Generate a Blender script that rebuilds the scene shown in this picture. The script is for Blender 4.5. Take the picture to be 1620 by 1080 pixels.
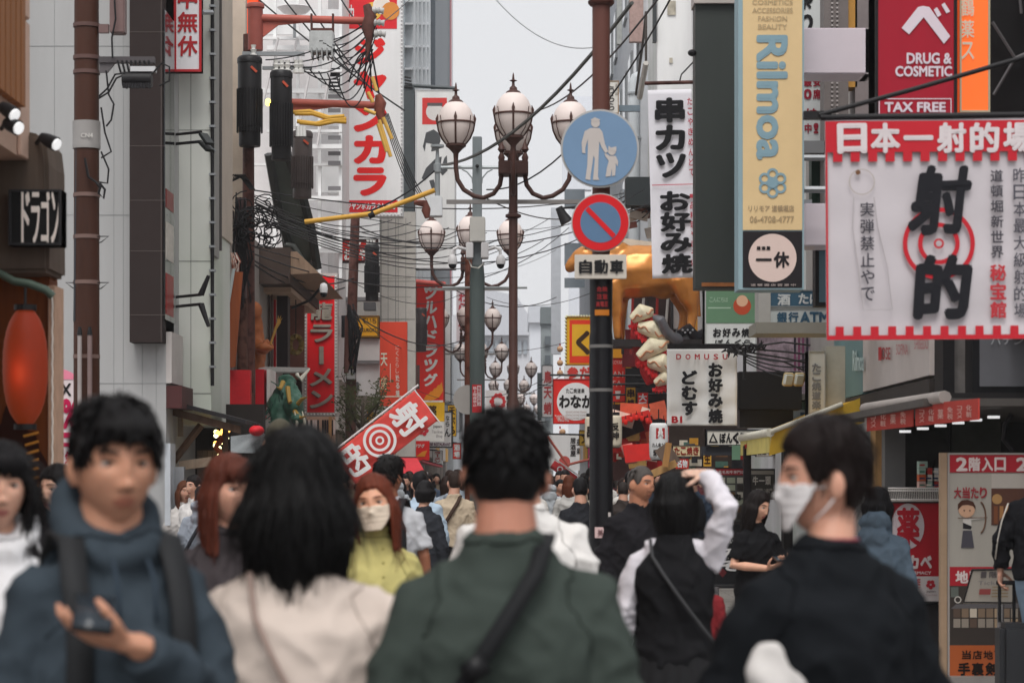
import bpy, bmesh, math, random
import numpy as np
from mathutils import Vector, Matrix, noise
S = bpy.context.scene
for o in list(bpy.data.objects): bpy.data.objects.remove(o)
R = math.radians
rnd = random.Random(7)

# ---------------------------------------------------------------- camera, sky, sun, exposure
F, HX, HY, EYE = 3825.0, 810.0, 760.0, 1.58        # 85 mm lens on a 1620 px wide frame, street level eye height
cd = bpy.data.cameras.new('camera'); cam = bpy.data.objects.new('camera', cd); S.collection.objects.link(cam)
cam.location = (0, 0, EYE); cam.rotation_euler = (R(90), 0, 0)
cd.lens = 85; cd.sensor_width = 36; cd.shift_y = (HY - 540) / 1620; cd.clip_end = 2000; cd.clip_start = .1
cd.dof.use_dof = True; cd.dof.focus_distance = 34; cd.dof.aperture_fstop = 4.8; cd.dof.aperture_blades = 0
S.camera = cam
w = bpy.data.worlds.new('World'); S.world = w; w.use_nodes = True
nt = w.node_tree; nt.nodes.clear()
sky = nt.nodes.new('ShaderNodeTexSky'); sky.sky_type = 'NISHITA'; sky.sun_disc = False
sky.sun_elevation = R(58); sky.sun_rotation = R(182); sky.dust_density = 6; sky.air_density = 1.2
hs = nt.nodes.new('ShaderNodeHueSaturation'); hs.inputs['Saturation'].default_value = .12
mx = nt.nodes.new('ShaderNodeMix'); mx.data_type = 'RGBA'; mx.inputs[0].default_value = .82
mx.inputs[7].default_value = (9.3, 9.35, 9.6, 1)     # an even cloud deck over the Nishita sky
cn = nt.nodes.new('ShaderNodeTexNoise'); cn.inputs['Scale'].default_value = 2.2; cn.inputs['Detail'].default_value = 4
cr_ = nt.nodes.new('ShaderNodeMix'); cr_.data_type = 'RGBA'; cr_.inputs[6].default_value = (8.4, 8.55, 8.95, 1); cr_.inputs[7].default_value = (10.2, 10.2, 10.3, 1)
nt.links.new(cn.outputs[0], cr_.inputs[0]); nt.links.new(cr_.outputs[2], mx.inputs[7])
bg = nt.nodes.new('ShaderNodeBackground'); bg.inputs[1].default_value = .074
wo = nt.nodes.new('ShaderNodeOutputWorld'); L = nt.links.new
L(sky.outputs[0], hs.inputs['Color']); L(hs.outputs[0], mx.inputs[6]); L(mx.outputs[2], bg.inputs[0]); L(bg.outputs[0], wo.inputs[0])
ld = bpy.data.lights.new('sun', 'SUN'); ld.energy = 1.5; ld.angle = R(30); ld.color = (1, .97, .93)
sun = bpy.data.objects.new('sun', ld); S.collection.objects.link(sun)
sun.rotation_euler = (R(90 - 58), 0, R(-2))         # from behind the camera, high
vs = S.view_settings; vs.view_transform = 'Standard'; vs.look = 'None'; vs.gamma = 1; vs.use_curve_mapping = False
vs.exposure = 0.45
S.render.engine = 'CYCLES'; S.cycles.use_denoising = True; S.cycles.max_bounces = 6; S.cycles.diffuse_bounces = 3
S.cycles.use_adaptive_sampling = True

# ---------------------------------------------------------------- materials
def lin(c):
    c = c.lstrip('#'); v = [int(c[i:i + 2], 16) / 255 for i in (0, 2, 4)]
    return [x / 12.92 if x <= .04045 else ((x + .055) / 1.055) ** 2.4 for x in v]
MATS = {}
def mat(col, rough=.6, var=.14, scale=3., metal=0., bump=0., emit=0., kind=None, lift=1.0, alpha=0., spec=.22):
    """col: display colour of a matt surface under this sky; turned into an albedo"""
    key = (col, rough, var, scale, metal, bump, emit, kind, lift, alpha, spec)
    if key in MATS: return MATS[key]
    m = bpy.data.materials.new('m'); m.use_nodes = True; n = m.node_tree.nodes; l = m.node_tree.links.new
    b = n['Principled BSDF']; rgb = [min(.86, x * 1.25 * lift) for x in lin(col)]
    b.inputs['Roughness'].default_value = rough; b.inputs['Metallic'].default_value = metal
    b.inputs['Specular IOR Level'].default_value = spec
    tc = n.new('ShaderNodeTexCoord'); mp = n.new('ShaderNodeMapping'); l(tc.outputs['Object'], mp.inputs[0])
    if kind in ('streak', 'concrete', 'tile'): mp.inputs['Scale'].default_value = (1, 1, .12)
    if kind == 'hair': mp.inputs['Scale'].default_value = (1, 1, .06)
    if kind == 'wood': mp.inputs['Scale'].default_value = (6, 6, .35)
    ns = n.new('ShaderNodeTexNoise'); ns.inputs['Scale'].default_value = scale; ns.inputs['Detail'].default_value = 6
    ns.inputs['Roughness'].default_value = .65
    l(mp.outputs[0], ns.inputs['Vector'])
    mr = n.new('ShaderNodeMapRange'); mr.inputs[1].default_value = .25; mr.inputs[2].default_value = .75
    mr.inputs[3].default_value = 1 - var; mr.inputs[4].default_value = 1 + var * .5
    l(ns.outputs[0], mr.inputs[0])
    mul = n.new('ShaderNodeMix'); mul.data_type = 'RGBA'; mul.blend_type = 'MULTIPLY'; mul.inputs[0].default_value = 1
    mul.inputs[6].default_value = (*rgb, 1); l(mr.outputs[0], mul.inputs[7]); out = mul.outputs[2]
    if kind == 'concrete':      # broad grime patches with a greenish tint
        n2 = n.new('ShaderNodeTexNoise'); n2.inputs['Scale'].default_value = .5; n2.inputs['Detail'].default_value = 5
        l(tc.outputs['Object'], n2.inputs['Vector'])
        r2 = n.new('ShaderNodeMapRange'); r2.inputs[1].default_value = .42; r2.inputs[2].default_value = .68; l(n2.outputs[0], r2.inputs[0])
        k = n.new('ShaderNodeMix'); k.data_type = 'RGBA'; k.blend_type = 'MULTIPLY'; l(r2.outputs[0], k.inputs[0]); l(out, k.inputs[6])
        k.inputs[7].default_value = (.74, .8, .72, 1); out = k.outputs[2]
    if kind == 'rust':
        n2 = n.new('ShaderNodeTexNoise'); n2.inputs['Scale'].default_value = 9; n2.inputs['Detail'].default_value = 8
        l(mp.outputs[0], n2.inputs['Vector'])
        r2 = n.new('ShaderNodeMapRange'); r2.inputs[1].default_value = .5; r2.inputs[2].default_value = .62; l(n2.outputs[0], r2.inputs[0])
        k = n.new('ShaderNodeMix'); k.data_type = 'RGBA'; l(r2.outputs[0], k.inputs[0]); l(out, k.inputs[6])
        k.inputs[7].default_value = (rgb[0] * .45, rgb[1] * .38, rgb[2] * .35, 1); out = k.outputs[2]
    if kind == 'floral':
        vo = n.new('ShaderNodeTexVoronoi'); vo.inputs['Scale'].default_value = 34; l(tc.outputs['Object'], vo.inputs['Vector'])
        cr = n.new('ShaderNodeValToRGB'); cr.color_ramp.interpolation = 'CONSTANT'
        e = cr.color_ramp.elements; e[0].color = (.7, .67, .6, 1); e[1].position = .62; e[1].color = (.45, .05, .06, 1)
        q = e.new(.74); q.color = (.03, .05, .09, 1); q = e.new(.86); q.color = (.5, .24, .08, 1)
        l(vo.outputs['Color'], cr.inputs[0]); out = cr.outputs[0]
    l(out, b.inputs['Base Color'])
    if bump:
        bp = n.new('ShaderNodeBump'); bp.inputs['Strength'].default_value = bump; bp.inputs['Distance'].default_value = .02
        nb = n.new('ShaderNodeTexNoise'); nb.inputs['Scale'].default_value = scale * 6; nb.inputs['Detail'].default_value = 4
        l(mp.outputs[0], nb.inputs['Vector']); l(nb.outputs[0], bp.inputs['Height']); l(bp.outputs[0], b.inputs['Normal'])
    if emit:
        b.inputs['Emission Color'].default_value = (*rgb, 1); b.inputs['Emission Strength'].default_value = emit
    if alpha: b.inputs['Transmission Weight'].default_value = alpha
    MATS[key] = m; return m
def glass(col='#9fb0b4', rough=.08):
    return mat(col, rough, .1, 2, spec=.9)

# ---------------------------------------------------------------- things, parts, meshes
WL = {}
def tag(o, label=None, cat=None, group=None, kind=None):
    if label: o['label'] = label
    if cat: o['category'] = cat
    if group: o['group'] = group
    if kind: o['kind'] = kind
    return o
def T(name, label, cat, loc, group=None):
    o = bpy.data.objects.new(name, None); o.empty_display_size = .1; S.collection.objects.link(o)
    o.location = loc; WL[o.name] = Vector(loc); return tag(o, label, cat, group)
class MB:
    def __init__(s): s.v = []; s.f = []
    def add(s, vs, fs):
        k = len(s.v); s.v += [tuple(v) for v in vs]; s.f += [tuple(i + k for i in f) for f in fs]; return s
    def box(s, a, b):
        x0, x1 = sorted((a[0], b[0])); y0, y1 = sorted((a[1], b[1])); z0, z1 = sorted((a[2], b[2]))
        vs = [(x, y, z) for z in (z0, z1) for x, y in ((x0, y0), (x1, y0), (x1, y1), (x0, y1))]
        return s.add(vs, [(3, 2, 1, 0), (4, 5, 6, 7), (0, 1, 5, 4), (1, 2, 6, 5), (2, 3, 7, 6), (3, 0, 4, 7)])
    def obox(s, c, size, m=None):
        hx, hy, hz = [q / 2 for q in size]; m = m or Matrix.Identity(3)
        vs = [Vector(c) + m @ Vector((x, y, z)) for z in (-hz, hz) for x, y in ((-hx, -hy), (hx, -hy), (hx, hy), (-hx, hy))]
        return s.add(vs, [(3, 2, 1, 0), (4, 5, 6, 7), (0, 1, 5, 4), (1, 2, 6, 5), (2, 3, 7, 6), (3, 0, 4, 7)])
    def bar(s, a, b, w, h=None):
        a, b = Vector(a), Vector(b); d = b - a; q = d.to_track_quat('Y', 'Z').to_matrix()
        return s.obox((a + b) / 2, (w, d.length, h or w), q)
    def tube(s, pts, r, n=8, sq=1.0):
        pts = [Vector(p) for p in pts]; k = len(pts); rs = r if hasattr(r, '__len__') else [r] * k
        vs = []; fs = []; up = None
        for i, p in enumerate(pts):
            t = (pts[min(i + 1, k - 1)] - pts[max(i - 1, 0)]).normalized()
            if up is None: up = Vector((0, 0, 1)) if abs(t.z) < .9 else Vector((1, 0, 0))
            a = t.cross(up)
            if a.length < 1e-4: a = t.orthogonal()
            a.normalize(); b = a.cross(t).normalized(); up = b
            for j in range(n):
                q = 2 * math.pi * j / n; vs.append(p + (a * math.cos(q) + b * math.sin(q) * sq) * rs[i])
        for i in range(k - 1):
            for j in range(n):
                fs.append((i * n + j, (i + 1) * n + j, (i + 1) * n + (j + 1) % n, i * n + (j + 1) % n))
        fs.append(tuple(range(n))); fs.append(tuple((k - 1) * n + j for j in reversed(range(n))))
        return s.add(vs, fs)
    def lathe(s, prof, c=(0, 0, 0), n=24, sx=1., sy=1.):
        """prof: (r, z) bottom to top"""
        vs = []; fs = []; k = len(prof)
        for r, z in prof:
            for j in range(n):
                q = 2 * math.pi * j / n; vs.append((c[0] + r * sx * math.cos(q), c[1] + r * sy * math.sin(q), c[2] + z))
        for i in range(k - 1):
            for j in range(n):
                fs.append((i * n + j, i * n + (j + 1) % n, (i + 1) * n + (j + 1) % n, (i + 1) * n + j))
        fs.append(tuple(reversed(range(n)))); fs.append(tuple((k - 1) * n + j for j in range(n)))
        return s.add(vs, fs)
    def rings(s, rs, n=24, p=2.3):
        """rs: (cx, cy, z, half width, half depth), bottom to top; superellipse sections"""
        vs = []; fs = []; k = len(rs)
        for cx, cy, z, a, b in rs:
            for j in range(n):
                q = 2 * math.pi * j / n; c, d = math.cos(q), math.sin(q)
                vs.append((cx + a * math.copysign(abs(c) ** (2 / p), c), cy + b * math.copysign(abs(d) ** (2 / p), d), z))
        for i in range(k - 1):
            for j in range(n):
                fs.append((i * n + j, i * n + (j + 1) % n, (i + 1) * n + (j + 1) % n, (i + 1) * n + j))
        fs.append(tuple(reversed(range(n)))); fs.append(tuple((k - 1) * n + j for j in range(n)))
        return s.add(vs, fs)
    def ball(s, c, r, n=12, m=None):
        r = r if hasattr(r, '__len__') else (r, r, r); c = Vector(c); vs = []; fs = []
        for i in range(n + 1):
            th = -math.pi / 2 + math.pi * i / n
            if i in (0, n): vs.append((0, 0, math.sin(th))); continue
            for j in range(2 * n):
                q = math.pi * j / n; vs.append((math.cos(th) * math.cos(q), math.cos(th) * math.sin(q), math.sin(th)))
        def ix(i, j): return 0 if i == 0 else (len(vs) - 1 if i == n else 1 + (i - 1) * 2 * n + j % (2 * n))
        for i in range(n):
            for j in range(2 * n):
                q = [ix(i, j), ix(i, j + 1), ix(i + 1, j + 1), ix(i + 1, j)]
                u = []; [u.append(z) for z in q if z not in u]; fs.append(tuple(u))
        out = []
        for p in vs:
            q = Vector((p[0] * r[0], p[1] * r[1], p[2] * r[2])); out.append(c + (m @ q if m else q))
        return s.add(out, fs)
    def prism(s, pts, vec):
        """closed outline (3-D points) swept by vec"""
        n = len(pts); pts = [Vector(p) for p in pts]; vec = Vector(vec)
        return s.add(pts + [p + vec for p in pts], [tuple(reversed(range(n))), tuple(range(n, 2 * n))] + [(i, (i + 1) % n, n + (i + 1) % n, n + i) for i in range(n)])
def mk(name, v, f, m, parent=None, smooth=False):
    me = bpy.data.meshes.new(name); base = WL[parent.name] if parent else Vector((0, 0, 0))
    me.from_pydata([tuple(Vector(p) - base) for p in v], [], f)
    for q in (m if isinstance(m, (list, tuple)) else [m]): me.materials.append(q)
    if smooth: me.polygons.foreach_set('use_smooth', [True] * len(me.polygons))
    o = bpy.data.objects.new(name, me); S.collection.objects.link(o)
    if parent: o.parent = parent; WL[o.name] = base
    else: WL[o.name] = Vector((0, 0, 0))
    return o
def P(name, mb, m, parent=None, smooth=False, bev=0, label=None):
    o = mk(name, mb.v, mb.f, m, parent, smooth)
    bm = bmesh.new(); bm.from_mesh(o.data); bmesh.ops.recalc_face_normals(bm, faces=bm.faces)
    if bev: bmesh.ops.bevel(bm, geom=[e for e in bm.edges if e.calc_face_angle(0) > .6], offset=bev, segments=2, affect='EDGES', clamp_overlap=True)
    bm.to_mesh(o.data); bm.free()
    if smooth:
        o.data.set_sharp_from_angle(angle=R(50))
    if label: o['label'] = label
    return o
def kids(o): return [c for c in bpy.data.objects if c.parent == o]
def copy_tree(o, parent=None):
    c = o.copy(); S.collection.objects.link(c)
    if parent: c.parent = parent
    for ch in kids(o): copy_tree(ch, c)
    return c
def solo(o, label, cat, group=None):
    return tag(o, label, cat, group)

# ---------------------------------------------------------------- places: a pixel and a distance down the street, or a pixel on a facade
def W(px, py, d, l=0): return Vector(((px - HX) / F * d, d - l, EYE + (HY - py) / F * d))
def Z(py, d): return EYE + (HY - py) / F * d
def X(px, d): return (px - HX) / F * d
def facing(d): return lambda x, y, l=0: W(x, y, d) - Vector((0, l, 0))      # a plane across the street
def along(xw):                                                              # a plane along the street
    def g(x, y, l=0):
        d = xw * F / (x - HX); return Vector((xw - math.copysign(l, xw), d, EYE + (HY - y) / F * d))
    return g
def rot2(g, cx, cy, a):
    ca, sa = math.cos(R(a)), math.sin(R(a))
    return lambda x, y, l=0: g(cx + (x - cx) * ca - (y - cy) * sa, cy + (x - cx) * sa + (y - cy) * ca, l)
def pbox(mb, x0, y0, x1, y1, d, th):
    a = W(x0, y1, d); b = W(x1, y0, d); return mb.box(a, (b.x, d + th, b.z))
def quad_slab(mb, g, pts, l0, l1):
    """outline in pixels on plane g, from layer l0 out to l1"""
    n = len(pts); return mb.add([g(x, y, l0) for x, y in pts] + [g(x, y, l1) for x, y in pts],
        [tuple(reversed(range(n))), tuple(range(n, 2 * n))] + [(i, (i + 1) % n, n + (i + 1) % n, n + i) for i in range(n)])
def rect(x0, y0, x1, y1): return [(x0, y0), (x1, y0), (x1, y1), (x0, y1)]
def circ(cx, cy, r, n=40, ry=None): return [(cx + r * math.cos(2 * math.pi * i / n), cy + (ry or r) * math.sin(2 * math.pi * i / n)) for i in range(n)]

# ---------------------------------------------------------------- lettering
GL = {}
def glyph(s, bold):
    k = (s, bold)
    if k not in GL:
        c = bpy.data.curves.new('t', 'FONT'); c.body = s; c.offset = bold; c.resolution_u = 3
        o = bpy.data.objects.new('t', c); S.collection.objects.link(o)
        me = bpy.data.meshes.new_from_object(o.evaluated_get(bpy.context.evaluated_depsgraph_get()))
        v = np.array([q.co[:2] for q in me.vertices]).reshape(-1, 2); f = [tuple(p.vertices) for p in me.polygons]
        bpy.data.objects.remove(o); bpy.data.curves.remove(c); bpy.data.meshes.remove(me); GL[k] = (v, f)
    return GL[k]
def put(mb, g, s, x0, y0, x1, y1, layer, bold=.02, shear=0, fill=1.0, turn=0, wob=0.):
    v, f = glyph(s, 0)
    if not len(v): return
    v = v.copy()
    if turn == 90: v = np.stack([v[:, 1], -v[:, 0]], 1)          # rotated clockwise
    if s in '一ー': pass
    lo, hi = v.min(0) - bold * .8, v.max(0) + bold * .8; sz = np.maximum(hi - lo, 1e-4)
    w_, h_ = x1 - x0, y1 - y0
    sx, sy = w_ / sz[0], h_ / sz[1]
    if fill < 1:                                                  # keep the glyph's own shape
        q = min(sx, sy); sx = q + (sx - q) * fill; sy = q + (sy - q) * fill
    cx, cy = (x0 + x1) / 2, (y0 + y1) / 2; c = (lo + hi) / 2
    out = []
    for a, b in v:
        dx, dy = (a - c[0]) * sx, -(b - c[1]) * sy
        if wob:
            dx += noise.noise((a * 3, b * 3, len(s) + ord(s[0]) % 17)) * wob * w_; dy += noise.noise((a * 3 + 9, b * 3, ord(s[0]) % 13)) * wob * h_
        out.append((cx + dx - dy * shear, cy + dy))
    n = 1 if bold < .012 else (4 if bold < .025 else 8); rx = bold * .8 * min(abs(sx), abs(sy) * 1.4); ry = bold * .8 * min(abs(sy), abs(sx) * 1.4)
    for i in range(n):                                            # a heavier stroke: copies of the thin one fanned out, each a hair in front of the last
        a = math.tau * i / n; ox, oy = (rx * math.cos(a), ry * math.sin(a)) if n > 1 else (0, 0)
        mb.add([g(x + ox, y + oy, layer + i * .0003) for x, y in out], f)
def text(parent, g, s, x0, y0, x1, y1, col, mode='row', bold=.02, layer=.008, shear=0, gap=.1, wob=0., fill=.75, m=None):
    """row: one line across; col: one character under another; fit: whole string squeezed into the box"""
    mb = MB()
    if mode == 'fit': put(mb, g, s, x0, y0, x1, y1, layer, bold, shear)
    elif mode == 'turn': put(mb, g, s, x0, y0, x1, y1, layer, bold, shear, turn=90)
    else:
        n = len(s)
        for i, ch in enumerate(s):
            if ch == ' ': continue
            if mode == 'row':
                w_ = (x1 - x0) / n; a, b, c, d = x0 + i * w_ + w_ * gap / 2, y0, x0 + (i + 1) * w_ - w_ * gap / 2, y1
                if ch in 'ー一': b, d = (y0 + y1) / 2 - (y1 - y0) * .08, (y0 + y1) / 2 + (y1 - y0) * .08
                put(mb, g, ch, a, b, c, d, layer, bold, shear, fill if ch not in 'ー一' else 1, wob=wob)
            else:
                h_ = (y1 - y0) / n; a, b, c, d = x0, y0 + i * h_ + h_ * gap / 2, x1, y0 + (i + 1) * h_ - h_ * gap / 2
                if ch == 'ー':
                    q = (x1 - x0) * .1; put(mb, g, ch, (a + c) / 2 - q, b, (a + c) / 2 + q, d, layer, bold, 0, 1, turn=90)
                else: put(mb, g, ch, a, b, c, d, layer, bold, shear, fill, wob=wob)
    return P('lettering', mb, m or mat(col, .5, .08), parent)
def shape(parent, g, name, pts, col, layer=.005, m=None, holes=None):
    mb = MB()
    if holes:                                                    # ring between two outlines of equal count
        n = len(pts); mb.add([g(x, y, layer) for x, y in pts] + [g(x, y, layer) for x, y in holes], [(i, (i + 1) % n, n + (i + 1) % n, n + i) for i in range(n)])
    else: mb.add([g(x, y, layer) for x, y in pts], [tuple(range(len(pts)))])
    return P(name, mb, m or mat(col, .5, .08), parent)
def ring(parent, g, cx, cy, r0, r1, col, layer=.005, name='ring_mark'):
    return shape(parent, g, name, circ(cx, cy, r1), col, layer, holes=circ(cx, cy, r0))
def sign(name, label, cat, box, d, th, col, frame=None, group=None, g=None, fw=3, emit=0, backcol=None, m=None, var=.1):
    """a panel across the street at distance d; box in pixels"""
    x0, y0, x1, y1 = box; g = g or facing(d)
    c = g((x0 + x1) / 2, y1); t = T(name, label, cat, c, group)
    mb = MB(); quad_slab(mb, g, rect(x0, y0, x1, y1), -th, 0); P('panel', mb, m or mat(col, .5, max(var, .16), 2.5, emit=emit, kind='streak'), t)
    if frame:
        mb = MB(); w_ = fw
        for q in (rect(x0, y0, x1, y0 + w_), rect(x0, y1 - w_, x1, y1), rect(x0, y0 + w_, x0 + w_, y1 - w_), rect(x1 - w_, y0 + w_, x1, y1 - w_)):
            quad_slab(mb, g, q, -th - .002, .012)
        P('frame', mb, mat(frame, .45, .1), t)
    return t, g
def bracket(t, a, b, r, m, n=8): return P('bracket', MB().tube([a, b], r, n), m, t, True)
BLK = lambda: mat('#1c1b1d', .5, .2)
STEEL = lambda: mat('#8a8d90', .45, .15, metal=.3)
BROWN = lambda: mat('#54352f', .5, .35, 4, kind='rust', bump=.1)

# ================================================================ the setting
def struct(o): o['kind'] = 'structure'; return o
mb = MB(); mb.add([(-300, -60, 0), (300, -60, 0), (300, 700, 0), (-300, 700, 0)], [(0, 1, 2, 3)])
struct(P('ground', mb, mat('#6f6d6b', .8, .25, .6, bump=.2)))
mb = MB(); mb.add([(-3.3, 12, .004), (3.4, 12, .004), (3.4, 320, .004), (-3.3, 320, .004)], [(0, 1, 2, 3)])
pm = mat('#86817c', .75, .12, 1.5, bump=.15); struct(P('road', mb, pm))
if True:                                                    # paving slabs
    n = pm.node_tree.nodes; l = pm.node_tree.links.new; b = n['Principled BSDF']
    old = b.inputs['Base Color'].links[0].from_socket
    br = n.new('ShaderNodeTexBrick'); br.inputs['Scale'].default_value = 1; br.inputs['Brick Width'].default_value = .6; br.inputs['Row Height'].default_value = .3
    br.inputs['Mortar Size'].default_value = .006; br.inputs['Color1'].default_value = (1, 1, 1, 1); br.inputs['Color2'].default_value = (.8, .79, .78, 1); br.inputs['Mortar'].default_value = (.3, .3, .3, 1)
    tc = n.new('ShaderNodeTexCoord'); l(tc.outputs['Object'], br.inputs['Vector'])
    k = n.new('ShaderNodeMix'); k.data_type = 'RGBA'; k.blend_type = 'MULTIPLY'; k.inputs[0].default_value = 1
    l(old, k.inputs[6]); l(br.outputs[0], k.inputs[7]); l(k.outputs[2], b.inputs['Base Color'])
XL, XR = -3.35, 3.6

def window_part(t, g, x0, y0, x1, y1, fcol='#6a6a6c', pane='#39434a', bars=1):
    mb = MB(); w_ = min(3, (x1 - x0) * .12)
    for q in (rect(x0, y0, x1, y0 + w_), rect(x0, y1 - w_, x1, y1), rect(x0, y0 + w_, x0 + w_, y1 - w_), rect(x1 - w_, y0 + w_, x1, y1 - w_)): quad_slab(mb, g, q, .0, .05)
    f = P('window', mb, mat(fcol, .4), t)
    mb = MB(); quad_slab(mb, g, rect(x0 + w_, y0 + w_, x1 - w_, y1 - w_), .0, .02); P('pane', mb, glass(pane), f)
    return f
def grooves(t, g, vs, hs, box, col, w_=.7):
    """joint lines of cladding; pixels"""
    mb = MB(); x0, y0, x1, y1 = box
    for x in vs: quad_slab(mb, g, rect(x - w_ / 2, y0, x + w_ / 2, y1), .001, .003)
    for y in hs: quad_slab(mb, g, rect(x0, y - w_ / 2, x1, y + w_ / 2), .001, .004)
    return P('joint', mb, mat(col, .7), t)

# ---------------------------------------------------------------- left row
# near shop with timber slats, lantern alcove
t = T('shop_building', 'timber slatted shop house with a glowing lantern at its corner', 'building', (-5, 11, 0))
P('wall', MB().box((-9, 4, 3.3), (-2.62, 13.05, 6)), mat('#a58a7a', .8, .2, 2), t); P('lower_wall', MB().box((-9, 4, 0), (-2.62, 11.9, 3.29)), mat('#6a4c3a', .8, .3, 2), t)
mb = MB()
for i in range(26): d = 12.9 - i * .13; mb.box((-2.619, d - .1, 3.55), (-2.57, d, 6)) if d < 12.78 else 0
P('slat', mb, mat('#8a5a36', .6, .25, 3, kind='wood'), t)
mb = MB()
for z in (3.3, 4.06, 5.4, 6.7): mb.box((-2.619, 12.79, z), (-2.6, 13.04, z + (1.3 if z > 4 else .74)))
P('cladding', mb, mat('#b99c8c', .7, .12), t, bev=.006)
g = facing(13.3)
mb = MB(); quad_slab(mb, g, rect(-60, 335, 78, 1000), -.24, 0); P('panel', mb, mat('#6e3a18', .6, .4, 5, kind='wood'), t)
mb = MB(); quad_slab(mb, g, rect(78, 452, 88, 1100), -.24, .03); P('trim', mb, mat('#b7957f', .7, .25, 8), t)
mb = MB(); mb.tube([g(86 - (i % 2), 460 + i * 13, .05) for i in range(50)], .006, 5); P('light_string', mb, mat('#d8d2c8', .3), t)
for cx, cy, s in ((20, 690, 30), (48, 730, 26), (10, 780, 40), (50, 790, 22)):     # dark brown brush pattern on the panel
    shape(t, g, 'painted_swirl', [(cx + s * math.cos(a) * (1 + .3 * math.sin(3 * a)), cy + 1.5 * s * math.sin(a) * (1 + .25 * math.cos(4 * a))) for a in [k * .2 for k in range(32)]], '#2e130c', .006 + .001 * s / 10)
mb = MB()
for k in range(7): mb.tube([g(38 + 3 * math.sin(k), 690 + k * 14, .012), g(62, 684 + k * 14, .012)], .008, 5)
P('painted_band', mb, mat('#c98a3a', .6), t)
# drum housing above the sign
mb = MB(); g13 = facing(13)
quad_slab(mb, g13, [(-40, 205), (40, 207), (62, 212), (72, 225), (76, 260), (77, 430), (-40, 432)], -.5, 0)
P('hood', mb, mat('#5c4e45', .7, .45, 3, kind='concrete', bump=.2), t, bev=.02)
mb = MB(); mb.tube([g13(-40, 430, .03), g13(0, 432, .05), g13(25, 446, .05), g13(50, 450, .05), g13(76, 460, .05), g13(86, 470, .04)], .022, 8); P('gutter', mb, mat('#4c5a50', .5, .3), t, True)
for i, (x, y, x2, y2) in enumerate(((8, 172, 30, 187), (14, 198, 36, 208), (70, 220, 95, 233))):
    g13 = facing(12.1 if i < 2 else 13); lt = T('spotlight', ['upper black spotlight over the shop hood', 'black spotlight resting on the shop hood top', 'black spotlight at the outer corner of the shop hood'][i], 'spotlight', g13(x, y), 'spotlights on the shop hood')
    a, b = g13(x, y, .08), g13(x2, y2, .12); P('housing', MB().tube([a, a * .6 + b * .4, b], [.025, .035, .04], 12), BLK(), lt, True)
    d = (b - a).normalized(); P('lens', MB().tube([b + d * .001, b + d * .012], [.032, .031], 12), mat('#fff6e0', .3, 0, emit=.5), lt)
    P('arm', MB().tube([a, g13(x - 12, y + 6, .0)], .012, 6), BLK(), lt)
# projecting sign
t, g = sign('projecting_sign', 'black box sign with white block lettering under the shop hood', 'sign', (14, 300, 97, 388), 12.9, .15, '#141415', '#2a2a2c', fw=4)
text(t, g, 'ドラゴン', 33, 298, 96, 390, '#d8cfc8', bold=.055, gap=.12, fill=1)
lan = T('paper_lantern', 'big glowing red paper lantern hanging at the left edge', 'lantern', W(40, 690, 12.9))
pr = []
for i in range(25):
    q = -1 + i / 12; pr.append((.118 * math.sqrt(max(0.05, 1 - abs(q) ** 2.3)) * (1 + .018 * (i % 2)), q * .32))
lm = mat('#6a1a12', .6, .25, 4)
nn = lm.node_tree.nodes; b_ = nn['Principled BSDF']; b_.inputs['Emission Color'].default_value = (1, .16, .03, 1); b_.inputs['Emission Strength'].default_value = .07
P('shade', MB().lathe(pr, W(40, 580, 12.9), 28), lm, lan, True)
P('cap', MB().lathe([(.06, 0), (.06, .03)], W(40, 580, 12.9) + Vector((0, 0, .3)), 20), BLK(), lan)
P('foot_ring', MB().lathe([(.06, 0), (.06, .03)], W(40, 580, 12.9) - Vector((0, 0, .335)), 20), BLK(), lan)
P('hanger', MB().tube([W(40, 455, 12.9), W(40, 487, 12.9)], .008, 6), BLK(), lan)
bl = bpy.data.lights.new('bulb', 'POINT'); bl.energy = .5; bl.color = (1, .4, .15); bl.shadow_soft_size = .05
bo = bpy.data.objects.new('bulb', bl); S.collection.objects.link(bo); bo.parent = lan; bo.location = (-.02, -.2, .33)

# grey tiled block
t = T('tiled_building', 'grey tiled block with a dark brown projecting window bay', 'building', (-6.5, 28, 0))
tm = mat('#9f9f9f', .6, .16, 1.3, bump=.04, kind='streak')
P('wall', MB().box((-12, 26, 0), (-3.72, 29, 8)), tm, t)
g = facing(26)
grooves(t, g, [86, 120, 180, 195, 225, 247], [73, 340, 606], (-60, -90, 268, 760), '#8b8d8d', .8)
fine = [40 + 8.6 * i for i in range(28)]
mb = MB(); quad_slab(mb, facing(25.72), rect(205, -120, 262, 541), -.28, 0)
a = W(262, 541, 25.72); mb2 = MB().box((X(205, 25.72), 25.72, a.z), (-3.72, 26.6, 7.9))
P('bay', mb2, mat('#332c2b', .7, .12, 2, spec=.05), t)
gb = facing(25.72); grooves(t, gb, [255], [51, 231, 317, 397, 498], (205, -90, 262, 541), '#5c5451', .8)
gs = along(-3.72)
for y0, y1, col in ((-20, 75, '#2e2d2e'), (80, 150, '#1d1d1f'), (155, 240, '#242324')):
    pass
mb = MB(); mb.box((-3.72, 25.8, 3.3), (-3.70, 26.5, 6.6)); P('window', mb, glass('#2a2b2d'), t)
for z0, z1, c_ in ((3.36, 3.8, '#8d1f1c'), (3.95, 4.35, '#bfb8b0'), (4.5, 4.7, '#7a2320')):
    P('poster', MB().box((-3.70, 25.85, z0), (-3.694, 26.4, z1)), mat(c_, .4, .3, 9), t)
mb = MB(); mb.box((-3.72, 26.0, 2.63), (-3.66, 26.9, 3.18)); P('side_panel', mb, mat('#b9b3b0', .6, .15), t)
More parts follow.
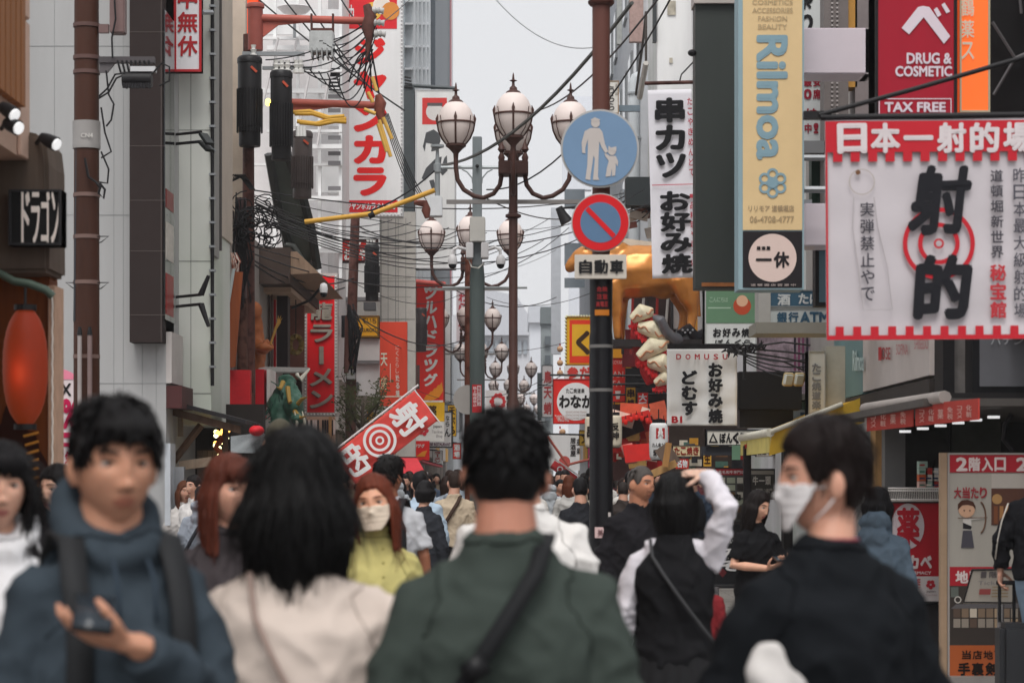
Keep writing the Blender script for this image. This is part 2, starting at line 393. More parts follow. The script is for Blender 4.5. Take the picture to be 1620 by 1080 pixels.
mb = MB(); mb.box((-3.72, 26.0, 2.36), (-3.55, 26.9, 2.6)); P('ledge', mb, mat('#4a2a2a', .6), t)
P('fascia', MB().box((-3.72, 25.9, 1.1), (-3.66, 26.3, 1.98)), mat('#b5bac0', .4), t)
# pink tax sign
t, g = sign('tax_sign', 'pink and white shop panel reading 7 percent behind the brown pole', 'sign', (60, 600, 118, 800), 24.5, .1, '#d3c6c8', None)
shape(t, g, 'arch', [(60, 600)] + [(60 + 58 * k / 10, 600 - 18 * math.sin(math.pi * (.15 + .7 * k / 10))) for k in range(11)] + [(118, 600)], '#d97f96', .006)
text(t, g, 'TAX', 68, 606, 113, 626, '#1c1b1d', 'fit', .03); text(t, g, '7%', 78, 630, 126, 678, '#b3174a', 'fit', .05)
shape(t, g, 'stripe', rect(88, 684, 116, 692), '#b3174a', .007); shape(t, g, 'stripe', rect(88, 700, 116, 706), '#b3174a', .007)
text(t, g, '!免', 90, 712, 114, 735, '#b3174a', 'row', .04)

# concrete block
t = T('concrete_building', 'weathered concrete block with a drain pipe beside the grey tiles', 'building', (-6.5, 29, 0))
cm = mat('#c4c6c0', .85, .16, .9, kind='concrete', bump=.12)
P('wall', MB().box((-12, 29.02, 0), (-3.78, 31.5, 8.5)), cm, t)
P('pier', MB().box((-3.76, 27.0, 2.2), (-3.36, 28.8, 8.4)), cm, t)
g = facing(27); grooves(t, g, [302], [206, 413, 622], (281, -90, 334, 640), '#6c6f6b', .9)
P('drain_pipe', MB().tube([W(336, -60, 26.95), W(336, 610, 26.95)], .02, 8), BLK(), t, True)
mb = MB()
for i in range(16): q = W(336, 10 + i * 38, 26.95); mb.box(q - Vector((.035, .03, .012)), q + Vector((.035, .05, .012)))
P('pipe_clip', mb, STEEL(), t)
mb = MB(); mb.box((-3.36, 27.1, 4.1), (-3.33, 27.5, 8.3)); P('channel', mb, mat('#8c8b88', .6, .2), t)
mb = MB(); mb.box((-3.5, 27.6, 4.4), (-3.34, 28.9, 8.3)); P('cladding', mb, mat('#b3a79b', .7, .15, 2), t); P('end_board', MB().box(W(352, 452, 32.6), W(391, -120, 32.8)), mat('#b9aa9c', .7, .2, 2), t); P('end_board', MB().box(W(340, 640, 32.9), W(400, 452, 33.0)), mat('#26201f', .8, .2), t)
mb = MB(); mb.box((-3.35, 27.54, 4.2), (-3.31, 27.6, 8.3)); P('rail', mb, mat('#4a4644', .6), t)
t, g = sign('hanging_sign', 'white vertical sign with red characters meaning open all year', 'sign', (275, -90, 319, 114), 26.6, .12, '#d5d3d6', '#a8242b', fw=4)
text(t, g, '年中無休', 281, -58, 313, 92, '#a3262b', 'col', .03, gap=.12, shear=.05)
P('bracket', MB().tube([W(319, 20, 26.65), W(335, 20, 26.9)], .03, 6), STEEL(), t)
for i, y in enumerate((205, 462)):
    lt = T('arm_floodlight', ['upper pair of black floodlights on arms over the concrete pier', 'lower pair of black floodlights on arms over the concrete pier'][i], 'floodlight', W(300, y + 20, 26.6))
    for k in (0, 15):
        P('arm', MB().tube([W(270, y + 40, 26.9), W(270, y + 14 + k, 26.85), W(276, y + 8 + k, 26.8), W(318, y + 4 + k, 26.2)], .017, 8), BLK(), lt, True)
        if i == 0:
            a, b = W(319, y + 4 + k, 26.2), W(334, y + 26 + k * .6, 26.1); m_ = (b - a).to_track_quat('Y', 'Z').to_matrix()
            h_ = P('lamp_head', MB().obox((a + b) / 2, (.12, .17, .035), m_), mat('#2a2d2c', .3, .2, metal=.4), lt, bev=.006)
            P('glass', MB().obox((a + b) / 2 + m_ @ Vector((0, 0, -.02)), (.1, .14, .004), m_), glass('#bfcac6'), h_)
        else:
            P('lamp_head', MB().tube([W(318, y + 4 + k, 26.2), W(330, y - 26 + 40 * (k > 0) * 2, 26.15)], [.035, .02], 8), BLK(), lt, True)

# low wooden food stall under the pier
t = T('food_stall', 'dark wooden food stall with a sloping roof and hanging bulbs', 'stall', W(320, 760, 27.5))
mb = MB(); a, b = W(262, 628, 26.6), W(385, 664, 26.6); mb.bar((a + b) / 2 - (b - a) / 2, b, .9, .05)
o = P('roof', MB().prism([W(260, 630, 26.4), W(388, 664, 26.4), W(388, 670, 26.4), W(260, 637, 26.4)], (0, 1.6, 0)), mat('#242224', .5, .2), t)
wm = mat('#5b473a', .75, .4, 3, kind='wood', bump=.3)
P('strut', MB().tube([W(268, 738, 26.7), W(318, 672, 26.7)], .045, 6), wm, t)
P('beam', MB().prism([W(262, 642, 26.5), W(380, 674, 26.5), W(380, 686, 26.5), W(262, 654, 26.5)], (0, .08, 0)), wm, t)
P('post', MB().prism([W(352, 668, 26.7), W(361, 668, 26.7), W(361, 900, 26.7), W(352, 900, 26.7)], (0, .1, 0)), wm, t)
mb = MB(); mb.box(W(262, 900, 28.4), W(420, 640, 28.6)); P('back_wall', mb, mat('#2a2523', .8, .3), t)
g = facing(26.9)
for i in range(16):
    P('fence', MB().prism([g(312 + i * 8.2, 712, 0), g(319.5 + i * 8.2, 712, 0), g(319.5 + i * 8.2, 900, 0), g(312 + i * 8.2, 900, 0)], (0, .04, 0)), mat('#453b36', .8, .3, 3, kind='wood'), t)
P('plank', MB().obox(W(310, 733, 26.5), (.36, .1, .1), Matrix.Rotation(R(-8), 3, 'Y')), mat('#7a6b5c', .8, .3, 3, kind='wood'), t)
for i in range(22):
    c = W(340 + rnd.random() * 22, 678 + rnd.random() * 52, 26.75); P('bulb', MB().ball(c, .024 if i % 3 else .03, 6), mat('#ffd9a0' if i % 2 else '#ff9a4a', .3, 0, emit=3.0), t, True)
P('garland', MB().tube([W(346 + 5 * math.sin(k * 1.7), 690 + k * 6, 26.72) for k in range(14)], .035, 6), mat('#7a3a22', .8, .4, 20), t)
P('counter', MB().prism([W(365, 690, 26.5), W(412, 684, 26.5), W(412, 716, 26.5), W(365, 716, 26.5)], (0, .5, 0)), mat('#9aa0a3', .4, .15), t)
lt = T('round_lantern', 'small red round lantern over the stall counter', 'lantern', W(406, 690, 26.4)); P('shade', MB().ball(W(406, 681, 26.4), (.085, .085, .06), 10), mat('#c2202a', .5), lt, True); P('cap', MB().lathe([(.03, 0), (.03, .02)], W(406, 673, 26.4), 10), BLK(), lt)
t, g = sign('stone_slab', 'grey stone slab standing by the wooden stall', 'slab', (239, 738, 291, 900), 26.2, .12, '#84868a', None, var=.3)
P('ledge', MB().box(W(262, 690, 26.9), W(290, 655, 27.0)), mat('#84786a', .7, .3), t)

# ramen shop, low with canopy
t = T('ramen_shop', 'low ramen shop with red walls and a brown tiled canopy', 'building', (-6, 35, 0))
P('wall', MB().box((-12, 31.5, 0), (XL - .3, 44.5, 5.0)), mat('#958d88', .8, .2), t)
P('red_wall', MB().box(W(340, 655, 31.3), W(398, 586, 31.49)), mat('#bd222a', .5, .3, 3), t)
P('red_wall', MB().box(W(404, 660, 33), W(427, 588, 33.8)), mat('#c4202c', .4, .15), t)
P('red_edge', MB().box(W(427.5, 660, 33.01), W(431, 588, 33.8)), mat('#d8d0cc', .4), t)
mb = MB(); mb.prism([W(398, 398, 35), W(470, 398, 35), W(505, 432, 35), W(398, 436, 35)], (0, 5, 0)); P('canopy', mb, mat('#a08672', .7, .25, 3, kind='wood'), t)
mb = MB(); mb.box(W(398, 449, 34.9), W(505, 440, 40.2)); P('canopy_edge', mb, mat('#4b3f3a', .6, .2), t)
mb = MB(); mb.box(W(402, 462, 35.5), W(500, 449, 40)); P('soffit', mb, mat('#b59c88', .7, .2), t)
for x in range(404, 430, 5): P('slat', MB().box(W(x, 585, 36), W(x + 2.5, 458, 36.05)), mat('#4a3632', .6), t)
P('column', MB().box(W(438, 585, 36.2), W(459, 463, 36.6)), mat('#2a2122', .5), t)
P('red_panel', MB().box(W(425, 600, 37), W(437, 465, 37.1)), mat('#c0202c', .5, .2), t)
P('red_panel', MB().box(W(459, 480, 38), W(482, 470, 38.1)), mat('#b02a2c', .5, .2), t)
P('shutter', MB().box(W(459, 600, 38.2), W(482, 482, 38.3)), mat('#7a4f44', .6, .3), t)
P('back_panel', MB().box(W(400, 720, 38.5), W(478, 463, 38.7)), mat('#33211f', .8, .4), t)
P('awning_frame', MB().prism([W(409, 582, 33.5), W(478, 583, 36), W(478, 590, 36), W(409, 590, 33.5)], (.1, .05, .02)), mat('#b3b3b0', .4, .15), t)
# sign tilted black screen above (seen from behind)
t = T('tilted_screen', 'dark framed signboard seen at a slant above the ramen canopy', 'signboard', W(450, 430, 36))
pts = [(425, 246), (452, 244), (497, 400), (485, 425), (452, 420)]
P('panel', MB().prism([W(x, y, 35.4 + (y - 244) / 180 * .9) for x, y in pts], (.05, .5, 0)), mat('#4f5450', .35, .25, 3), t)
P('frame', MB().tube([W(425, 244, 35.3), W(440, 330, 35.7), W(462, 405, 36.1), W(497, 428, 36.2)], .07, 6), mat('#2b2c2b', .4, .25), t)
P('frame', MB().tube([W(455, 244, 35.3), W(476, 300, 35.7), W(492, 360, 36), W(502, 425, 36.2)], .075, 6), mat('#2f302f', .4, .25), t)
P('drain_elbow', MB().tube([W(452, 388, 35.6), W(464, 390, 35.6), W(477, 412, 35.6), W(488, 428, 35.6)], .05, 8), mat('#3b3d3b', .3, .2), t, True)
# cctv under the canopy
t = T('dome_camera', 'white dome security camera hanging from the canopy edge', 'camera', W(512, 470, 34.8))
P('housing', MB().lathe([(.02, .14), (.05, .12), (.06, .05), (.055, 0)][::-1], W(512, 463, 34.8), 14), mat('#dddad8', .35), t, True); P('dome', MB().ball(W(512, 465, 34.8), .05, 10), mat('#151618', .1), t, True)
P('arm', MB().tube([W(512, 450, 34.8), W(490, 475, 35), W(462, 487, 35.5)], .02, 6), BLK(), t)

# ramen sign
t, g = sign('ramen_sign', 'tall red sign with silver ramen characters and a bulb border', 'sign', (480, 432, 534, 658), 41, .3, '#b3aaa6', None)
shape(t, g, 'face', rect(486, 437, 529, 652), '#dc1a22', .006)
text(t, g, '金龍ラーメン', 489, 441, 527, 650, '#4a4340', 'col', .035, .02, gap=.2, shear=.06)
text(t, g, '金龍ラーメン', 490, 440, 528, 649, '#b2a89c', 'col', .03, .05, gap=.2, shear=.06, m=mat('#a49a8e', .35, .35, 6, metal=.3))
for k in range(42):
    for x in (483, 531.5): P('bulb', MB().ball(g(x, 437 + k * 5.25, .02), .016, 4), mat('#e8e0d6', .3), t, True)
for k in range(9): P('bulb', MB().ball(g(487 + k * 5.2, 655, .02), .016, 4), mat('#e8e0d6', .3), t, True)
# dragon figure and orange figure
def blob(name, t, balls, m, vox=.03, sm=6, dis=0., dsc=8.):
    mb = MB()
    for b in balls: mb.tube(b[0], b[1], 10) if isinstance(b[0], list) else mb.ball(b[0], b[1], 10)
    o = mk(name, mb.v, mb.f, m, t); bpy.context.view_layer.objects.active = o
    r = o.modifiers.new('r', 'REMESH'); r.mode = 'VOXEL'; r.voxel_size = vox
    s_ = o.modifiers.new('s', 'SMOOTH'); s_.iterations = sm; s_.factor = .5
    me = bpy.data.meshes.new_from_object(o.evaluated_get(bpy.context.evaluated_depsgraph_get())); o.modifiers.clear(); old = o.data; o.data = me; bpy.data.meshes.remove(old)
    if not me.materials: me.materials.append(m)
    me.polygons.foreach_set('use_smooth', [True] * len(me.polygons))
    if dis:
        for v in me.vertices: v.co += v.normal * noise.noise(v.co * dsc) * dis
    return o
t = T('dragon_statue', 'green dragon statue with golden horns coiled on the shop front', 'statue', W(450, 690, 33))
dm = mat('#3d6152', .4, .4, 9, bump=.3)
body = [W(452, 612, 33), W(440, 640, 32.9), W(446, 672, 32.8), W(462, 690, 32.8)]
blob('body', t, [(body, [.12, .16, .14, .1]), ([W(458, 604, 33), W(466, 632, 32.8), W(470, 655, 32.8)], [.07, .12, .1]), (W(464, 640, 32.7), (.13, .16, .15)), (W(471, 662, 32.6), (.1, .13, .08)), ([W(440, 600, 33), W(455, 596, 33), W(468, 606, 33)], [.05, .06, .04])], dm, .025, 3, .02, 14)
for k in range(14):
    c = W(434 + 12 * math.sin(k * .6), 606 + k * 6, 32.8); P('scale_plate', MB().obox(c, (.1, .1, .012), Matrix.Rotation(R(30 + k * 13), 3, 'Y')), mat('#2f5146', .4, .3), t)
for k, (x, y, x2, y2) in enumerate(((470, 640, 486, 628), (466, 650, 484, 658), (455, 612, 462, 634), (448, 604, 438, 612))):
    P('horn', MB().tube([W(x, y, 32.6), W((x + x2) / 2, y2 + 3, 32.5), W(x2, y2, 32.4)], [.035, .025, .006], 7), mat('#9a7b3c', .4), t, True)
for s in (0, 12): P('claw', MB().tube([W(468 + s, 690, 32.6), W(470 + s, 668, 32.5), W(466 + s, 650, 32.5)], [.03, .02, .006], 6), mat('#c9c4b4', .4), t, True)
P('neck_frill', MB().tube([W(470, 592, 33), W(476, 600, 32.9), W(490, 583, 33)], [.03, .04, .01], 6), mat('#b8b4a8', .5), t)
t = T('figure_statue', 'orange figure statue holding a straw brush behind the red wall', 'statue', W(400, 590, 34))  # plain orange figure with a brush
om = mat('#a8623a', .5, .35, 5, bump=.2)
blob('body', t, [([W(398, 480, 34), W(399, 520, 34), W(402, 560, 34), W(398, 588, 34)], [.1, .17, .16, .2]), (W(401, 492, 33.9), (.12, .13, .14)), ([W(404, 545, 33.9), W(416, 552, 33.7), W(426, 545, 33.6)], [.1, .09, .09]), (W(418, 550, 33.5), (.12, .1, .06))], om, .025, 3, .02, 10)
P('brush', MB().tube([W(428, 545, 33.6), W(436, 520, 33.6), W(442, 508, 33.6)], [.015, .02, .03], 7), mat('#b58b4a', .7), t)
for k in range(5): P('bristle', MB().tube([W(440, 512, 33.6), W(438 + k * 2.2, 503 - k % 2 * 4, 33.6)], [.012, .003], 5), mat('#b58b4a', .7), t)
t = T('timber_board', 'slanting orange timber board with a white edge by the pole', 'board', W(355, 580, 31))
P('panel', MB().prism([W(368, 430, 31.2), W(384, 430, 31.2), W(372, 580, 31.2), W(349, 584, 31.2)], (0, .06, 0)), mat('#8a4a2c', .6, .3, 3, kind='wood'), t)
P('edge', MB().tube([W(370, 425, 31.1), W(344, 586, 31.1)], .022, 6), mat('#a9b0b0', .4), t)
t = T('gold_wreath', 'round woven golden ornament hanging in the ramen shop front', 'ornament', W(468, 560, 37))
P('ring', MB().tube([W(468 + 9 * math.cos(a), 545 + 13 * math.sin(a), 37 + .03 * math.sin(9 * a)) for a in [k * .262 for k in range(25)]], .045, 6), mat('#8a7240', .6, .4, 14), t, True)
P('hanger', MB().tube([W(468, 532, 37), W(468, 470, 37)], .008, 5), BLK(), t)

# white block with the lattice of sign frames
t = T('white_building', 'white block hidden behind a lattice of white sign frames', 'building', (-7, 48, 0))
P('wall', MB().box((-14, 46, 0), (-3.5, 54.8, 12)), mat('#d2cfcf', .7, .1), t)
g = facing(45.9); lm_ = mat('#e2dfdd', .5, .08)
mb = MB()
for x in (432, 468, 503, 536): quad_slab(mb, facing(44.6), rect(x, -120, x + 5, 440), -.12, 0)
P('upright', mb, lm_, t)
for k, y in enumerate((58, 72, 110, 140, 205, 228, 258, 310, 372, 393)):
    mb = MB(); quad_slab(mb, facing(44.5 - .1 * (k % 3)), rect(400 + (k % 3) * 22, y, 541, y + 4 + (k % 2) * 3), -.12, 0); P('rail', mb, lm_, t)
for k, (x0, y0, x1, y1, c_) in enumerate(((405, -60, 470, 55, '#e6e3e4'), (475, 15, 540, 60, '#dbd8d9'), (440, 80, 500, 108, '#d4d1d3'), (505, 75, 540, 135, '#e9e6e7'), (462, 145, 538, 200, '#dfdcdd'), (505, 212, 540, 255, '#b9b7b8'), (500, 262, 540, 305, '#e1dedf'), (468, 315, 538, 370, '#cfcdce'), (475, 376, 540, 392, '#e5e2e3'))):
    mb = MB(); quad_slab(mb, facing(44.9 + .05 * k), rect(x0, y0, x1, y1), -.05, 0); P('cladding', mb, mat(c_, .5, .08), t)
for y in (150, 172, 215, 240, 255, 295): P('louver', MB().box(W(519, y + 6, 44.45), W(539, y, 44.48)), mat('#6d6b6d', .5), t)
mb = MB(); quad_slab(mb, facing(44.4), rect(520, 108, 538, 143), -.02, 0); o = P('notice', mb, mat('#17171a', .5), t)
text(t, facing(44.37), 'ニ三', 521, 110, 537, 142, '#d8d6d8', 'col', .04)
for k in range(4): P('diagonal', MB().tube([W(400 + 34 * k, 230, 44.2), W(440 + 30 * k, 60, 44.2)], .025, 5), mat('#c2bfbf', .5), t)
t = T('satellite_dish', 'white satellite dish on the lattice of the white block', 'dish', W(466, 30, 44)); P('dish', MB().lathe([(.02, 0), (.22, .05), (.32, .14), (.31, .15), (.2, .07), (.02, .02)], W(466, 25, 44), 20), mat('#d6d4d5', .4), t, True); P('arm', MB().tube([W(466, 25, 44), W(466, 60, 44)], .03, 6), STEEL(), t)
# orange sign column
t, g = sign('orange_sign', 'glowing orange red sign strip behind the pole top', 'sign', (386, -90, 410, 92), 36, .2, '#f0461e', '#b43a24', emit=.35, fw=2)
shape(t, g, 'stripe', [(380, 70), (388, -90), (386, -90), (374, 62)], '#d8d3d0', .01)
t, g = sign('red_arrow_board', 'white board with a red slanting edge by the concrete pier', 'sign', (376, -90, 386, 240), 34, .1, '#cfc9c8', None)
shape(t, g, 'stripe', [(377, 30), (386, 5), (386, 20), (377, 45)], '#d0382c', .01)
# karaoke sign
t, g = sign('karaoke_sign', 'giant white sign with red katakana down the karaoke block', 'sign', (543, -120, 637, 342), 52, .5, '#e8e4ec', None)
shape(t, g, 'red_head', rect(545, -120, 628, 46), '#c9242c', .008)
shape(t, g, 'red_base', rect(544, 317, 629, 336), '#c9242c', .008)
text(t, g, 'ジャンボカラオケ広場', 548, 321, 626, 332, '#e2dcdf', 'row', .05, .02, gap=.12)
text(t, g, 'ャンカラ', 559, 110, 612, 313, '#d2201f', 'col', .07, gap=.1, fill=1)
text(t, g, 'ジ', 561, 58, 610, 105, '#d2201f', 'col', .07, fill=1)
text(t, g, 'ジャンカ', 552, -110, 560, 40, '#e2dcdf', 'col', .05, .02)
for k in range(3): shape(t, g, 'disc_mark', circ(590 + 14 * k, 18 - 9 * (k % 2), 14), ('#d9ab4a', '#d8cfc6', '#c8803a')[k], .012 + k * .004)
for k in range(74): P('bulb', MB().ball(g(635.5, -108 + k * 6.1, .02), .022, 4), mat('#f2efee', .3), t, True)
for k in range(16): P('bulb', MB().ball(g(545 + k * 5.7, 339.5, .02), .022, 4), mat('#f2efee', .3), t, True)
t = T('karaoke_building', 'pale block behind the giant karaoke sign', 'building', (-8, 60, 0))
P('wall', MB().box((-16, 55, 0), (-3.7, 75, 16)), mat('#cfcac4', .7, .12), t)
g = facing(54.6)
grooves(t, g, [602, 614, 630, 642], [400, 440, 470, 505], (600, 345, 650, 700), '#8d8a84', .8)
mb = MB(); quad_slab(mb, g, rect(596, 335, 657, 760), -.35, 0); P('pilaster', mb, mat('#c6c1ba', .7, .15), t)
grooves(t, g, [603, 626], [400, 445, 505], (596, 345, 657, 760), '#7d7a75', .9)
# mid white lower facade with ducts
for y0, y1, c_ in ((345, 400, '#e4e1df'), (405, 470, '#dad7d5'), (535, 570, '#d2cfcd'), (575, 625, '#dddad8')):
    mb = MB(); quad_slab(mb, facing(51), rect(530, y0, 600, y1), -.3, 0); P('cladding', mb, mat(c_, .5, .1), t)
for y in (402, 472, 532, 572): P('cornice', MB().box(W(528, y + 3, 50.9), W(602, y, 51.3)), mat('#7d7b7c', .5), t)
for x, y in ((536, 560), (575, 480), (548, 605)): P('vent', MB().box(W(x, y + 10, 50.6), W(x + 20, y, 50.99)), mat('#57585a', .5, .3), t)
# signs further down on the left
t, g = sign('black_red_sign', 'red sign with white brush script behind the second pole', 'sign', (536, 378, 598, 415), 49, .2, '#b3271f', '#2a1c1c')
text(t, g, 'おおや', 544, 392, 580, 413, '#e0d8d4', 'row', .05); text(t, g, 'キャ', 549, 382, 572, 392, '#e0d8d4', 'row', .05); shape(t, g, 'dark_patch', rect(580, 380, 596, 400), '#4a1512', .01)
t, g = sign('yellow_sign', 'small yellow restaurant sign with dark letters on the left row', 'sign', (564, 499, 600, 534), 49, .25, '#d79a22', '#6a4a1c')
text(t, g, 'ていち', 572, 503, 596, 512, '#5a3a14', 'row', .03); text(t, g, 'RIKUROKU', 566, 519, 598, 525, '#3a2a14', 'fit', .04); shape(t, g, 'dark_patch', rect(540, 499, 563, 534), '#1c1b1e', -.0)
t, g = sign('red_banner', 'tall glossy red banner with thin white script lines', 'banner', (601, 509, 644, 642), 50, .25, '#dc4a34', None)
text(t, g, 'にくたらしい', 626, 545, 631, 600, '#e8c8bc', 'col', .01); text(t, g, 'たる場', 626, 592, 632, 628, '#ead6cc', 'col', .03); text(t, g, '天', 602, 555, 613, 582, '#e2d8c4', 'col', .03); text(t, g, '座', 602, 592, 612, 620, '#d8cda4', 'col', .03)
shape(t, g, 'line_mark', rect(617, 575, 618, 605), '#e8c8bc', .01); shape(t, g, 'foot', rect(601, 626, 644, 628), '#dcc8b4', .01)
t, g = sign('drug_store_sign', 'huge red vertical sign with white katakana and orange swoosh', 'sign', (658, 445, 703, 640), 64, .4, '#e2302a', '#a03a34', fw=2)
shape(t, g, 'white_foot', rect(660, 633, 701, 636), '#d8d4d4', .012)
text(t, g, 'ツルハドラッグ', 670, 452, 692, 612, '#e6e0e0', 'col', .05, gap=.1, shear=.1)
shape(t, g, 'swoosh', [(670, 632)] + [(675 + 3 * k, 624 - 2.5 * k + 2 * (k % 2)) for k in range(9)] + [(701, 618), (695, 628), (682, 634)], '#e08a2a', .012)
t, g = sign('pharmacy_sign', 'orange yellow panel with one black character under the red sign', 'sign', (671, 636, 703, 666), 63.6, .3, '#eaa824', None); text(t, g, '薬', 676, 640, 691, 658, '#4a3010', 'col', .05)
t, g = sign('tax_free_sign', 'white tax free panel with a red blossom mark', 'sign', (655, 667, 703, 698), 63.4, .3, '#ded6d2', None)
for k in range(5): shape(t, g, 'petal', circ(670 + 5 * math.cos(k * 1.257), 681 + 5 * math.sin(k * 1.257), 3.4, 16), '#c0303c', .008 + .0006 * k)
text(t, g, 'Japan', 685, 672, 699, 677, '#4a4244', 'fit', .02); text(t, g, 'Tax-free', 683, 680, 700, 685, '#8a8284', 'fit', .01); text(t, g, 'Shop', 690, 687, 700, 693, '#8a8284', 'fit', .01)
t, g = sign('red_box_sign', 'small red box sign above the red awning', 'sign', (651, 697, 679, 728), 60, .3, '#d82628', None); text(t, g, 'ラッグ', 654, 702, 672, 708, '#e6d8d4', 'row', .04); shape(t, g, 'swoosh', [(658, 722), (668, 714), (676, 712), (672, 722)], '#d98428', .01)
t, g = sign('restaurant_sign', 'white lightbox with black brush script and restaurant lettering', 'sign', (676, 650, 716, 708), 66, .3, '#e4e2e6', '#2c3034', fw=2)
text(t, g, 'なら', 705, 656, 711, 675, '#2c2c30', 'col', .03); text(t, g, 'ん', 703, 676, 713, 692, '#2c2c30', 'col', .04); text(t, g, 'ESE RESTAURANT', 679, 700, 713, 705, '#5a2a4a', 'fit', .04)
t, g = sign('white_strip_sign', 'narrow white vertical sign behind the red drug sign', 'sign', (703, 450, 714, 637), 66.5, .3, '#dfe3ea', '#4a5056', fw=1.2)
# grey sign with dark figures, rooftop
t, g = sign('figure_sign', 'tall white sign with a red square and dark grey silhouettes', 'sign', (657, 142, 721, 425), 62, .5, '#dedde0', '#b9b9bb', fw=2)
P('side_panel', MB().box(W(639, 425, 62.02), W(656.6, 142, 62.6)), mat('#4c5255', .5, .15), t)
shape(t, g, 'red_square', rect(668, 155, 707, 197), '#c83a38', .006)
shape(t, g, 'plain_disc', circ(688, 177, 14), '#cfcac8', .009)
shape(t, g, 'band', rect(676, 163, 700, 168), '#5a5456', .011)
shape(t, g, 'silhouette', [(674, 210), (686, 205), (696, 212), (697, 224), (690, 238), (682, 240), (684, 228), (674, 226), (672, 240), (669, 232)], '#4b4d50', .006)
shape(t, g, 'silhouette', [(690, 250), (699, 248), (697, 262), (688, 268), (678, 280), (672, 286), (667, 282), (674, 266)], '#4b4d50', .006)
shape(t, g, 'silhouette', [(703, 250), (707, 246), (708, 270), (700, 278), (696, 272)], '#4b4d50', .006)
shape(t, g, 'silhouette', [(679, 286), (686, 284), (690, 296), (684, 302)], '#4b4d50', .006)
P('bracket', MB().tube([W(640, 135, 62.2), W(720, 140, 62.2)], .05, 6), mat('#4c5255', .5), t)
for k in range(4): P('spike', MB().tube([W(640, 122 + k * 5, 62), W(650 + k, 124 + k * 5, 62)], .025, 5), BLK(), t)
# glassy block with fins
t = T('glass_building', 'pale glass fronted block with vertical fins and a dark stair column', 'building', (-8, 95, 0))
P('wall', MB().box((-16, 76, 0), (XL - .25, 128, 27)), mat('#a9adb1', .5, .1), t)
g = along(XL - .24)
mb = MB(); quad_slab(mb, g, rect(638.5, -30, 662, 500), 0, .04); P('glazing', mb, glass('#b4bcc0'), t)
for y in (0, 36, 72, 107, 142): P('floor_band', quad_slab(MB(), g, rect(638, y, 669, y + 3.5), .05, .3), mat('#d0d2d4', .5), t)
for x in (640, 646, 653, 660, 666): P('fin', quad_slab(MB(), g, rect(x, -30, x + 1.2, 500), .04, .35), mat('#c7cacc', .5), t)
P('stair_column', quad_slab(MB(), g, rect(669, -40, 692, 500), .05, .5), mat('#575d63', .5, .2), t)
P('netting', quad_slab(MB(), g, rect(693, -40, 699.5, 500), .05, .4), mat('#6b7276', .7, .5, 3), t)
P('red_trim', quad_slab(MB(), g, rect(699.6, -40, 701, 500), .05, .45), mat('#b87a80', .5), t)
P('edge', quad_slab(MB(), g, rect(701.2, -40, 705, 500), -.3, .4), mat('#c9c9cd', .5), t)
# last blocks on the left
for k, (d0, d1, h_, c_, lb) in enumerate(((130, 150, 9, '#a5a8ab', 'low grey block beyond the glass block'), (152, 180, 12, '#b3b2b5', 'pale block near the far left end of the street'))):
    t = T('far_building', lb, 'building', (-8, d0, 0)); P('wall', MB().box((-18, d0, 0), (XL + .2, d1, h_)), mat(c_, .7, .1), t)
    for j in range(5): window_part(t, along(XL + .2), *sorted((HX + XL * F / (d0 + 2 + j * 4), HX + XL * F / (d0 + 4 + j * 4)))[:1], HY - (6 - EYE) * F / d0, HX + (XL + .2) * F / (d0 + 4 + j * 4), HY - (4.2 - EYE) * F / d0)

# ---------------------------------------------------------------- right row: blocks
def facade(name, label, x, y0, y1, h, col, win=None, kind=None, groovecol=None, ledges=()):
    t = T(name, label, 'building', (x + 4, y0, 0))
    P('wall', MB().box((x, y0, 0), (x + 10, y1, h)), mat(col, .75, .15, 1.5, kind=kind), t)
    s = -1 if x > 0 else 1
    for z in ledges: P('cornice', MB().box((x - .12, y0 - .1, z), (x + 9, y1, z + .16)), mat(col, .7, .2), t)
    if win:
        pitch, wd, z0, dz, zh = win
        z = z0
        while z + zh < h - .2:
            y = y0 + .5
            while y + wd < y1:
                fr = P('window', MB().box((x - .06, y, z), (x + .02, y + wd, z + zh)), mat('#8d9092', .4), t)
                P('pane', MB().box((x - .075, y + .06, z + .06), (x - .061, y + wd - .06, z + zh - .06)), glass('#4d565c'), fr)
                y += pitch
            z += dz
    return t
t = T('corner_building', 'dark shop building at the right with screens over its entrance', 'building', (8, 17, 0))
P('wall', MB().box((3.95, 15, 2.75), (14, 19.9, 7)), mat('#3a393b', .7, .2), t); P('lower_wall', MB().box((6.4, 15, 0), (14, 19.9, 2.74)), mat('#4a4845', .7, .2), t)
t = T('cosmetics_building', 'pale building holding the cosmetics fascia and many projecting signs', 'building', (8, 24, 0))
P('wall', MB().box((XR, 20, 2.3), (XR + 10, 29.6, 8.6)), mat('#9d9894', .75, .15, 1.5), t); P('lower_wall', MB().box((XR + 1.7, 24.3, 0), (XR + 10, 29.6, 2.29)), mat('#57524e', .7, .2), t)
t = facade('white_building', 'plain white building with a drain pipe behind the hanging banners', XR, 30.5, 47.5, 11.6, '#d6d6d8', (3.2, 1.2, 5, 3, 1.5), 'concrete')
t = facade('tall_white_building', 'tall stained white building in the middle of the right row', XR, 48, 64, 15.5, '#e9e9eb', None, 'concrete')
mb = MB(); g = along(XR - .01)
P('drain_pipe', MB().tube([W(1003, 900, 66), W(1003, 132, 66), W(1006, 124, 66), W(1012, 122, 66)], .16, 10), mat('#c3c8cc', .4), t, True)
for y in (150, 220, 300): P('pipe_clip', MB().lathe([(.2, 0), (.2, .06)], W(1003, y, 66), 10), mat('#9da2a6', .4), t)
P('pillar', MB().box(W(1040, 700, 48.5), W(1100, -60, 49)), mat('#eaeaec', .7, .16, 1.2, kind='concrete'), t)
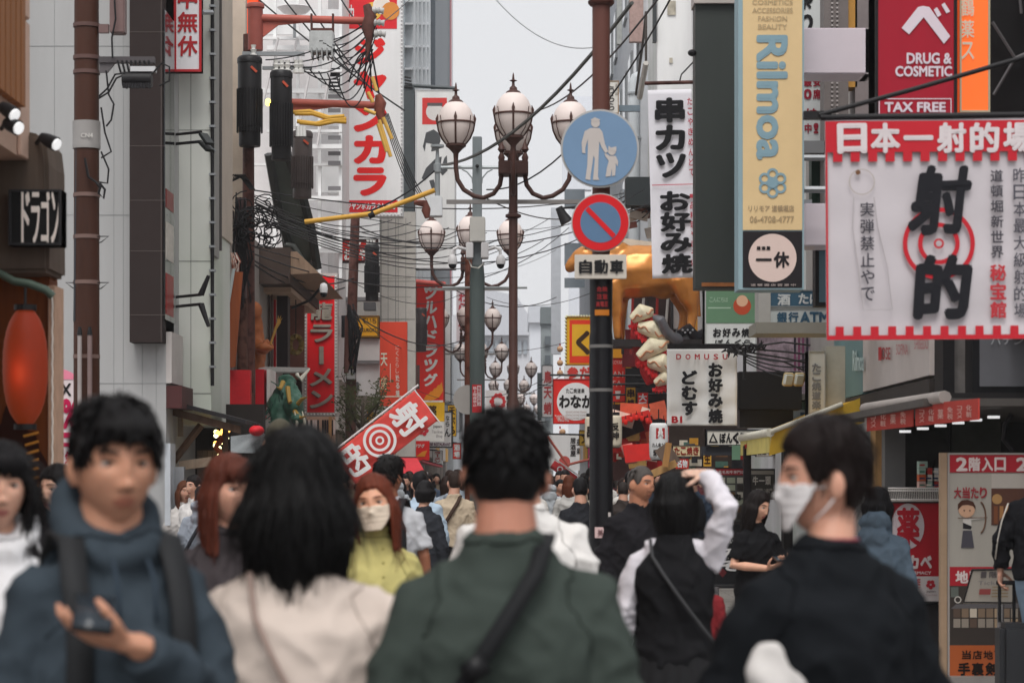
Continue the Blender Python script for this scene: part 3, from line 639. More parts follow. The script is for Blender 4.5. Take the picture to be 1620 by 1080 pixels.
P('peeling_patch', MB().box(W(1056, 24, 48.47), W(1069, 2, 48.49)), mat('#a9a294', .8, .5, 8), t)
P('peeling_patch', MB().box(W(1059, 100, 48.47), W(1064, 92, 48.49)), mat('#b5aea0', .8, .5, 8), t)
P('slot_window', MB().box(W(1033, 66, 48.4), W(1038, -60, 48.6)), mat('#3b3e40', .4), t)
P('conduit', MB().tube([W(1022, 100, 50), W(1022, 20, 50), W(1018, 60, 51), W(1006, 150, 53)], .03, 6), mat('#4a4440', .5), t)
P('shutter_edge', MB().tube([W(1022, 100, 49.5), W(1012, 155, 50.5)], .06, 6), mat('#b9b5ae', .5), t)
t = facade('panelled_building', 'pale panelled building with a brick toned upper band', XR - .1, 66, 91, 21, '#c3c5c9', (3.4, 1.6, 6, 3.2, 1.6))
P('brick_band', MB().box(W(996, 66, 65.7), W(1017, -60, 65.95)), mat('#a38a84', .8, .25, 9), t)
P('brick_band', MB().box(W(976, 70, 65.7), W(983, -60, 65.95)), mat('#9a9c9a', .8, .25, 9), t)
t = facade('distant_building', 'white distant block with dark window bands on the right row', XR - .2, 95, 122, 13.6, '#c6c9ce', None)
for y0, y1 in ((385, 420), (440, 455), (300, 330)): P('window', MB().box(W(893, y1, 94.8), W(925, y0, 94.95)), glass('#6c757c'), t)
P('mast', MB().box(W(872, 560, 100), W(887, 330, 100.4)), mat('#c9ccd2', .5), t)
t = T('grey_tower', 'pale grey tower closing the end of the street', 'building', (8, 220, 0))  # pale colours of the far-end blocks also imitate haze
P('wall', MB().box(W(838, 760, 215), W(872, 510, 228)), mat('#c4c7cd', .7, .06), t)
P('roof', MB().box(W(836, 510, 214.5), W(874, 500, 228)), mat('#b3b6bc', .7, .06), t)
t = T('gabled_building', 'pale grey distant hall with a sloping gable roof over the crowd', 'building', (0, 260, 0))
P('wall', MB().box(W(752, 760, 250), W(838, 530, 270)), mat('#b9babf', .7, .06), t)
P('roof', MB().prism([W(748, 530, 249), W(840, 530, 249), W(840, 505, 249), W(818, 468, 249), W(748, 452, 249)], (0, 22, 0)), mat('#b1b3b9', .7, .06), t)
for k in range(9): P('window', MB().box(W(756 + k * 9, 560, 249.7), W(762 + k * 9, 538, 249.9)), glass('#8e959c'), t)
t = T('slab_building', 'grey distant slab behind the lamps at the street end', 'building', (-8, 300, 0)); P('wall', MB().box(W(690, 760, 300), W(760, 560, 320)), mat('#a9abb0', .7, .06), t)
P('window', MB().box(W(700, 620, 299.7), W(756, 590, 299.9)), glass('#858b91'), t)
t = T('green_grey_building', 'narrow grey green block beside the distant mast', 'building', (3, 135, 0)); P('wall', MB().box(W(856, 760, 132), W(874, 492, 134)), mat('#8f9698', .7, .1), t); P('cap', MB().box(W(855, 512, 131.8), W(875, 490, 134)), mat('#737a7c', .7, .1), t)
for k in range(6): P('window', MB().box(W(862, 545 + k * 30, 131.7), W(871, 532 + k * 30, 131.9)), glass('#5d656a'), t)
t = T('rooftop_sign', 'faint grey billboard on a distant roof beside the lamp', 'billboard', W(905, 190, 140)); P('panel', MB().box(W(890, 300, 140), W(935, 157, 141)), mat('#cfd2d8', .6, .05), t); P('mast', MB().box(W(900, 760, 140.5), W(920, 300, 141)), mat('#cfd2d8', .6, .05), t)

# near right upper signs
t = T('dark_facade', 'black sign scaffold facade at the top right corner', 'facade', (4.2, 18.5, 0))
P('panel', MB().box(W(1560, 190, 18.2), W(1760, -120, 18.5)), mat('#131315', .6, .3), t)
for a, b in (((1570, 35), (1606, 92)), ((1606, 92), (1572, 150)), ((1606, 92), (1680, 60)), ((1612, -20), (1616, 22))): P('brace', MB().tube([W(*a, 18.1), W(*b, 18.1)], .012, 6), mat('#5a5a5c', .4), t)
t, g = sign('drug_sign', 'deep red drug and cosmetic sign with white lettering', 'sign', (1384, -90, 1514, 186), 17, .3, '#a01a2e', '#1b1a1c', fw=5)
v = [(1426, 45), (1452, 12), (1460, 10), (1470, 12), (1503, 58), (1493, 70), (1461, 28), (1438, 55)]
shape(t, g, 'lettering', v, '#d3c6cf', .008)
for q in ([(1477, 16), (1482, 12), (1489, 24), (1483, 28)], [(1489, 8), (1494, 5), (1503, 19), (1497, 22)]): shape(t, g, 'lettering', q, '#d3c6cf', .008)
text(t, g, 'カ', 1430, -70, 1500, -8, '#d3c6cf', 'row', .06)
text(t, g, 'DRUG &', 1434, 84, 1505, 102, '#d3c6cf', 'fit', .045); text(t, g, 'COSMETIC', 1416, 105, 1506, 122, '#d3c6cf', 'fit', .045)
text(t, g, 'TAX FREE', 1399, 162, 1496, 178, '#d3c6cf', 'fit', .05)
for q in (rect(1390, 156, 1505, 157.5), rect(1390, 157.5, 1391.5, 186), rect(1503.5, 157.5, 1505, 186)): shape(t, g, 'frame_line', q, '#d3c6cf', .007)
t, g = sign('led_sign', 'glowing orange vertical LED sign beside the red drug sign', 'sign', (1518, -90, 1566, 178), 17.1, .25, '#f2622a', '#b5aa90', emit=.45, fw=3, var=.25)
text(t, g, '鶴薬ス', 1520, -5, 1541, 98, '#f6c9b4', 'col', .02)
t, g = sign('column_sign', 'white board with black and red brush characters behind the cream sign', 'sign', (1240, -90, 1303, 226), 23, .2, '#c3c6c6', '#8b8d8e', fw=2)
text(t, g, '祭り', 1262, -20, 1286, 58, '#1d1d1f', 'col', .05, shear=.1); text(t, g, '最安', 1270, 122, 1300, 138, '#8e2233', 'row', .05); text(t, g, '0席', 1270, 141, 1300, 158, '#8e2233', 'row', .05); text(t, g, 'は', 1274, 172, 1294, 185, '#8e2233', 'row', .05); text(t, g, '中!', 1272, 195, 1297, 212, '#8e2233', 'row', .05)
t = T('blank_boxes', 'pale blank sign box projecting between the cream and red signs', 'sign box', W(1320, 118, 20.5)); P('box', MB().box(W(1268, 117, 20.5), W(1369, 58, 20.9)), mat('#cbc1c8', .4, .06), t, bev=.01); P('edge', MB().box(W(1369.3, 117, 20.5), W(1371, 58, 20.9)), mat('#9b9598', .4), t)
t = T('blank_boxes', 'lower pale blank sign box half hidden by the white banner', 'sign box', W(1290, 390, 20.5)); P('box', MB().box(W(1272, 389, 20.5), W(1340, 330, 20.9)), mat('#cbc1c8', .4, .06), t, bev=.01); P('bracket', MB().box(W(1272, 330, 20.6), W(1280, 320, 20.8)), STEEL(), t)
t = T('metal_column', 'perforated grey metal sign column with a yellow strip', 'column', W(1330, 300, 22)); P('column', MB().box(W(1304, 330, 22), W(1335, -90, 22.3)), mat('#6f6866', .5, .2), t); P('yellow_strip', MB().box(W(1337, 138, 22.05), W(1350, -90, 22.3)), mat('#b98a45', .5, .2), t); P('pole', MB().box(W(1353, 330, 22.05), W(1378, -90, 22.4)), mat('#857c7c', .45, .2, metal=.2), t)
for k in range(38): P('perforation', MB().box(W(1315, -80 + k * 7, 21.985), W(1318, -77 + k * 7, 21.995)), mat('#a39c9a', .5), t); P('perforation', MB().box(W(1323, -80 + k * 7, 21.985), W(1326, -77 + k * 7, 21.995)), mat('#a39c9a', .5), t)
P('green_panel', MB().box(W(1284, 330, 22.4), W(1312, 240, 22.6)), mat('#253a30', .5), t); P('shelf', MB().box(W(1268, 242, 22.0), W(1312, 232, 22.39)), mat('#6f7072', .5), t)
t = T('screen_box', 'dark framed blue screen beside the white shooting gallery banner', 'screen', W(1300, 480, 21)); P('frame', MB().box(W(1290, 484, 21), W(1330, 390, 21.2)), BLK(), t); P('screen', MB().box(W(1296, 478, 20.985), W(1328, 397, 20.995)), mat('#55707c', .2, .2), t)

# cream vertical sign
t, g = sign('cream_sign', 'tall cream sign with pale blue rounded letters and a flower', 'sign', (1168, -90, 1272, 458), 20, .35, '#8ba3ab', None)
shape(t, g, 'cream_face', rect(1175, -90, 1269, 364), '#d3b98c', .006)
shape(t, g, 'black_face', rect(1175, 366, 1269, 455), '#221f22', .006); shape(t, g, 'disc', circ(1222, 408, 38), '#d2bdb5', .01)
LB = '#7d9aa6'
text(t, g, 'Rilmoa', 1196, 56, 1246, 253, LB, 'turn', .045, .012)
for k in range(6):
    a = k * math.pi / 3 + .52; ring(t, g, 1222 + 14.5 * math.cos(a), 290 + 14.5 * math.sin(a), 5.2, 9, LB, .012 + k * .0006, 'petal')
shape(t, g, 'flower_heart', circ(1222, 290, 8), LB, .017)
for k, s in enumerate(('COSMETICS', 'ACCESSORIES', 'FASHION', 'BEAUTY')): text(t, g, s, 1190 + 3 * (k > 1) * 3, 0 + k * 13, 1254 - 3 * (k > 1) * 3, 8 + k * 13, '#b39f7c', 'fit', .02, .012)
text(t, g, 'リリモア 道頓堀店', 1184, 325, 1256, 335, '#96836a', 'fit', .02, .012); text(t, g, '06-4708-4777', 1186, 342, 1256, 352, '#a38f70', 'fit', .02, .012)
text(t, g, '一休', 1194, 398, 1250, 424, '#221f22', 'row', .05, .014); text(t, g, '居酒屋', 1196, 390, 1219, 396, '#221f22', 'row', .06, .014); text(t, g, '道頓堀店営業中', 1186, 449, 1260, 453, '#a89c98', 'row', .03, .014)
P('bracket', MB().tube([W(1272, 300, 20.2), W(1400, 300, 20.2)], .03, 6), STEEL(), t)
# dark sign back
t, g = sign('dark_sign', 'plain dark grey green sign back beside the cream sign', 'sign', (1100, 5, 1168, 456), 21.5, .3, '#353937', None)
P('orange_strip', MB().box(W(1110, 453, 21.485), W(1162, 447, 21.49)), mat('#8f5a34', .5, .5, 20), t); P('cap', MB().box(W(1098, 5, 21.45), W(1170, 1, 21.8)), mat('#a49c98', .5), t)  # mottled orange-brown strip along the lower edge of the sign
P('bracket', MB().tube([W(1168, 250, 21.7), W(1340, 250, 21.7)], .03, 6), STEEL(), t); P('edge_lamp', MB().ball(W(1095, 84, 21.5), (.04, .05, .03), 8), BLK(), t, True)
# kushikatsu banner
def cloth(name, t, g, box, col, sag=.012, nx=24, ny=40, th=.004, m=None):
    x0, y0, x1, y1 = box; mb = MB(); vs = []; fs = []
    for j in range(ny + 1):
        for i in range(nx + 1):
            u, v = i / nx, j / ny
            l = sag * (math.sin(u * 7 + v * 3) * .6 * v + noise.noise((u * 3 + x0, v * 5, 2)) * 1.2 * (.25 + v))
            vs.append(g(x0 + (x1 - x0) * u, y0 + (y1 - y0) * v, l))
    for j in range(ny):
        for i in range(nx): a = j * (nx + 1) + i; fs.append((a, a + nx + 1, a + nx + 2, a + 1))
    mb.add(vs, fs); o = P(name, mb, m or mat(col, .85, .08, 2, bump=.05), t, True)
    so = o.modifiers.new('thick', 'SOLIDIFY'); so.thickness = th; so.offset = 0
    return o
t = T('food_banner', 'long white cloth banner with black food characters', 'banner', W(1062, 440, 25)); g = rot2(facing(25), 1062, 280, -1.5)
cloth('cloth', t, g, (1028, 142, 1098, 440), '#d4d2d8')
text(t, g, '串カツ', 1038, 153, 1086, 284, '#17171a', 'col', .06, .03, gap=.08, fill=1, wob=.02); text(t, g, 'お好み焼', 1042, 302, 1092, 434, '#17171a', 'col', .06, .03, gap=.04, fill=1, wob=.02)
for k, s in enumerate('たこやきめんどて'): text(t, g, s, 1090, 155 + k * 16, 1098, 169 + k * 16, '#a8404c', 'col', .03, .03)
for k, s in enumerate('一品料理やきそば'): text(t, g, s, 1090, 305 + k * 15, 1098, 318 + k * 15, '#a8404c', 'col', .03, .03)
shape(t, g, 'line_mark', rect(1031, 292, 1096, 293.5), '#b5606a', .03)
P('rod', MB().tube([W(1020, 132, 25), W(1104, 130, 25)], .02, 8), BROWN(), t, True); P('mount', MB().tube([W(1100, 130, 25), W(1330, 130, 25)], .025, 8), BLK(), t); P('chain', MB().tube([W(1075, 130, 25), W(1078, 118, 25), W(1100, 95, 25)], .008, 5), BLK(), t)

# big shooting gallery banner
t = T('gallery_banner', 'big white shooting gallery banner with red target and black characters', 'banner', W(1480, 535, 14)); g = rot2(facing(14), 1460, 360, -.4)
cloth('cloth', t, g, (1306, 187, 1680, 537), '#b9b3b7', .014, 40, 40)
RD = '#b2202c'
shape(t, g, 'red_band', rect(1306, 192, 1680, 241), RD, .022)
for k in range(14): shape(t, g, 'tooth', rect(1306 + 12 + k * 27.6, 241, 1306 + 26.5 + k * 27.6, 256), RD, .022); shape(t, g, 'tooth', rect(1320 + k * 27.6, 516, 1333 + k * 27.6, 530), RD, .022)
shape(t, g, 'red_band', rect(1306, 530, 1680, 537), RD, .023); shape(t, g, 'red_band', rect(1306, 241, 1309, 530), RD, .023)
text(t, g, '日本一射的場', 1322, 195, 1636, 243, '#c9c0c2', 'row', .05, .026, gap=.1, fill=1, wob=.02)
for r0, r1 in ((50, 57), (26, 33), (5, 8)): ring(t, g, 1484, 386, r0, r1, RD, .024)
text(t, g, '射', 1434, 262, 1540, 372, '#16161c', 'row', .05, .028, shear=.12, fill=1, wob=.03); text(t, g, '的', 1440, 402, 1540, 506, '#16161c', 'row', .06, .028, shear=.08, fill=1, wob=.03)
text(t, g, '実弾禁止やで', 1360, 318, 1382, 478, '#3f3d44', 'col', .02, .026, gap=.15); ring(t, g, 1363, 288, 19, 20.5, '#a59c96', .026); shape(t, g, 'knot', circ(1357, 273, 4), '#6a4a34', .027)
mb = MB(); q = [(1350, 312), (1348, 360), (1356, 420), (1364, 490), (1410, 490), (1402, 420), (1388, 360), (1382, 312)]
mb.tube([g(x, y, .026) for x, y in q], .0025, 5); P('outline', mb, mat('#a8a2a4', .6), t)
text(t, g, '道頓堀新世界', 1566, 268, 1586, 412, '#3f3d44', 'col', .03, .026, gap=.2); text(t, g, '秘宝館', 1564, 418, 1590, 506, '#b03038', 'col', .04, .026); text(t, g, '昨日本最大級射的場', 1602, 266, 1622, 506, '#4a4850', 'col', .02, .026)
P('rod', MB().tube([W(1298, 186, 14), W(1760, 180, 14)], .018, 8), BLK(), t, True)
P('stay', MB().tube([W(1296, 182, 14), W(1450, 140, 14), W(1760, 50, 14)], .014, 8), BLK(), t, True)
P('end_clamp', MB().box(W(1272, 188, 14.0), W(1304, 178, 14.06)), BLK(), t)
P('mount', MB().box(W(1755, 200, 13.95), W(1800, 30, 14.1)), BLK(), t)

# signs under it
t, g = sign('tobacco_sign', 'blue sign with white characters over the bank sign', 'sign', (1214, 458, 1312, 486), 23, .3, '#3f5f74', '#8a8d8c', fw=2); text(t, g, '酒', 1228, 465, 1252, 483, '#c8cccc', 'row', .05); text(t, g, 'たばこ', 1262, 464, 1316, 481, '#c8cccc', 'row', .05)
t, g = sign('bank_sign', 'white bank machine sign with blue lettering', 'sign', (1214, 487, 1312, 516), 23, .3, '#c0c6c6', '#8a8d8c', fw=2); text(t, g, '銀行', 1228, 493, 1264, 512, '#36566c', 'row', .05); text(t, g, 'ATM', 1265, 493, 1312, 512, '#36566c', 'fit', .05)
P('lintel', MB().box(W(1196, 527, 22.9), W(1314, 517, 23.6)), mat('#8d8a80', .5, .15), t); P('jamb', MB().box(W(1200, 516, 22.95), W(1213, 462, 23.3)), mat('#a9a7a2', .5), t)
t, g = sign('okonomiyaki_sign', 'green and white lightbox with black food script', 'sign', (1115, 457, 1197, 545), 29, .35, '#c4c6c4', '#9a9c9a', fw=2)
shape(t, g, 'green_face', rect(1117, 460, 1195, 511), '#5d7d63', .006); text(t, g, 'お好み焼', 1127, 519, 1187, 533, '#1f1f22', 'row', .05); text(t, g, 'ぼんくら', 1130, 537, 1190, 547, '#1f1f22', 'row', .05)
text(t, g, 'こんにちは', 1122, 470, 1152, 478, '#9ab09c', 'row', .01); shape(t, g, 'line_mark', rect(1120, 486, 1156, 488), '#9ab09c', .008); shape(t, g, 'round_mark', circ(1174, 484, 14), '#a8452c', .008); shape(t, g, 'round_mark', circ(1174, 476, 9), '#c9a084', .0095)
# cloth banner
t = T('grey_banner', 'grey white cloth banner with red capitals and two columns of kana', 'banner', W(1110, 675, 26)); g = facing(26)
cloth('cloth', t, g, (1055, 552, 1166, 673), '#cfcecc', .02)
text(t, g, 'DOMUSU', 1066, 560, 1154, 569, '#a12028', 'row', .04, .04, gap=.45); text(t, g, 'B1', 1062, 658, 1079, 669, '#a12028', 'fit', .06, .04)
text(t, g, 'お好み焼', 1120, 573, 1143, 670, '#1c1c20', 'col', .07, .04, gap=.06, wob=.02, fill=1); text(t, g, 'どむす', 1078, 585, 1103, 658, '#1c1c20', 'col', .07, .04, gap=.06, wob=.02, fill=1)
P('rod', MB().box(W(1056, 551, 26.0), W(1170, 544, 26.05)), BLK(), t)
t = T('ornate_bracket', 'black wrought bracket with barbed leaves over the grey banner', 'bracket', W(1180, 560, 25.8))
mb = MB()
for k in range(34):
    x = 1150 + k * 1.8 + rnd.uniform(-2, 2); y = 553 + 5 * math.sin(k) - (k > 20) * 4; a = rnd.uniform(0, 6.3); q = W(x, y, 25.9)
    mb.tube([q, q + Vector((math.cos(a) * .06, rnd.uniform(-.03, .03), math.sin(a) * .06))], [.018, .004], 5)
P('leaf', mb, BLK(), t)
for k, (ys) in enumerate(((552, 556, 561), (558, 566, 575), (564, 572, 590), (548, 541, 546))): P('bar', MB().tube([W(1150, 553 + k, 25.9), W(1190, ys[0], 25.9), W(1240, ys[1], 25.9), W(1282, ys[2], 25.9)], .011, 6), BLK(), t, True)
P('post', MB().tube([W(1178, 552, 25.9), W(1178, 600, 25.9)], .02, 6), BLK(), t)
t = T('black_box_sign', 'big black sign box under the wrought bracket', 'sign box', W(1215, 690, 26.5)); P('panel', MB().box(W(1168, 648, 26.5), W(1262, 590, 26.9)), mat('#161618', .5, .2), t, bev=.01); P('base_panel', MB().box(W(1170, 676, 26.7), W(1250, 649, 27)), mat('#26272b', .4, .3), t); P('bracket', MB().tube([W(1250, 600, 26.7), W(1350, 600, 26.7)], .03, 6), BLK(), t)
for k, x in enumerate((1247, 1264)):
    t = T('floodlight', ['open framed yellowish floodlight at the black sign box corner', 'second yellowish floodlight nearer the grey pillar'][k], 'floodlight', W(x, 600, 25.5))
    m_ = Matrix.Rotation(R(25), 3, 'Z') @ Matrix.Rotation(R(20), 3, 'X'); P('housing', MB().obox(W(x, 600, 25.5), (.11, .06, .14), m_), mat('#b5a27a', .5, .2), t, bev=.01); P('glass', MB().obox(W(x, 600, 25.46) , (.08, .05, .1), m_), glass('#b8bcb8'), t); P('arm', MB().tube([W(x, 595, 25.6), W(1300, 588, 25.7), W(1332, 590, 25.7), W(1337, 605, 25.7)], .012, 6), mat('#c9c4b4', .4), t)
t, g = sign('script_pillar', 'beige pillar sign with grey brush script', 'sign', (1279, 555, 1306, 700), 25.2, .3, '#b3b1aa', '#8f8d86', fw=1.5); text(t, g, 'たこ焼道楽', 1284, 574, 1299, 648, '#6f6f70', 'col', .05)
P('flank', MB().box(W(1306.5, 700, 25.25), W(1338, 550, 25.6)), mat('#a39f94', .7, .25), t)
t = T('green_awning_unit', 'small teal counter sign under a dark ledge', 'sign', W(1262, 660, 27.5)); P('panel', MB().box(W(1250, 665, 27.6), W(1280, 636, 27.9)), mat('#3d5c58', .4, .2), t); P('ledge', MB().box(W(1240, 632, 27.3), W(1282, 626, 28)), mat('#4a4c4c', .5), t); P('lower_panel', MB().box(W(1252, 662, 27.58), W(1279, 648, 27.59)), mat('#a9b6bc', .4), t)
shape(t, facing(27.57), 'lettering', rect(1266, 652, 1276, 657), '#3d5a74')
t = T('patterned_wall', 'pinkish patterned shop wall behind the bracket', 'wall', W(1250, 600, 29.5))
P('panel', MB().box(W(1200, 640, 29.2), W(1345, 528, 29.45)), mat('#8f7f88', .6, .8, 9), t)
for k in range(14): x = 1256 + (k % 7) * 6.5; P('character_mark', MB().box(W(x, 560 + (k // 7) * 26, 29.18), W(x + 3, 533 + (k // 7) * 26, 29.19)), mat('#6d3a55' if k % 3 else '#2b2530', .6, .4, 20), t)

# cosmetics fascia along the facade
t = T('shop_fascia', 'cosmetics shop fascia board with teal and white halves', 'fascia', (XR - .1, 23, 2.4))
g = along(XR - .12); gg = lambda x, y, l=0: g(x, y, l)
def fas(x0, x1, za, zb, col, th=.2):   # slab on the facade between two pixel columns
    y0_, y1_ = XR * F / (x1 - HX), XR * F / (x0 - HX); return MB().box((XR - .12, y0_, za), (XR + .05, y1_, zb))
P('teal_panel', fas(1337, 1384, 2.44, 3.2, 0), mat('#5f8084', .4, .1), t); P('white_panel', fas(1384.3, 1493, 2.46, 3.2, 0), mat('#c3bab6', .4, .1), t)
P('under_edge', fas(1337, 1493, 2.24, 2.43, 0), mat('#3b3634', .6, .2), t)
text(t, g, 'Rilmoa', 1352, 553, 1370, 588, '#b8cccc', 'fit', .04, .02); text(t, g, 'KOSE', 1393, 549, 1412, 569, '#a33438', 'fit', .02, .02); text(t, g, 'SOFINA', 1421, 544, 1440, 561, '#b06468', 'fit', .0, .02); text(t, g, 'SHISEIDO', 1450, 536, 1472, 552, '#b06468', 'fit', .0, .02); shape(t, g, 'red_mark', rect(1393, 549, 1398, 570), '#b02028', .021)
t = T('corner_screen', 'glass corner case and dark framed screen above the entrance', 'screen', (3.4, 19, 2.3)); P('case', MB().box(W(1496, 622, 19.6), W(1534, 480, 19.9)), mat('#7b7775', .3, .4, 5), t); P('case_edge', MB().box(W(1492, 628, 19.5), W(1496, 480, 19.9)), BLK(), t)
P('frame', MB().box(W(1538, 624, 19.3), W(1700, 470, 19.6)), mat('#1a1a1d', .4), t); P('screen', MB().box(W(1550, 611, 19.28), W(1700, 480, 19.295)), mat('#6e6f74', .2, .1), t); P('beam', MB().box(W(1494, 636, 19.2), W(1700, 626, 19.9)), mat('#2c2a2b', .5), t)
text(t, facing(19.26), 'パチンコ', 1566, 530, 1640, 545, '#a9abb0', 'row', .03)
# shop interior under the fascia
t = T('open_shop', 'open dark shop front with pillars and downlights under the red valance', 'shop front', (4, 21, 0))
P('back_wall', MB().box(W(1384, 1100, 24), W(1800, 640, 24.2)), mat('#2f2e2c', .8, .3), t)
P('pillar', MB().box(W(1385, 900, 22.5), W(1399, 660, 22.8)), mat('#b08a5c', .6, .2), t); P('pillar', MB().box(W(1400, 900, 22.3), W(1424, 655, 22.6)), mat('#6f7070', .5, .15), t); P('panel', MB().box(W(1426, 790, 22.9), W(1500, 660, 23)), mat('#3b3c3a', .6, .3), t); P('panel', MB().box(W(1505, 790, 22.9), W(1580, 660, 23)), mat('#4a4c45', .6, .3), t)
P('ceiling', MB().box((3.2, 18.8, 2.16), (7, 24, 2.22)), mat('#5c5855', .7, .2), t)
for k in range(6): P('downlight', MB().lathe([(.05, 0), (.05, .02)], W(1432 + k * 28, 684 - k * 4.5, 20.8 - k * .28) , 14), mat('#fff4dc', .3, 0, emit=.6), t)
P('cable', MB().tube([W(1600, 655, 19), W(1590, 672, 19), W(1588, 695, 19), W(1602, 712, 19)], .02, 6), BLK(), t)
# red valance
t = T('red_valance', 'faded red shop valance with white vertical lettering', 'awning', (3.3, 21, 2)); g = along(3.28)
for x0, x1 in ((1373, 1446), (1450, 1550)):
    ya = lambda x: 648 - (x - 1373) * .102; yb = lambda x: 682 - (x - 1373) * .105
    mb = MB(); quad_slab(mb, g, [(x0, ya(x0)), (x1, ya(x1)), (x1, yb(x1)), (x0, yb(x0))], -.01, 0); P('cloth', mb, mat('#b04038', .8, .15, 4, bump=.1), t)
    n = 4 if x0 < 1400 else 6
    for k in range(n):
        xa = x0 + 6 + k * (x1 - x0 - 10) / n; s = ('コスメ', '化粧', '薬', '免税')[k % 4]; text(t, g, s, xa, ya(xa) + 8, xa + 9, yb(xa) - 5, '#dca9a0', 'col', .02, .012)
P('roller', MB().tube([g(1368, 646, .0), g(1495, 628, .0)], .05, 8), mat('#a59d98', .5), t, True); P('rail', MB().tube([g(1371, 644, .0), g(1371, 682, .0)], .02, 6), mat('#b0a8a4', .5), t)
# yellow awning
t = T('yellow_awning', 'yellow folding shop awning running back along the right shops', 'awning', (3.2, 28, 2.2))
a0, a1 = 24.2, 27.2; ym = mat('#e0a838', .75, .2, 3)
P('canopy', MB().prism([(3.62, a0, 2.45), (2.6, a0, 2.05), (2.6, a0, 2.02), (3.62, a0, 2.41)], (0, a1 - a0, 0)), ym, t)
P('end_flap', MB().prism([(3.62, a0 - .03, 2.46), (2.6, a0 - .03, 2.06), (2.57, a0 - .03, 1.83), (2.75, a0 - .03, 1.88), (3.62, a0 - .03, 2.2)], (0, .02, 0)), mat('#e8b040', .75, .25, 3), t)
P('valance', MB().box((2.57, a0, 1.86), (2.59, a1, 2.05)), mat('#e2c878', .8, .2, 4), t)
P('edge_bar', MB().tube([(3.3, a0 - .06, 2.345), (2.58, a0 - .06, 2.065)], .024, 8), mat('#ddd4c4', .5), t, True); P('front_bar', MB().tube([(2.58, a0 - .05, 2.06), (2.58, a1, 2.06)], .045, 8), mat('#ddd4c4', .5), t, True)
# stand below far right: signs along the right
t, g = sign('bonkura_sign', 'white board with black kana and a triangle on the right row', 'sign', (1117, 679, 1222, 705), 33, .2, '#d2cec4', '#26272b', fw=2); text(t, g, 'ぼんくら家', 1138, 683, 1190, 702, '#1b1b1e', 'row', .07, gap=.02); text(t, g, '2F', 1192, 681, 1208, 692, '#8a7a3a', 'fit', .03); shape(t, g, 'triangle', [(1121, 700), (1128, 684), (1136, 700)], '#1b1b1e', .008); shape(t, g, 'triangle', [(1124.5, 698), (1128, 689), (1132, 698)], '#bdb9ae', .011)
P('under_board', MB().box(W(1110, 720, 33.05), W(1230, 706, 33.3)), mat('#34353a', .5), t)
t = T('dark_shop', 'dark low shop fronts under the right hand signs', 'building', (5, 36, 0)); P('wall', MB().box(W(1060, 900, 37), W(1345, 640, 37.3)), mat('#3a2f2a', .8, .5, 3), t); P('wall', MB().box(W(1240, 900, 31), W(1345, 665, 31.3)), mat('#1d1a1a', .8, .4, 3), t); P('lintel', MB().box(W(1060, 640, 36.8), W(1345, 628, 37.5)), mat('#5a4a40', .7, .4), t)
for k in range(30):
    x = 1062 + rnd.random() * 150; y = 690 + rnd.random() * 60; c_ = rnd.choice(['#b8842f', '#9a2a22', '#c7bfae', '#6a4a30', '#47655a', '#d0b46a', '#2a2a2e'])
    P('price_card', MB().box(W(x, y + 6 + rnd.random() * 10, 36.6 - k * .01), W(x + 6 + rnd.random() * 14, y, 36.61 - k * .01)), mat(c_, .6, .3, 8), t)
# dark steelwork of the far right
t, g = sign('yellow_board', 'yellow and red boxed sign with a black kana stroke', 'sign', (895, 500, 958, 577), 50, .35, '#e4a828', '#b8801a', fw=2); shape(t, g, 'red_frame', rect(901, 506, 958, 574), '#dc3a22', .006); shape(t, g, 'yellow_face', rect(905, 513, 958, 563), '#d9a52a', .009); text(t, g, 'くし', 910, 522, 960, 562, '#3a2618', 'row', .07, .014)
for k in range(14): P('bulb', MB().ball(g(897 + k * 4.5, 500, .02), .025, 4), mat('#e8d8b0', .3), t, True); P('bulb', MB().ball(g(895, 502 + k * 5.6, .02), .025, 4), mat('#e8d8b0', .3), t, True)
t, g = sign('takoyaki_sign', 'red square sign with a white disc and black kana', 'sign', (875, 599, 937, 670), 47, .3, '#da302a', '#a32522', fw=1.5); shape(t, g, 'disc', circ(911, 635, 30), '#e4dedb', .006); text(t, g, 'わなか', 884, 624, 938, 646, '#1f1c1c', 'row', .06, .01, gap=.04); text(t, g, 'たこ焼道楽', 895, 614, 925, 622, '#2a2626', 'row', .03, .01)
text(t, g, 'TAKOYAKI', 880, 656, 898, 667, '#d8c8c4', 'fit', .03, .01, shear=-.5); 
for k in range(3): text(t, g, 'SENNICHIMAE OSAKA', 895, 650 + k * 5, 928, 653 + k * 5, '#a9908a', 'fit', 0, .01)
t, g = sign('red_kan_sign', 'red board with white capitals behind the sign pole', 'sign', (955, 566, 990, 636), 48, .3, '#d63228', '#8d2420', fw=1.5); text(t, g, 'TAKOYAKI', 962, 570, 986, 576, '#d8b8b0', 'fit', .01); text(t, g, 'KAN', 962, 587, 986, 597, '#d8b8b0', 'fit', .01); text(t, g, 'TA', 966, 602, 984, 611, '#d8b8b0', 'fit', .01); shape(t, g, 'cup', [(973, 618), (982, 618), (980, 631), (975, 631)], '#d8c8c4', .01)
t, g = sign('yellow_edge_board', 'orange yellow board half hidden by the sign pole', 'sign', (955, 545, 1000, 640), 51, .3, '#c98a24', '#a8741c')
t, g = sign('kushi_sign', 'white red patterned board under the yellow sign', 'sign', (893, 578, 937, 600), 49, .2, '#e2dad6', None); text(t, g, '参だ', 896, 580, 936, 599, '#c2403a', 'row', .06, fill=1)
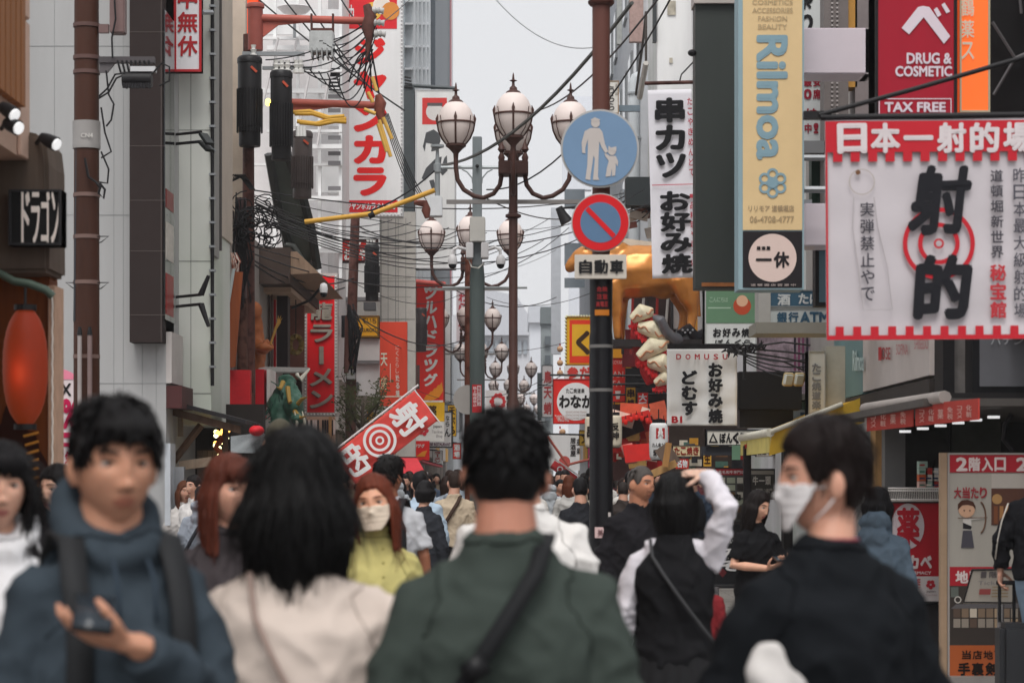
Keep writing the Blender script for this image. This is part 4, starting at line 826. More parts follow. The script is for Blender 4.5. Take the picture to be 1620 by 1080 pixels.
t, g = sign('izakaya_sign', 'white cloth sign with black vertical script near the flags', 'sign', (868, 687, 917, 744), 56, .1, '#e0dada', None); text(t, g, '居酒屋', 902, 692, 911, 722, '#2c2828', 'col', .03); text(t, g, '座楽', 912, 692, 918, 720, '#2c2828', 'col', .03); shape(t, g, 'red_fan', circ(893, 730, 9), '#b8504a', .006)
t, g = sign('gold_sign', 'small ochre sign with a dark character beside the pole', 'sign', (916, 680, 934, 705), 52, .1, '#ad8c34', '#6a5420', fw=1); text(t, g, '文', 919, 684, 932, 702, '#3a2f14', 'row', .04)
t, g = sign('white_red_column', 'white vertical sign with dark red characters far on the right', 'sign', (857, 577, 875, 660), 90, .4, '#c9c4c4', '#4d5658', fw=1); text(t, g, '鳥天蛸', 860, 584, 873, 658, '#a33a3a', 'col', .05)
P('side_panel', MB().box(W(850, 665, 90.1), W(856.6, 590, 90.4)), mat('#4d5658', .5), t)
t, g = sign('expo_poster', 'white poster with a wobbly red ring hung between lamp poles', 'poster', (768, 617, 801, 668), 70, .1, '#d6d3d3', None); ring(t, g, 788, 635, 7.5, 11.5, '#c03034', .006)
for k in range(10): shape(t, g, 'ring_mark', circ(788 + 9.8 * math.cos(k * .63), 635 + 10.2 * math.sin(k * .63), 2.8 + k % 3 * .6, 14), '#c03034', .008 + k * .0005)
text(t, g, 'EXPO', 779, 656, 799, 661, '#8a5a5c', 'fit', .02)
t, g = sign('notice_plate', 'narrow red and white notice strapped to the grey post', 'notice', (747, 608, 762, 652), 31.7, .01, '#b02a30', None); shape(t, g, 'white_stripe', rect(755, 610, 761, 642), '#c9c0c0', .006); text(t, g, '路上喫煙禁止', 748, 611, 754.5, 643, '#d8c4c4', 'col', .02, .008, gap=.1); text(t, g, '看板ごみ禁止', 755.5, 611, 760.5, 642, '#a03038', 'col', .02, .01, gap=.1)
t, g = sign('small_red_sign', 'small pink and white character signs over the lamp crossing', 'sign', (722, 458, 742, 540), 75, .2, '#c9bcc0', None); text(t, g, 'わら', 725, 462, 740, 495, '#a83a44', 'col', .05); text(t, g, '炭', 725, 500, 740, 520, '#a83a44', 'col', .05)
t, g = sign('top_right_board', 'small framed board with dark script high on the right row', 'sign', (960, 128, 979, 180), 60, .2, '#cfccc6', '#8d7458', fw=1.5); text(t, g, 'うらら', 963, 136, 972, 176, '#3a3836', 'col', .03); text(t, g, '道頓堀', 973, 132, 977, 152, '#7a726a', 'col', .01); P('bracket', MB().box(W(979, 176, 60.05), W(1012, 168, 60.2)), mat('#6d7a84', .5), t)
# small round lantern signs down the right of the yellow board
for k, y in enumerate((552, 574, 590, 683, 690)):
    lt = T('round_sign', 'tiny round painted sign ball stacked beside the yellow boxed sign', 'sign ball', W(886 + (k > 2) * 4, y, 62), 'round sign balls beside the yellow sign'); P('ball', MB().ball(W(886 + (k > 2) * 4, y, 62), .08, 8), mat('#c9a07c', .5, .5, 30), lt, True); P('stem', MB().tube([W(886, y - 9, 62), W(886, y - 5, 62)], .02, 5), mat('#a83028', .5), lt)
# steel arms carrying them
for k, (a, b, d) in enumerate((((870, 593), (1100, 595), 47), ((935, 608), (1100, 606), 46.5), ((935, 625), (1100, 622), 46), ((860, 686), (960, 688), 52), ((850, 608), (900, 612), 88))):
    t = T('sign_bracket', ['upper', 'middle', 'lower', 'short', 'far'][k] + ' thin black steel arm carrying the takoyaki signs', 'bracket', W(*a, d)); P('bar', MB().tube([W(*a, d), W(*b, d)], .022, 6), BLK(), t); P('mount', MB().box(W(b[0], b[1] + 5, d - .03), W(b[0] + 6, b[1] - 5, d + .03)), BLK(), t)
# red dumpling column
t = T('dumpling_sculpture', 'giant stacked dumpling sculpture with red edges on the shop front', 'sculpture', W(1030, 590, 44))
for k, (x, y, rx, ry) in enumerate(((1016, 500, 18, 14), (1030, 527, 23, 15), (1034, 555, 26, 16), (1046, 581, 23, 16), (1052, 603, 16, 12))):
    a = R((-20, 25, -25, 20, -15)[k]); m_ = Matrix.Rotation(a, 3, 'Y'); c = W(x, y, 43.6); q = 43.6 / F
    cr = m_ @ Vector((1, 0, 0))
    blob('dumpling', t, [([c - cr * rx * q, c + Vector((0, -.05, ry * q * .5)), c + cr * rx * q], [ry * q * .55, ry * q, ry * q * .55])], mat('#f0d0b4', .35, .15, 8), .018, 14, .003, 9)
    P('pleat', MB().tube([c + cr * rx * q * u + Vector((0, -ry * q * (1.0 - .4 * u * u), .02 + .03 * math.sin(u * 9))) for u in [j / 8 - 1 for j in range(17)]], .018, 6), mat('#b3805f', .4), t, True)
    P('red_frill', MB().tube([c + cr * rx * q * u * 1.1 + Vector((-.05 * (1 - u * u), .02, -ry * q * (1 - .5 * u * u) + .035 * math.sin(u * 22))) for u in [j / 14 - 1 for j in range(29)]], .05, 7), mat('#dc3438', .45, .3, 10), t, True)
blob('red_body', t, [([W(1008, 492, 43.9), W(1010, 530, 43.9), W(1018, 570, 43.9), W(1034, 604, 43.9)], [.12, .14, .16, .14])], mat('#cc2f34', .45, .35, 9), .025, 4, .03, 9)
t = T('grey_arm_sculpture', 'grey glossy curved arm sculpture reaching beside the dumplings', 'sculpture', W(1080, 545, 44))
blob('arm', t, [([W(1034, 501, 43.5), W(1045, 505, 43.4), W(1054, 525, 43.5), W(1066, 536, 43.6), W(1086, 536, 43.8), W(1110, 540, 44)], [.05, .09, .1, .11, .13, .12])], mat('#6a6b70', .3, .3, 5, metal=.3), .02, 4)
P('collar', MB().tube([W(1076, 528, 43.6), W(1088, 520, 43.7), W(1100, 534, 43.7), W(1114, 528, 43.8)], [.08, .11, .12, .1], 10), mat('#1c1c20', .35, .2), t, True)
for k in range(5): P('stud', MB().ball(W(1080 + k * 4, 522 + k % 2 * 4, 43.45), .02, 6), STEEL(), t, True)
# golden cow
t = T('golden_cow', 'golden life size cow statue standing on a shop roof ledge', 'statue', W(1010, 540, 44))
q = 44 / F
def C(x, y, dx=0): return W(x, y, 44 + dx)
cow = [([C(968, 425), C(985, 432), C(1010, 430), C(1045, 428), C(1075, 425), C(1092, 428)], [.36, .5, .5, .47, .46, .34]),
       (C(975, 400), (.3, .3, .22)), ([C(970, 420), C(945, 404), C(922, 408)], [.36, .27, .2]), ([C(930, 405), C(915, 412), C(902, 422)], [.23, .19, .12]), (C(901, 423), (.1, .11, .1)),
       ([C(972, 445, -.25), C(974, 480, -.27), C(976, 500, -.25), C(977, 538, -.25)], [.2, .13, .09, .08]), ([C(978, 445, .25), C(984, 480, .27), C(983, 505, .25), C(982, 540, .25)], [.2, .13, .09, .08]),
       ([C(1080, 440, -.25), C(1090, 470, -.27), C(1096, 495, -.25), C(1090, 538, -.25)], [.3, .2, .1, .08]), ([C(1072, 440, .25), C(1074, 470, .27), C(1082, 495, .25), C(1078, 538, .25)], [.28, .18, .1, .08]), (C(1050, 462), (.2, .2, .14)),
       ([C(938, 392, -.2), C(948, 388, -.34)], [.05, .07]), ([C(934, 392, .2), C(944, 388, .34)], [.05, .07])]
gm = mat('#c47f38', .32, .3, 3, metal=.35, spec=.7); gm.node_tree.nodes['Principled BSDF'].inputs['Roughness'].default_value = .27
o = blob('body', t, cow, gm, .035, 7, .012, 5)
for s in (-1, 1): P('horn', MB().tube([C(930, 394, .1 * s), C(926, 384, .22 * s), C(918, 378, .2 * s)], [.045, .035, .01], 8), gm, t, True)
P('tail', MB().tube([C(1096, 418), C(1104, 435, .02), C(1105, 480, .02), C(1104, 500)], [.04, .03, .03, .06], 8), gm, t, True)
t2 = T('statue_ledge', 'dark steel ledge under the golden cow', 'ledge', W(1040, 545, 44)); P('beam', MB().box(W(966, 548, 43.6), W(1180, 540.5, 44.4)), mat('#2a2626', .5, .3), t2); P('brace', MB().tube([W(1060, 546, 44), W(1098, 480, 46.5)], .05, 6), mat('#2a2626', .5, .3), t2)
# clutter behind the cow: dark steel and red boards
t = T('shop_frontage', 'dark cluttered frontage of red and black boards behind the cow', 'building', (3.4, 50, 0))
P('wall', MB().box(W(1000, 760, 47.6), W(1110, 430, 47.9)), mat('#3c2d2b', .7, .5, 2.5), t); P('black_band', MB().box(W(990, 620, 47), W(1050, 583, 47.3)), mat('#1a1a1c', .5, .2), t); P('red_panel', MB().box(W(985, 580, 47.3), W(1015, 522, 47.5)), mat('#7e2a30', .5, .2), t)
P('white_panel', MB().box(W(1066, 520, 47.2), W(1090, 460, 47.5)), mat('#b5b0ae', .5, .2), t); P('orange_panel', MB().box(W(1090, 530, 46.9), W(1110, 495, 47.1)), mat('#c08a3a', .5, .2), t); P('glass_case', MB().box(W(968, 545, 47), W(988, 480, 47.3)), glass('#b4bcc0'), t)
for k in range(9): P('upright', MB().tube([W(985 + k * 13, 560, 47), W(985 + k * 13 + (k % 3) * 4, 440 + (k % 4) * 12, 47)], .03, 6), mat(('#2c2a2b', '#8a2a26', '#a5a09c')[k % 3], .5), t)
for k in range(24):
    x, y = 985 + rnd.random() * 110, 300 + rnd.random() * 70
    P('fitting', MB().obox(W(x, y, 46 + rnd.random()), (.1 + rnd.random() * .35, .1, .06 + rnd.random() * .14), Matrix.Rotation(rnd.uniform(-.5, .5), 3, 'Y')), mat(rnd.choice(['#3a322f', '#5a4c44', '#8d7a6a', '#24262a', '#b5a89c', '#6a3a30']), .5, .3), t)
P('black_sign_box', MB().box(W(990, 325, 45.8), W(1030, 285, 46.3)), mat('#2b3032', .5, .2), t); P('wood_panel', MB().box(W(1004, 345, 46.5), W(1028, 306, 46.6)), mat('#6a4238', .6, .3), t); P('lamp_tray', MB().obox(W(1000, 385, 45.2), (.75, .3, .12), Matrix.Rotation(R(8), 3, 'Y')), mat('#cbbfae', .5, .2), t)
# lower red clutter: lanterns, festoons, wooden boat
t = T('red_stall', 'red festooned food stall front with hanging red boards', 'stall', W(1000, 760, 42))
for k in range(46):
    x, y = 962 + rnd.random() * 95, 648 + rnd.random() * 92
    c_ = rnd.choice(['#c82824', '#d8382f', '#a02020', '#2a1c1c', '#d9b06a', '#e0d4c4', '#c05a40'])
    P('board', MB().obox(W(x, y, 42 + rnd.random() * 1.5), (.12 + rnd.random() * .4, .05, .08 + rnd.random() * .22), Matrix.Rotation(rnd.uniform(-.4, .4), 3, 'Y')), mat(c_, .6, .3, 5), t)
P('red_roof', MB().prism([W(962, 664, 41.5), W(1026, 648, 41.5), W(1030, 656, 41.5), W(962, 674, 41.5)], (0, 1.5, 0)), mat('#cc2c26', .6, .2), t)
P('red_panel', MB().prism([W(985, 704, 41.2), W(1035, 700, 41.2), W(1034, 726, 41.2), W(990, 732, 41.2)], (0, .2, 0)), mat('#d4302c', .6, .2), t); P('pink_panel', MB().prism([W(982, 704, 41.3), W(1000, 700, 41.3), W(1008, 732, 41.3), W(992, 734, 41.3)], (0, .2, 0)), mat('#c98a80', .6, .2), t)
P('back_wall', MB().box(W(955, 760, 44.5), W(1062, 640, 44.8)), mat('#3a2422', .8, .5, 3), t)
for k, (x, y, rx, ry, col, s, lb, d) in enumerate(((1042, 698, 15, 29, '#e6e1de', '之', 'white paper lantern with a red crest on the right row', 33), (972, 682, 12, 25, '#cfc4b0', '反神', 'cream round lantern peeking out behind the sign pole', 38), (934, 683, 9, 24, '#cfc4b0', '串', 'cream lantern on the other side of the sign pole', 38))):
    lt = T('paper_lantern', lb, 'lantern', W(x, y + ry, d)); q = d / F
    pr = [(rx * q * (.82 + .18 * math.sqrt(max(0, 1 - abs(u) ** 3)) + .02 * (j % 2)) * (1 if abs(u) < 1 else .9), u * ry * q) for j, u in enumerate([i / 10 - 1 for i in range(21)])]
    P('shade', MB().lathe(pr, W(x, y, d), 24), mat(col, .6, .08), lt, True); P('cap', MB().lathe([(rx * q * .7, 0), (rx * q * .7, .05)], W(x, y - ry, d), 18), BLK(), lt); P('foot_ring', MB().lathe([(rx * q * .7, 0), (rx * q * .7, .04)], W(x, y + ry + 1.5, d), 18), BLK(), lt)
    gl = (lambda x_, y_, l=0, x=x, d=d, r=rx * q: W(x_, y_, d) - Vector((0, math.sqrt(max(0, (r * 1.03) ** 2 - ((x_ - x) / F * d) ** 2)) + l, 0)))
    if k == 0: shape(lt, gl, 'crest', rect(1037, 677, 1051, 694), '#a82a2c', .006); text(lt, gl, '人', 1039, 679, 1049, 692, '#d2cdca', 'row', .04, .01); text(lt, gl, 'れん串之助', 1031, 700, 1054, 708, '#2a2626', 'row', .04, .01); text(lt, gl, '愛之助', 1032, 710, 1053, 722, '#2a2626', 'row', .05, .01)
    else: text(lt, gl, s, x - 6, y - 14, x + 7, y + 14, '#2a2422', 'col', .05, .01)
    P('hanger', MB().tube([W(x, y - ry - 2, d), W(x, y - ry - 22, d)], .008, 5), BLK(), lt)
for k, (a, b, w_) in enumerate((((1066, 735), (1046, 706), .13), ((1030, 750), (1070, 732), .06), ((1058, 700), (1052, 738), .05))):
    t = T('wooden_plank', ['broad weathered blade of wood tilted over the stall', 'pale timber bar slanting under the lantern', 'narrow upright timber batten beside the lantern'][k], 'timber', W(*a, 32)); P('plank', MB().bar(W(*a, 31.5 - .15 * k), W(*b, 31.5 - .15 * k), .04, w_ * 1.6), mat(('#6a5a50', '#b08a5a', '#a5794a')[k], .7, .3, 3, kind='wood'), t)
for k, (a, b) in enumerate((((866, 690), (900, 738)), ((897, 735), (934, 726)))):
    t = T('flag_pole', ['thin red pole leaning by the cloth sign', 'red wooden oar bar under the cloth sign'][k], 'pole', W(*a, 50)); P('pole', MB().tube([W(*a, 50), W(*b, 50)], .03, 6), mat('#a8564a', .6, .2), t)
t = T('small_flag', 'small red target flag above the far crowd', 'flag', W(890, 760, 48)); g = rot2(facing(48), 890, 745, 35); cloth('cloth', t, g, (870, 738, 915, 752), '#b83a3c', .03, 12, 6); ring(t, g, 885, 745, 3, 5, '#d8cccc', .05); P('pole', MB().tube([g(868, 736), g(920, 736)], .015, 5), mat('#c9c4c0', .4), t)
# menu stands on the right
t, g = sign('menu_board', 'framed menu board full of food photographs and red heading', 'menu board', (1130, 739, 1182, 826), 27, .06, '#4a4a48', '#2a2a2c', fw=1.5)
shape(t, g, 'heading', rect(1132, 741, 1181, 751), '#8e2a30', .006); text(t, g, '黒毛和牛専門店', 1136, 744, 1178, 749, '#cfc4c4', 'row', .02)
for k in range(18): shape(t, g, 'food_photo', rect(1134 + (k % 3) * 16, 755 + (k // 3) * 11.5, 1147 + (k % 3) * 16, 764 + (k // 3) * 11.5), rnd.choice(['#8a8f7e', '#6a6e62', '#a8a498', '#59442f', '#35302d', '#7a8a70']), .006)
text(t, g, 'みそ', 1136, 756, 1146, 772, '#d0cfcc', 'col', .04, .01); text(t, g, '肉', 1160, 780, 1172, 792, '#1a1a1a', 'col', .06, .01)
P('leg', MB().box(W(1134, 920, 27.01), W(1138, 826, 27.05)), BLK(), t); P('leg', MB().box(W(1174, 920, 27.01), W(1178, 826, 27.05)), BLK(), t)
t, g = sign('menu_board', 'second menu board with white characters beside the upright post', 'menu board', (1186, 741, 1226, 790), 27.4, .06, '#55534f', '#2a2a2c', fw=1.5)
text(t, g, '牛一頭', 1190, 752, 1220, 768, '#d8d4cc', 'row', .05); shape(t, g, 'heading', rect(1188, 744, 1224, 750), '#a09a90', .006); text(t, g, '一頭買い専門', 1190, 772, 1222, 780, '#c9c4bc', 'row', .02)
t = T('upright_post', 'black upright post with a red star on top', 'post', W(1181, 830, 26.5)); P('post', MB().box(W(1177, 830, 26.5), W(1187, 705, 26.6)), mat('#262325', .5, .3), t); P('star', MB().prism([W(1182 + (6 if k % 2 == 0 else 2.6) * math.sin(k * .628), 705 - (6 if k % 2 == 0 else 2.6) * math.cos(k * .628), 26.45) for k in range(10)], (0, .02, 0)), mat('#b03038', .5), t)
t = T('green_tag', 'small green paper tag hanging by the kana board', 'tag', W(1165, 727, 30)); P('paper', MB().box(W(1158, 727, 30), W(1171, 704, 30.01)), mat('#7da588', .7), t); P('string', MB().tube([W(1165, 704, 30), W(1165, 690, 30)], .004, 4), BLK(), t)
t, g = sign('black_board', 'black standing board with large white brush characters', 'sign board', (1128, 828, 1172, 924), 26, .06, '#17171a', '#1f1f22', fw=1.5)
text(t, g, '黒毛和牛', 1138, 845, 1160, 851, '#c4c2c0', 'row', .03); text(t, g, '一頭買い', 1138, 853, 1160, 859, '#c4c2c0', 'row', .03); text(t, g, 'みそ', 1138, 866, 1170, 904, '#c9c7c6', 'col', .06, fill=1, wob=.03); shape(t, g, 'diamond', [(1143, 898), (1150, 905), (1143, 913), (1136, 905)], '#5a2024', .007); text(t, g, 'MITSUWA', 1136, 892, 1152, 896, '#c4c2c0', 'fit', .02)
P('foot', MB().box(W(1120, 930, 25.7), W(1176, 924, 26.3)), BLK(), t); P('leg', MB().box(W(1130, 985, 26.0), W(1133, 930, 26.04)), BLK(), t); P('leg', MB().box(W(1166, 985, 26.0), W(1169, 930, 26.04)), BLK(), t)
t = T('bollard', 'polished steel post with a collar in front of the black board', 'bollard', (X(1130, 20), 20, 0)); P('post', MB().tube([(X(1130, 20), 20, 0), W(1130, 930, 20)], .028, 14), mat('#9a9698', .25, .15, metal=.8), t, True); P('collar', MB().tube([W(1130, 948, 20), W(1130, 928, 20)], .04, 14), mat('#9a9698', .25, .15, metal=.8), t, True)
# stall goods: pharmacy board and basket
t, g = sign('pharmacy_board', 'red pharmacy board with a white disc under a basket of goods', 'sign board', (1410, 794, 1488, 952), 20.5, .35, '#b0202c', '#3a3838', fw=1.5)
shape(t, g, 'disc', circ(1436, 832, 26, 40, 36), '#c9bcc0', .006); text(t, g, '薬', 1416, 802, 1457, 864, '#a61f2c', 'row', .045, .01, fill=1); text(t, g, 'カベ', 1434, 877, 1475, 900, '#d6c8c8', 'row', .07, .01); text(t, g, 'PHARMACY', 1430, 903, 1473, 908, '#d6c8c8', 'fit', .04, .01)
shape(t, g, 'white_foot', rect(1411, 911, 1487, 951), '#c4bdbc', .007)
for k in range(5): shape(t, g, 'petal', circ(1472 + 4.5 * math.cos(k * 1.257 + .3), 924 + 4.5 * math.sin(k * 1.257 + .3), 3.2, 16), '#b0303c', .01 + k * .0005)
text(t, g, 'Japan', 1465, 933, 1480, 937, '#6a5a5c', 'fit', .02, .01); text(t, g, 'Tax-free', 1464, 939, 1482, 942, '#9a7a7c', 'fit', .01, .01); text(t, g, 'FREE', 1430, 915, 1456, 925, '#b0303c', 'fit', .04, .01); shape(t, g, 'line_mark', rect(1430, 928, 1456, 929), '#b0303c', .01)
P('base_panel', MB().box(W(1411, 1060, 20.55), W(1487, 953, 20.8)), mat('#2f2e30', .6, .2), t)
t = T('goods_basket', 'white wire basket tray on the pharmacy board', 'basket', W(1450, 792, 20.6)); mb = MB()
for k in range(30): mb.tube([W(1406 + k * 2.9, 772, 20.45), W(1409 + k * 2.75, 790, 20.5)], .004, 4)
P('wire', mb, mat('#d0ccc8', .4), t)
for y in (772, 776, 790): P('rim', MB().tube([W(1405, y, 20.44), W(1493, y, 20.44)], .007, 5), mat('#d5d1cd', .4), t)
P('tray', MB().box(W(1406, 793, 20.45), W(1492, 791, 20.9)), mat('#c9c4c0', .5), t)
for k in range(13):
    x0 = 1454 + (k % 4) * 10.5; y1 = 771 - (k // 4) * 10.5
    bx = T('medicine_box', 'small printed carton in the pile on the wire basket', 'carton', W(x0 + 5, y1, 20.6), 'cartons piled on the wire basket'); P('carton', MB().box(W(x0, y1, 20.55), W(x0 + 10, y1 - 10, 20.66)), mat(rnd.choice(['#c9c0b8', '#b8542f', '#8fa59a', '#c0a098', '#b5b8ba', '#a83a34']), .5, .1), bx); P('print_band', MB().box(W(x0 + 1, y1 - 3, 20.545), W(x0 + 9, y1 - 5.5, 20.548)), mat(rnd.choice(['#a02a2c', '#3a6a5a', '#d8d0c4', '#2a3a5a']), .5), bx)
# standing 2F entrance board
t, g = sign('entrance_board', 'tall standing entrance board with red heading and an archer picture', 'sign board', (1499, 716, 1690, 1074), 19, .08, '#aaa59c', '#9a9490', fw=3)
P('side_edge', MB().box(W(1488, 1074, 19.01), W(1498.7, 716, 19.09)), mat('#a38a72', .5, .2), t)
shape(t, g, 'red_band', rect(1502, 718, 1690, 747), '#a82430', .006); text(t, g, '2階入口', 1511, 723, 1592, 745, '#d8c8c6', 'row', .05, .01, fill=1); text(t, g, '2階入口', 1606, 723, 1690, 745, '#d8c8c6', 'row', .05, .01, fill=1)
text(t, g, '大当たり', 1508, 770, 1562, 788, '#963038', 'row', .05, .01, fill=1, wob=.03)
shape(t, g, 'photo_panel', rect(1568, 749, 1690, 830), '#5a3b30', .007); shape(t, g, 'photo_panel', rect(1568, 749, 1690, 772), '#b5aea6', .009); shape(t, g, 'drum_print', circ(1577, 789, 8), '#b08858', .01)
for k in range(6): shape(t, g, 'wood_print', rect(1572 + k * 9, 800, 1578 + k * 9, 828), rnd.choice(['#3a2018', '#7a4a30', '#a5764a']), .0105)
# generic archer child drawing
SK = '#c9a084'
shape(t, g, 'face_print', circ(1529, 806, 13, 30, 12), SK, .008); shape(t, g, 'hair_print', [(1515, 806), (1515, 797), (1521, 791), (1530, 790), (1539, 793), (1543, 800), (1543, 806), (1539, 800), (1530, 798), (1522, 799)], '#4a2c20', .01)
shape(t, g, 'eye_print', circ(1525, 807, 1.2, 10), '#2a1c18', .012); shape(t, g, 'eye_print', circ(1534, 807, 1.2, 10), '#2a1c18', .012)
shape(t, g, 'tunic_print', [(1523, 818), (1536, 818), (1537, 838), (1523, 838)], '#c9c4be', .008); shape(t, g, 'vest_print', [(1523, 826), (1537, 832), (1536, 837), (1523, 836)], '#232226', .01); shape(t, g, 'skirt_print', [(1523, 839), (1537, 839), (1541, 866), (1520, 866)], '#4a4850', .008); shape(t, g, 'arm_print', [(1536, 818), (1556, 817), (1556, 820), (1536, 822)], '#c9c4be', .009)
mb = MB(); mb.tube([g(1549 + 10 * math.cos(a) , 818 + 25 * math.sin(a), .01) for a in [k * .15 - 1.35 for k in range(19)]], .006, 5); mb.tube([g(1515, 819, .012), g(1562, 818, .012)], .003, 4); P('bow_print', mb, mat('#6a4c3a', .6), t)
shape(t, g, 'red_band', rect(1502, 896, 1690, 926), '#a82430', .006); text(t, g, '地階入口', 1510, 902, 1600, 922, '#d8c8c6', 'row', .05, .01, fill=1)
shape(t, g, 'photo_panel', rect(1502, 926, 1690, 1020), '#3a332f', .006)
for k in range(16): shape(t, g, 'photo_cell', rect(1508 + (k % 8) * 13, 962 + (k // 8) * 16, 1519 + (k % 8) * 13, 976 + (k // 8) * 16), rnd.choice(['#7d6a58', '#a08a72', '#5a4a40', '#8d8378', '#c0b4a4']), .01)
shape(t, g, 'photo_cell', rect(1504, 928, 1516, 944), '#5f655f', .008); ring(t, g, 1515, 948, 4, 5.5, '#c9c4bc', .01); shape(t, g, 'roof_print', [(1504, 962), (1512, 955), (1690, 952), (1690, 960)], '#5d5a5c', .0095)
shape(t, g, 'orange_foot', rect(1502, 1020, 1690, 1072), '#a8562c', .006); text(t, g, '当店地下階にて', 1520, 1028, 1640, 1042, '#22150f', 'row', .03, .01); text(t, g, '手裏剣道場', 1514, 1047, 1622, 1068, '#1c110c', 'row', .05, .01, fill=1)
P('foot', MB().box((X(1499, 19), 18.85, 0), (X(1690, 19), 19.25, .05)), mat('#8f8a86', .4, .2), t)
t = T('menu_stand', 'slanted menu holder on a steel post before the entrance board', 'menu stand', (X(1583, 17.6), 17.6, 0))
P('post', MB().tube([(X(1583, 17.6), 17.6, 0), W(1583, 955, 17.6)], .026, 12), mat('#8d8a8a', .25, .15, metal=.7), t, True); g = lambda x, y, l=0: Vector((X(x, 17.6), 17.5 + (y - 900) / -55 * -.12 - l * .8, Z(y, 17.6) + l * .5))
mb = MB(); quad_slab(mb, g, [(1534, 900), (1602, 899), (1604, 953), (1525, 952)], -.02, 0); P('panel', mb, mat('#c6bfb4', .4, .05), t); mb = MB(); mb.tube([g(*p, .0) for p in [(1534, 900), (1602, 899), (1604, 953), (1525, 952), (1534, 900)]], .008, 5); P('frame', mb, BLK(), t)
text(t, g, '1階', 1545, 904, 1575, 914, '#6a6466', 'row', .02, .01); text(t, g, 'Tickets', 1545, 919, 1590, 925, '#9a9496', 'fit', 0, .01); shape(t, g, 'red_patch', rect(1548, 932, 1566, 941), '#b05a58', .012)
for k in range(4): shape(t, g, 'line_mark', rect(1568, 928 + k * 5, 1594, 930 + k * 5), '#b09a7a', .012)

# ---------------------------------------------------------------- signs pole in the foreground
t = T('sign_pole', 'road sign post, brown above and black below with stickers', 'post', (X(951, 18), 18, 0))
bx = X(951, 18); z1 = Z(300, 18)
P('upper_pole', MB().lathe([(.066, Z(440, 18)), (.066, 6.2)], (bx, 18, 0), 24), mat('#5d3b34', .5, .25, 4, kind='streak'), t, True)
P('lower_pole', MB().lathe([(.088, 0), (.088, Z(535, 18)), (.082, Z(524, 18)), (.086, Z(440, 18))], (bx, 18, 0), 28), mat('#17171a', .32, .2, 5, bump=.08), t, True)
for y in (548, 617): P('band', MB().lathe([(.0905, Z(y + 2.5, 18)), (.0905, Z(y - 2.5, 18))], (bx, 18, 0), 28), mat('#6a6866', .4), t, True)
P('flange', MB().lathe([(.08, Z(10, 18)), (.098, Z(6, 18)), (.098, Z(2, 18)), (.068, Z(-2, 18))], (bx, 18, 0), 24), BROWN(), t, True); P('base_ring', MB().lathe([(.13, 0), (.12, .05), (.09, .09)], (bx, 18, 0), 24), mat('#17171a', .4), t, True)
gp = lambda x, y, l=0: Vector((bx + .0905 * math.sin((x - 951) / 19), 18 - (.0905 + l) * math.cos((x - 951) / 19), Z(y, 18)))
def curved(name, x0, y0, x1, y1, col, l):
    mb = MB(); n = 8
    for i in range(n): a, b = x0 + (x1 - x0) * i / n, x0 + (x1 - x0) * (i + 1) / n; mb.add([gp(a, y0, l), gp(b, y0, l), gp(b, y1, l), gp(a, y1, l)], [(0, 1, 2, 3)])
    return P(name, mb, mat(col, .5, .15, 9), t, True)
curved('label_strip', 940, 452, 963, 490, '#221618', .002); curved('label_strip', 940, 491, 964, 500, '#b06a24', .003)
text(t, gp, '危険', 943, 455, 961, 463, '#8e2a2c', 'row', .05, .006); text(t, gp, '注意', 943, 466, 961, 475, '#8e2a2c', 'row', .05, .006); text(t, gp, '高電圧', 942, 478, 962, 487, '#8e2a2c', 'row', .05, .006)
curved('sticker', 940, 833, 967, 850, '#c4a9a8', .002); curved('sticker', 941, 882, 964, 897, '#4a4644', .002); curved('sticker', 962, 810, 968, 828, '#c4bcb8', .003)
text(t, gp, '美化', 944, 836, 964, 848, '#8a6a6c', 'row', .02, .005); ring(t, gp, 951, 876, 12, 15, '#2b2b2d', .004)
curved('red_sticker', 943, 913, 966, 922, '#b3202a', .003); curved('sticker', 942, 898, 967, 911, '#a9a49a', .002)
pl = bx
def round_sign(name, label, cy, r):
    q = 18 / F; c = W(949 if r > 50 else 950, cy, 17.86); tt = T(name, label, 'road sign', c)
    mb = MB(); n = 56; mb.prism([c + Vector((math.cos(2 * math.pi * i / n) * r * q, 0, math.sin(2 * math.pi * i / n) * r * q)) for i in range(n)], (0, .02, 0)); P('plate', mb, mat('#a9a8a6', .4, .1), tt)
    P('clamp', MB().box(c + Vector((-.08, .02, -.05)), c + Vector((.08, .1, .02))), STEEL(), tt); return tt, facing(17.855)
tt, g = round_sign('pedestrian_sign', 'round blue sign with a white adult and child', 235, 61.5)
shape(tt, g, 'blue_face', circ(949, 235, 59), '#6c87a4', .004); PW = '#b3aca8'
shape(tt, g, 'adult_mark', circ(942, 195, 7), PW, .008); shape(tt, g, 'adult_mark', [(934, 190), (941, 186), (950, 190), (947, 192), (936, 192)], PW, .0095)
shape(tt, g, 'adult_mark', [(934, 203), (948, 203), (953, 209), (957, 228), (962, 240), (958, 243), (952, 234), (948, 224), (947, 246), (946, 280), (948, 285), (938, 285), (941, 252), (939, 246), (934, 280), (934, 285), (926, 284), (929, 262), (930, 236), (930, 220), (926, 234), (926, 243), (921, 242), (920, 226), (925, 208)], PW, .0085)
shape(tt, g, 'child_mark', circ(968, 240, 6), PW, .008); shape(tt, g, 'child_mark', [(962, 237), (963, 231), (966, 234), (971, 233), (975, 232), (975, 240)], PW, .0095)
shape(tt, g, 'child_mark', [(964, 247), (974, 247), (978, 256), (977, 264), (974, 258), (974, 266), (973, 278), (968, 279), (968, 266), (966, 279), (958, 280), (960, 266), (963, 255), (958, 248), (956, 243), (960, 244)], PW, .0085)
tt, g = round_sign('no_parking_sign', 'round red and blue no parking sign', 352, 46)
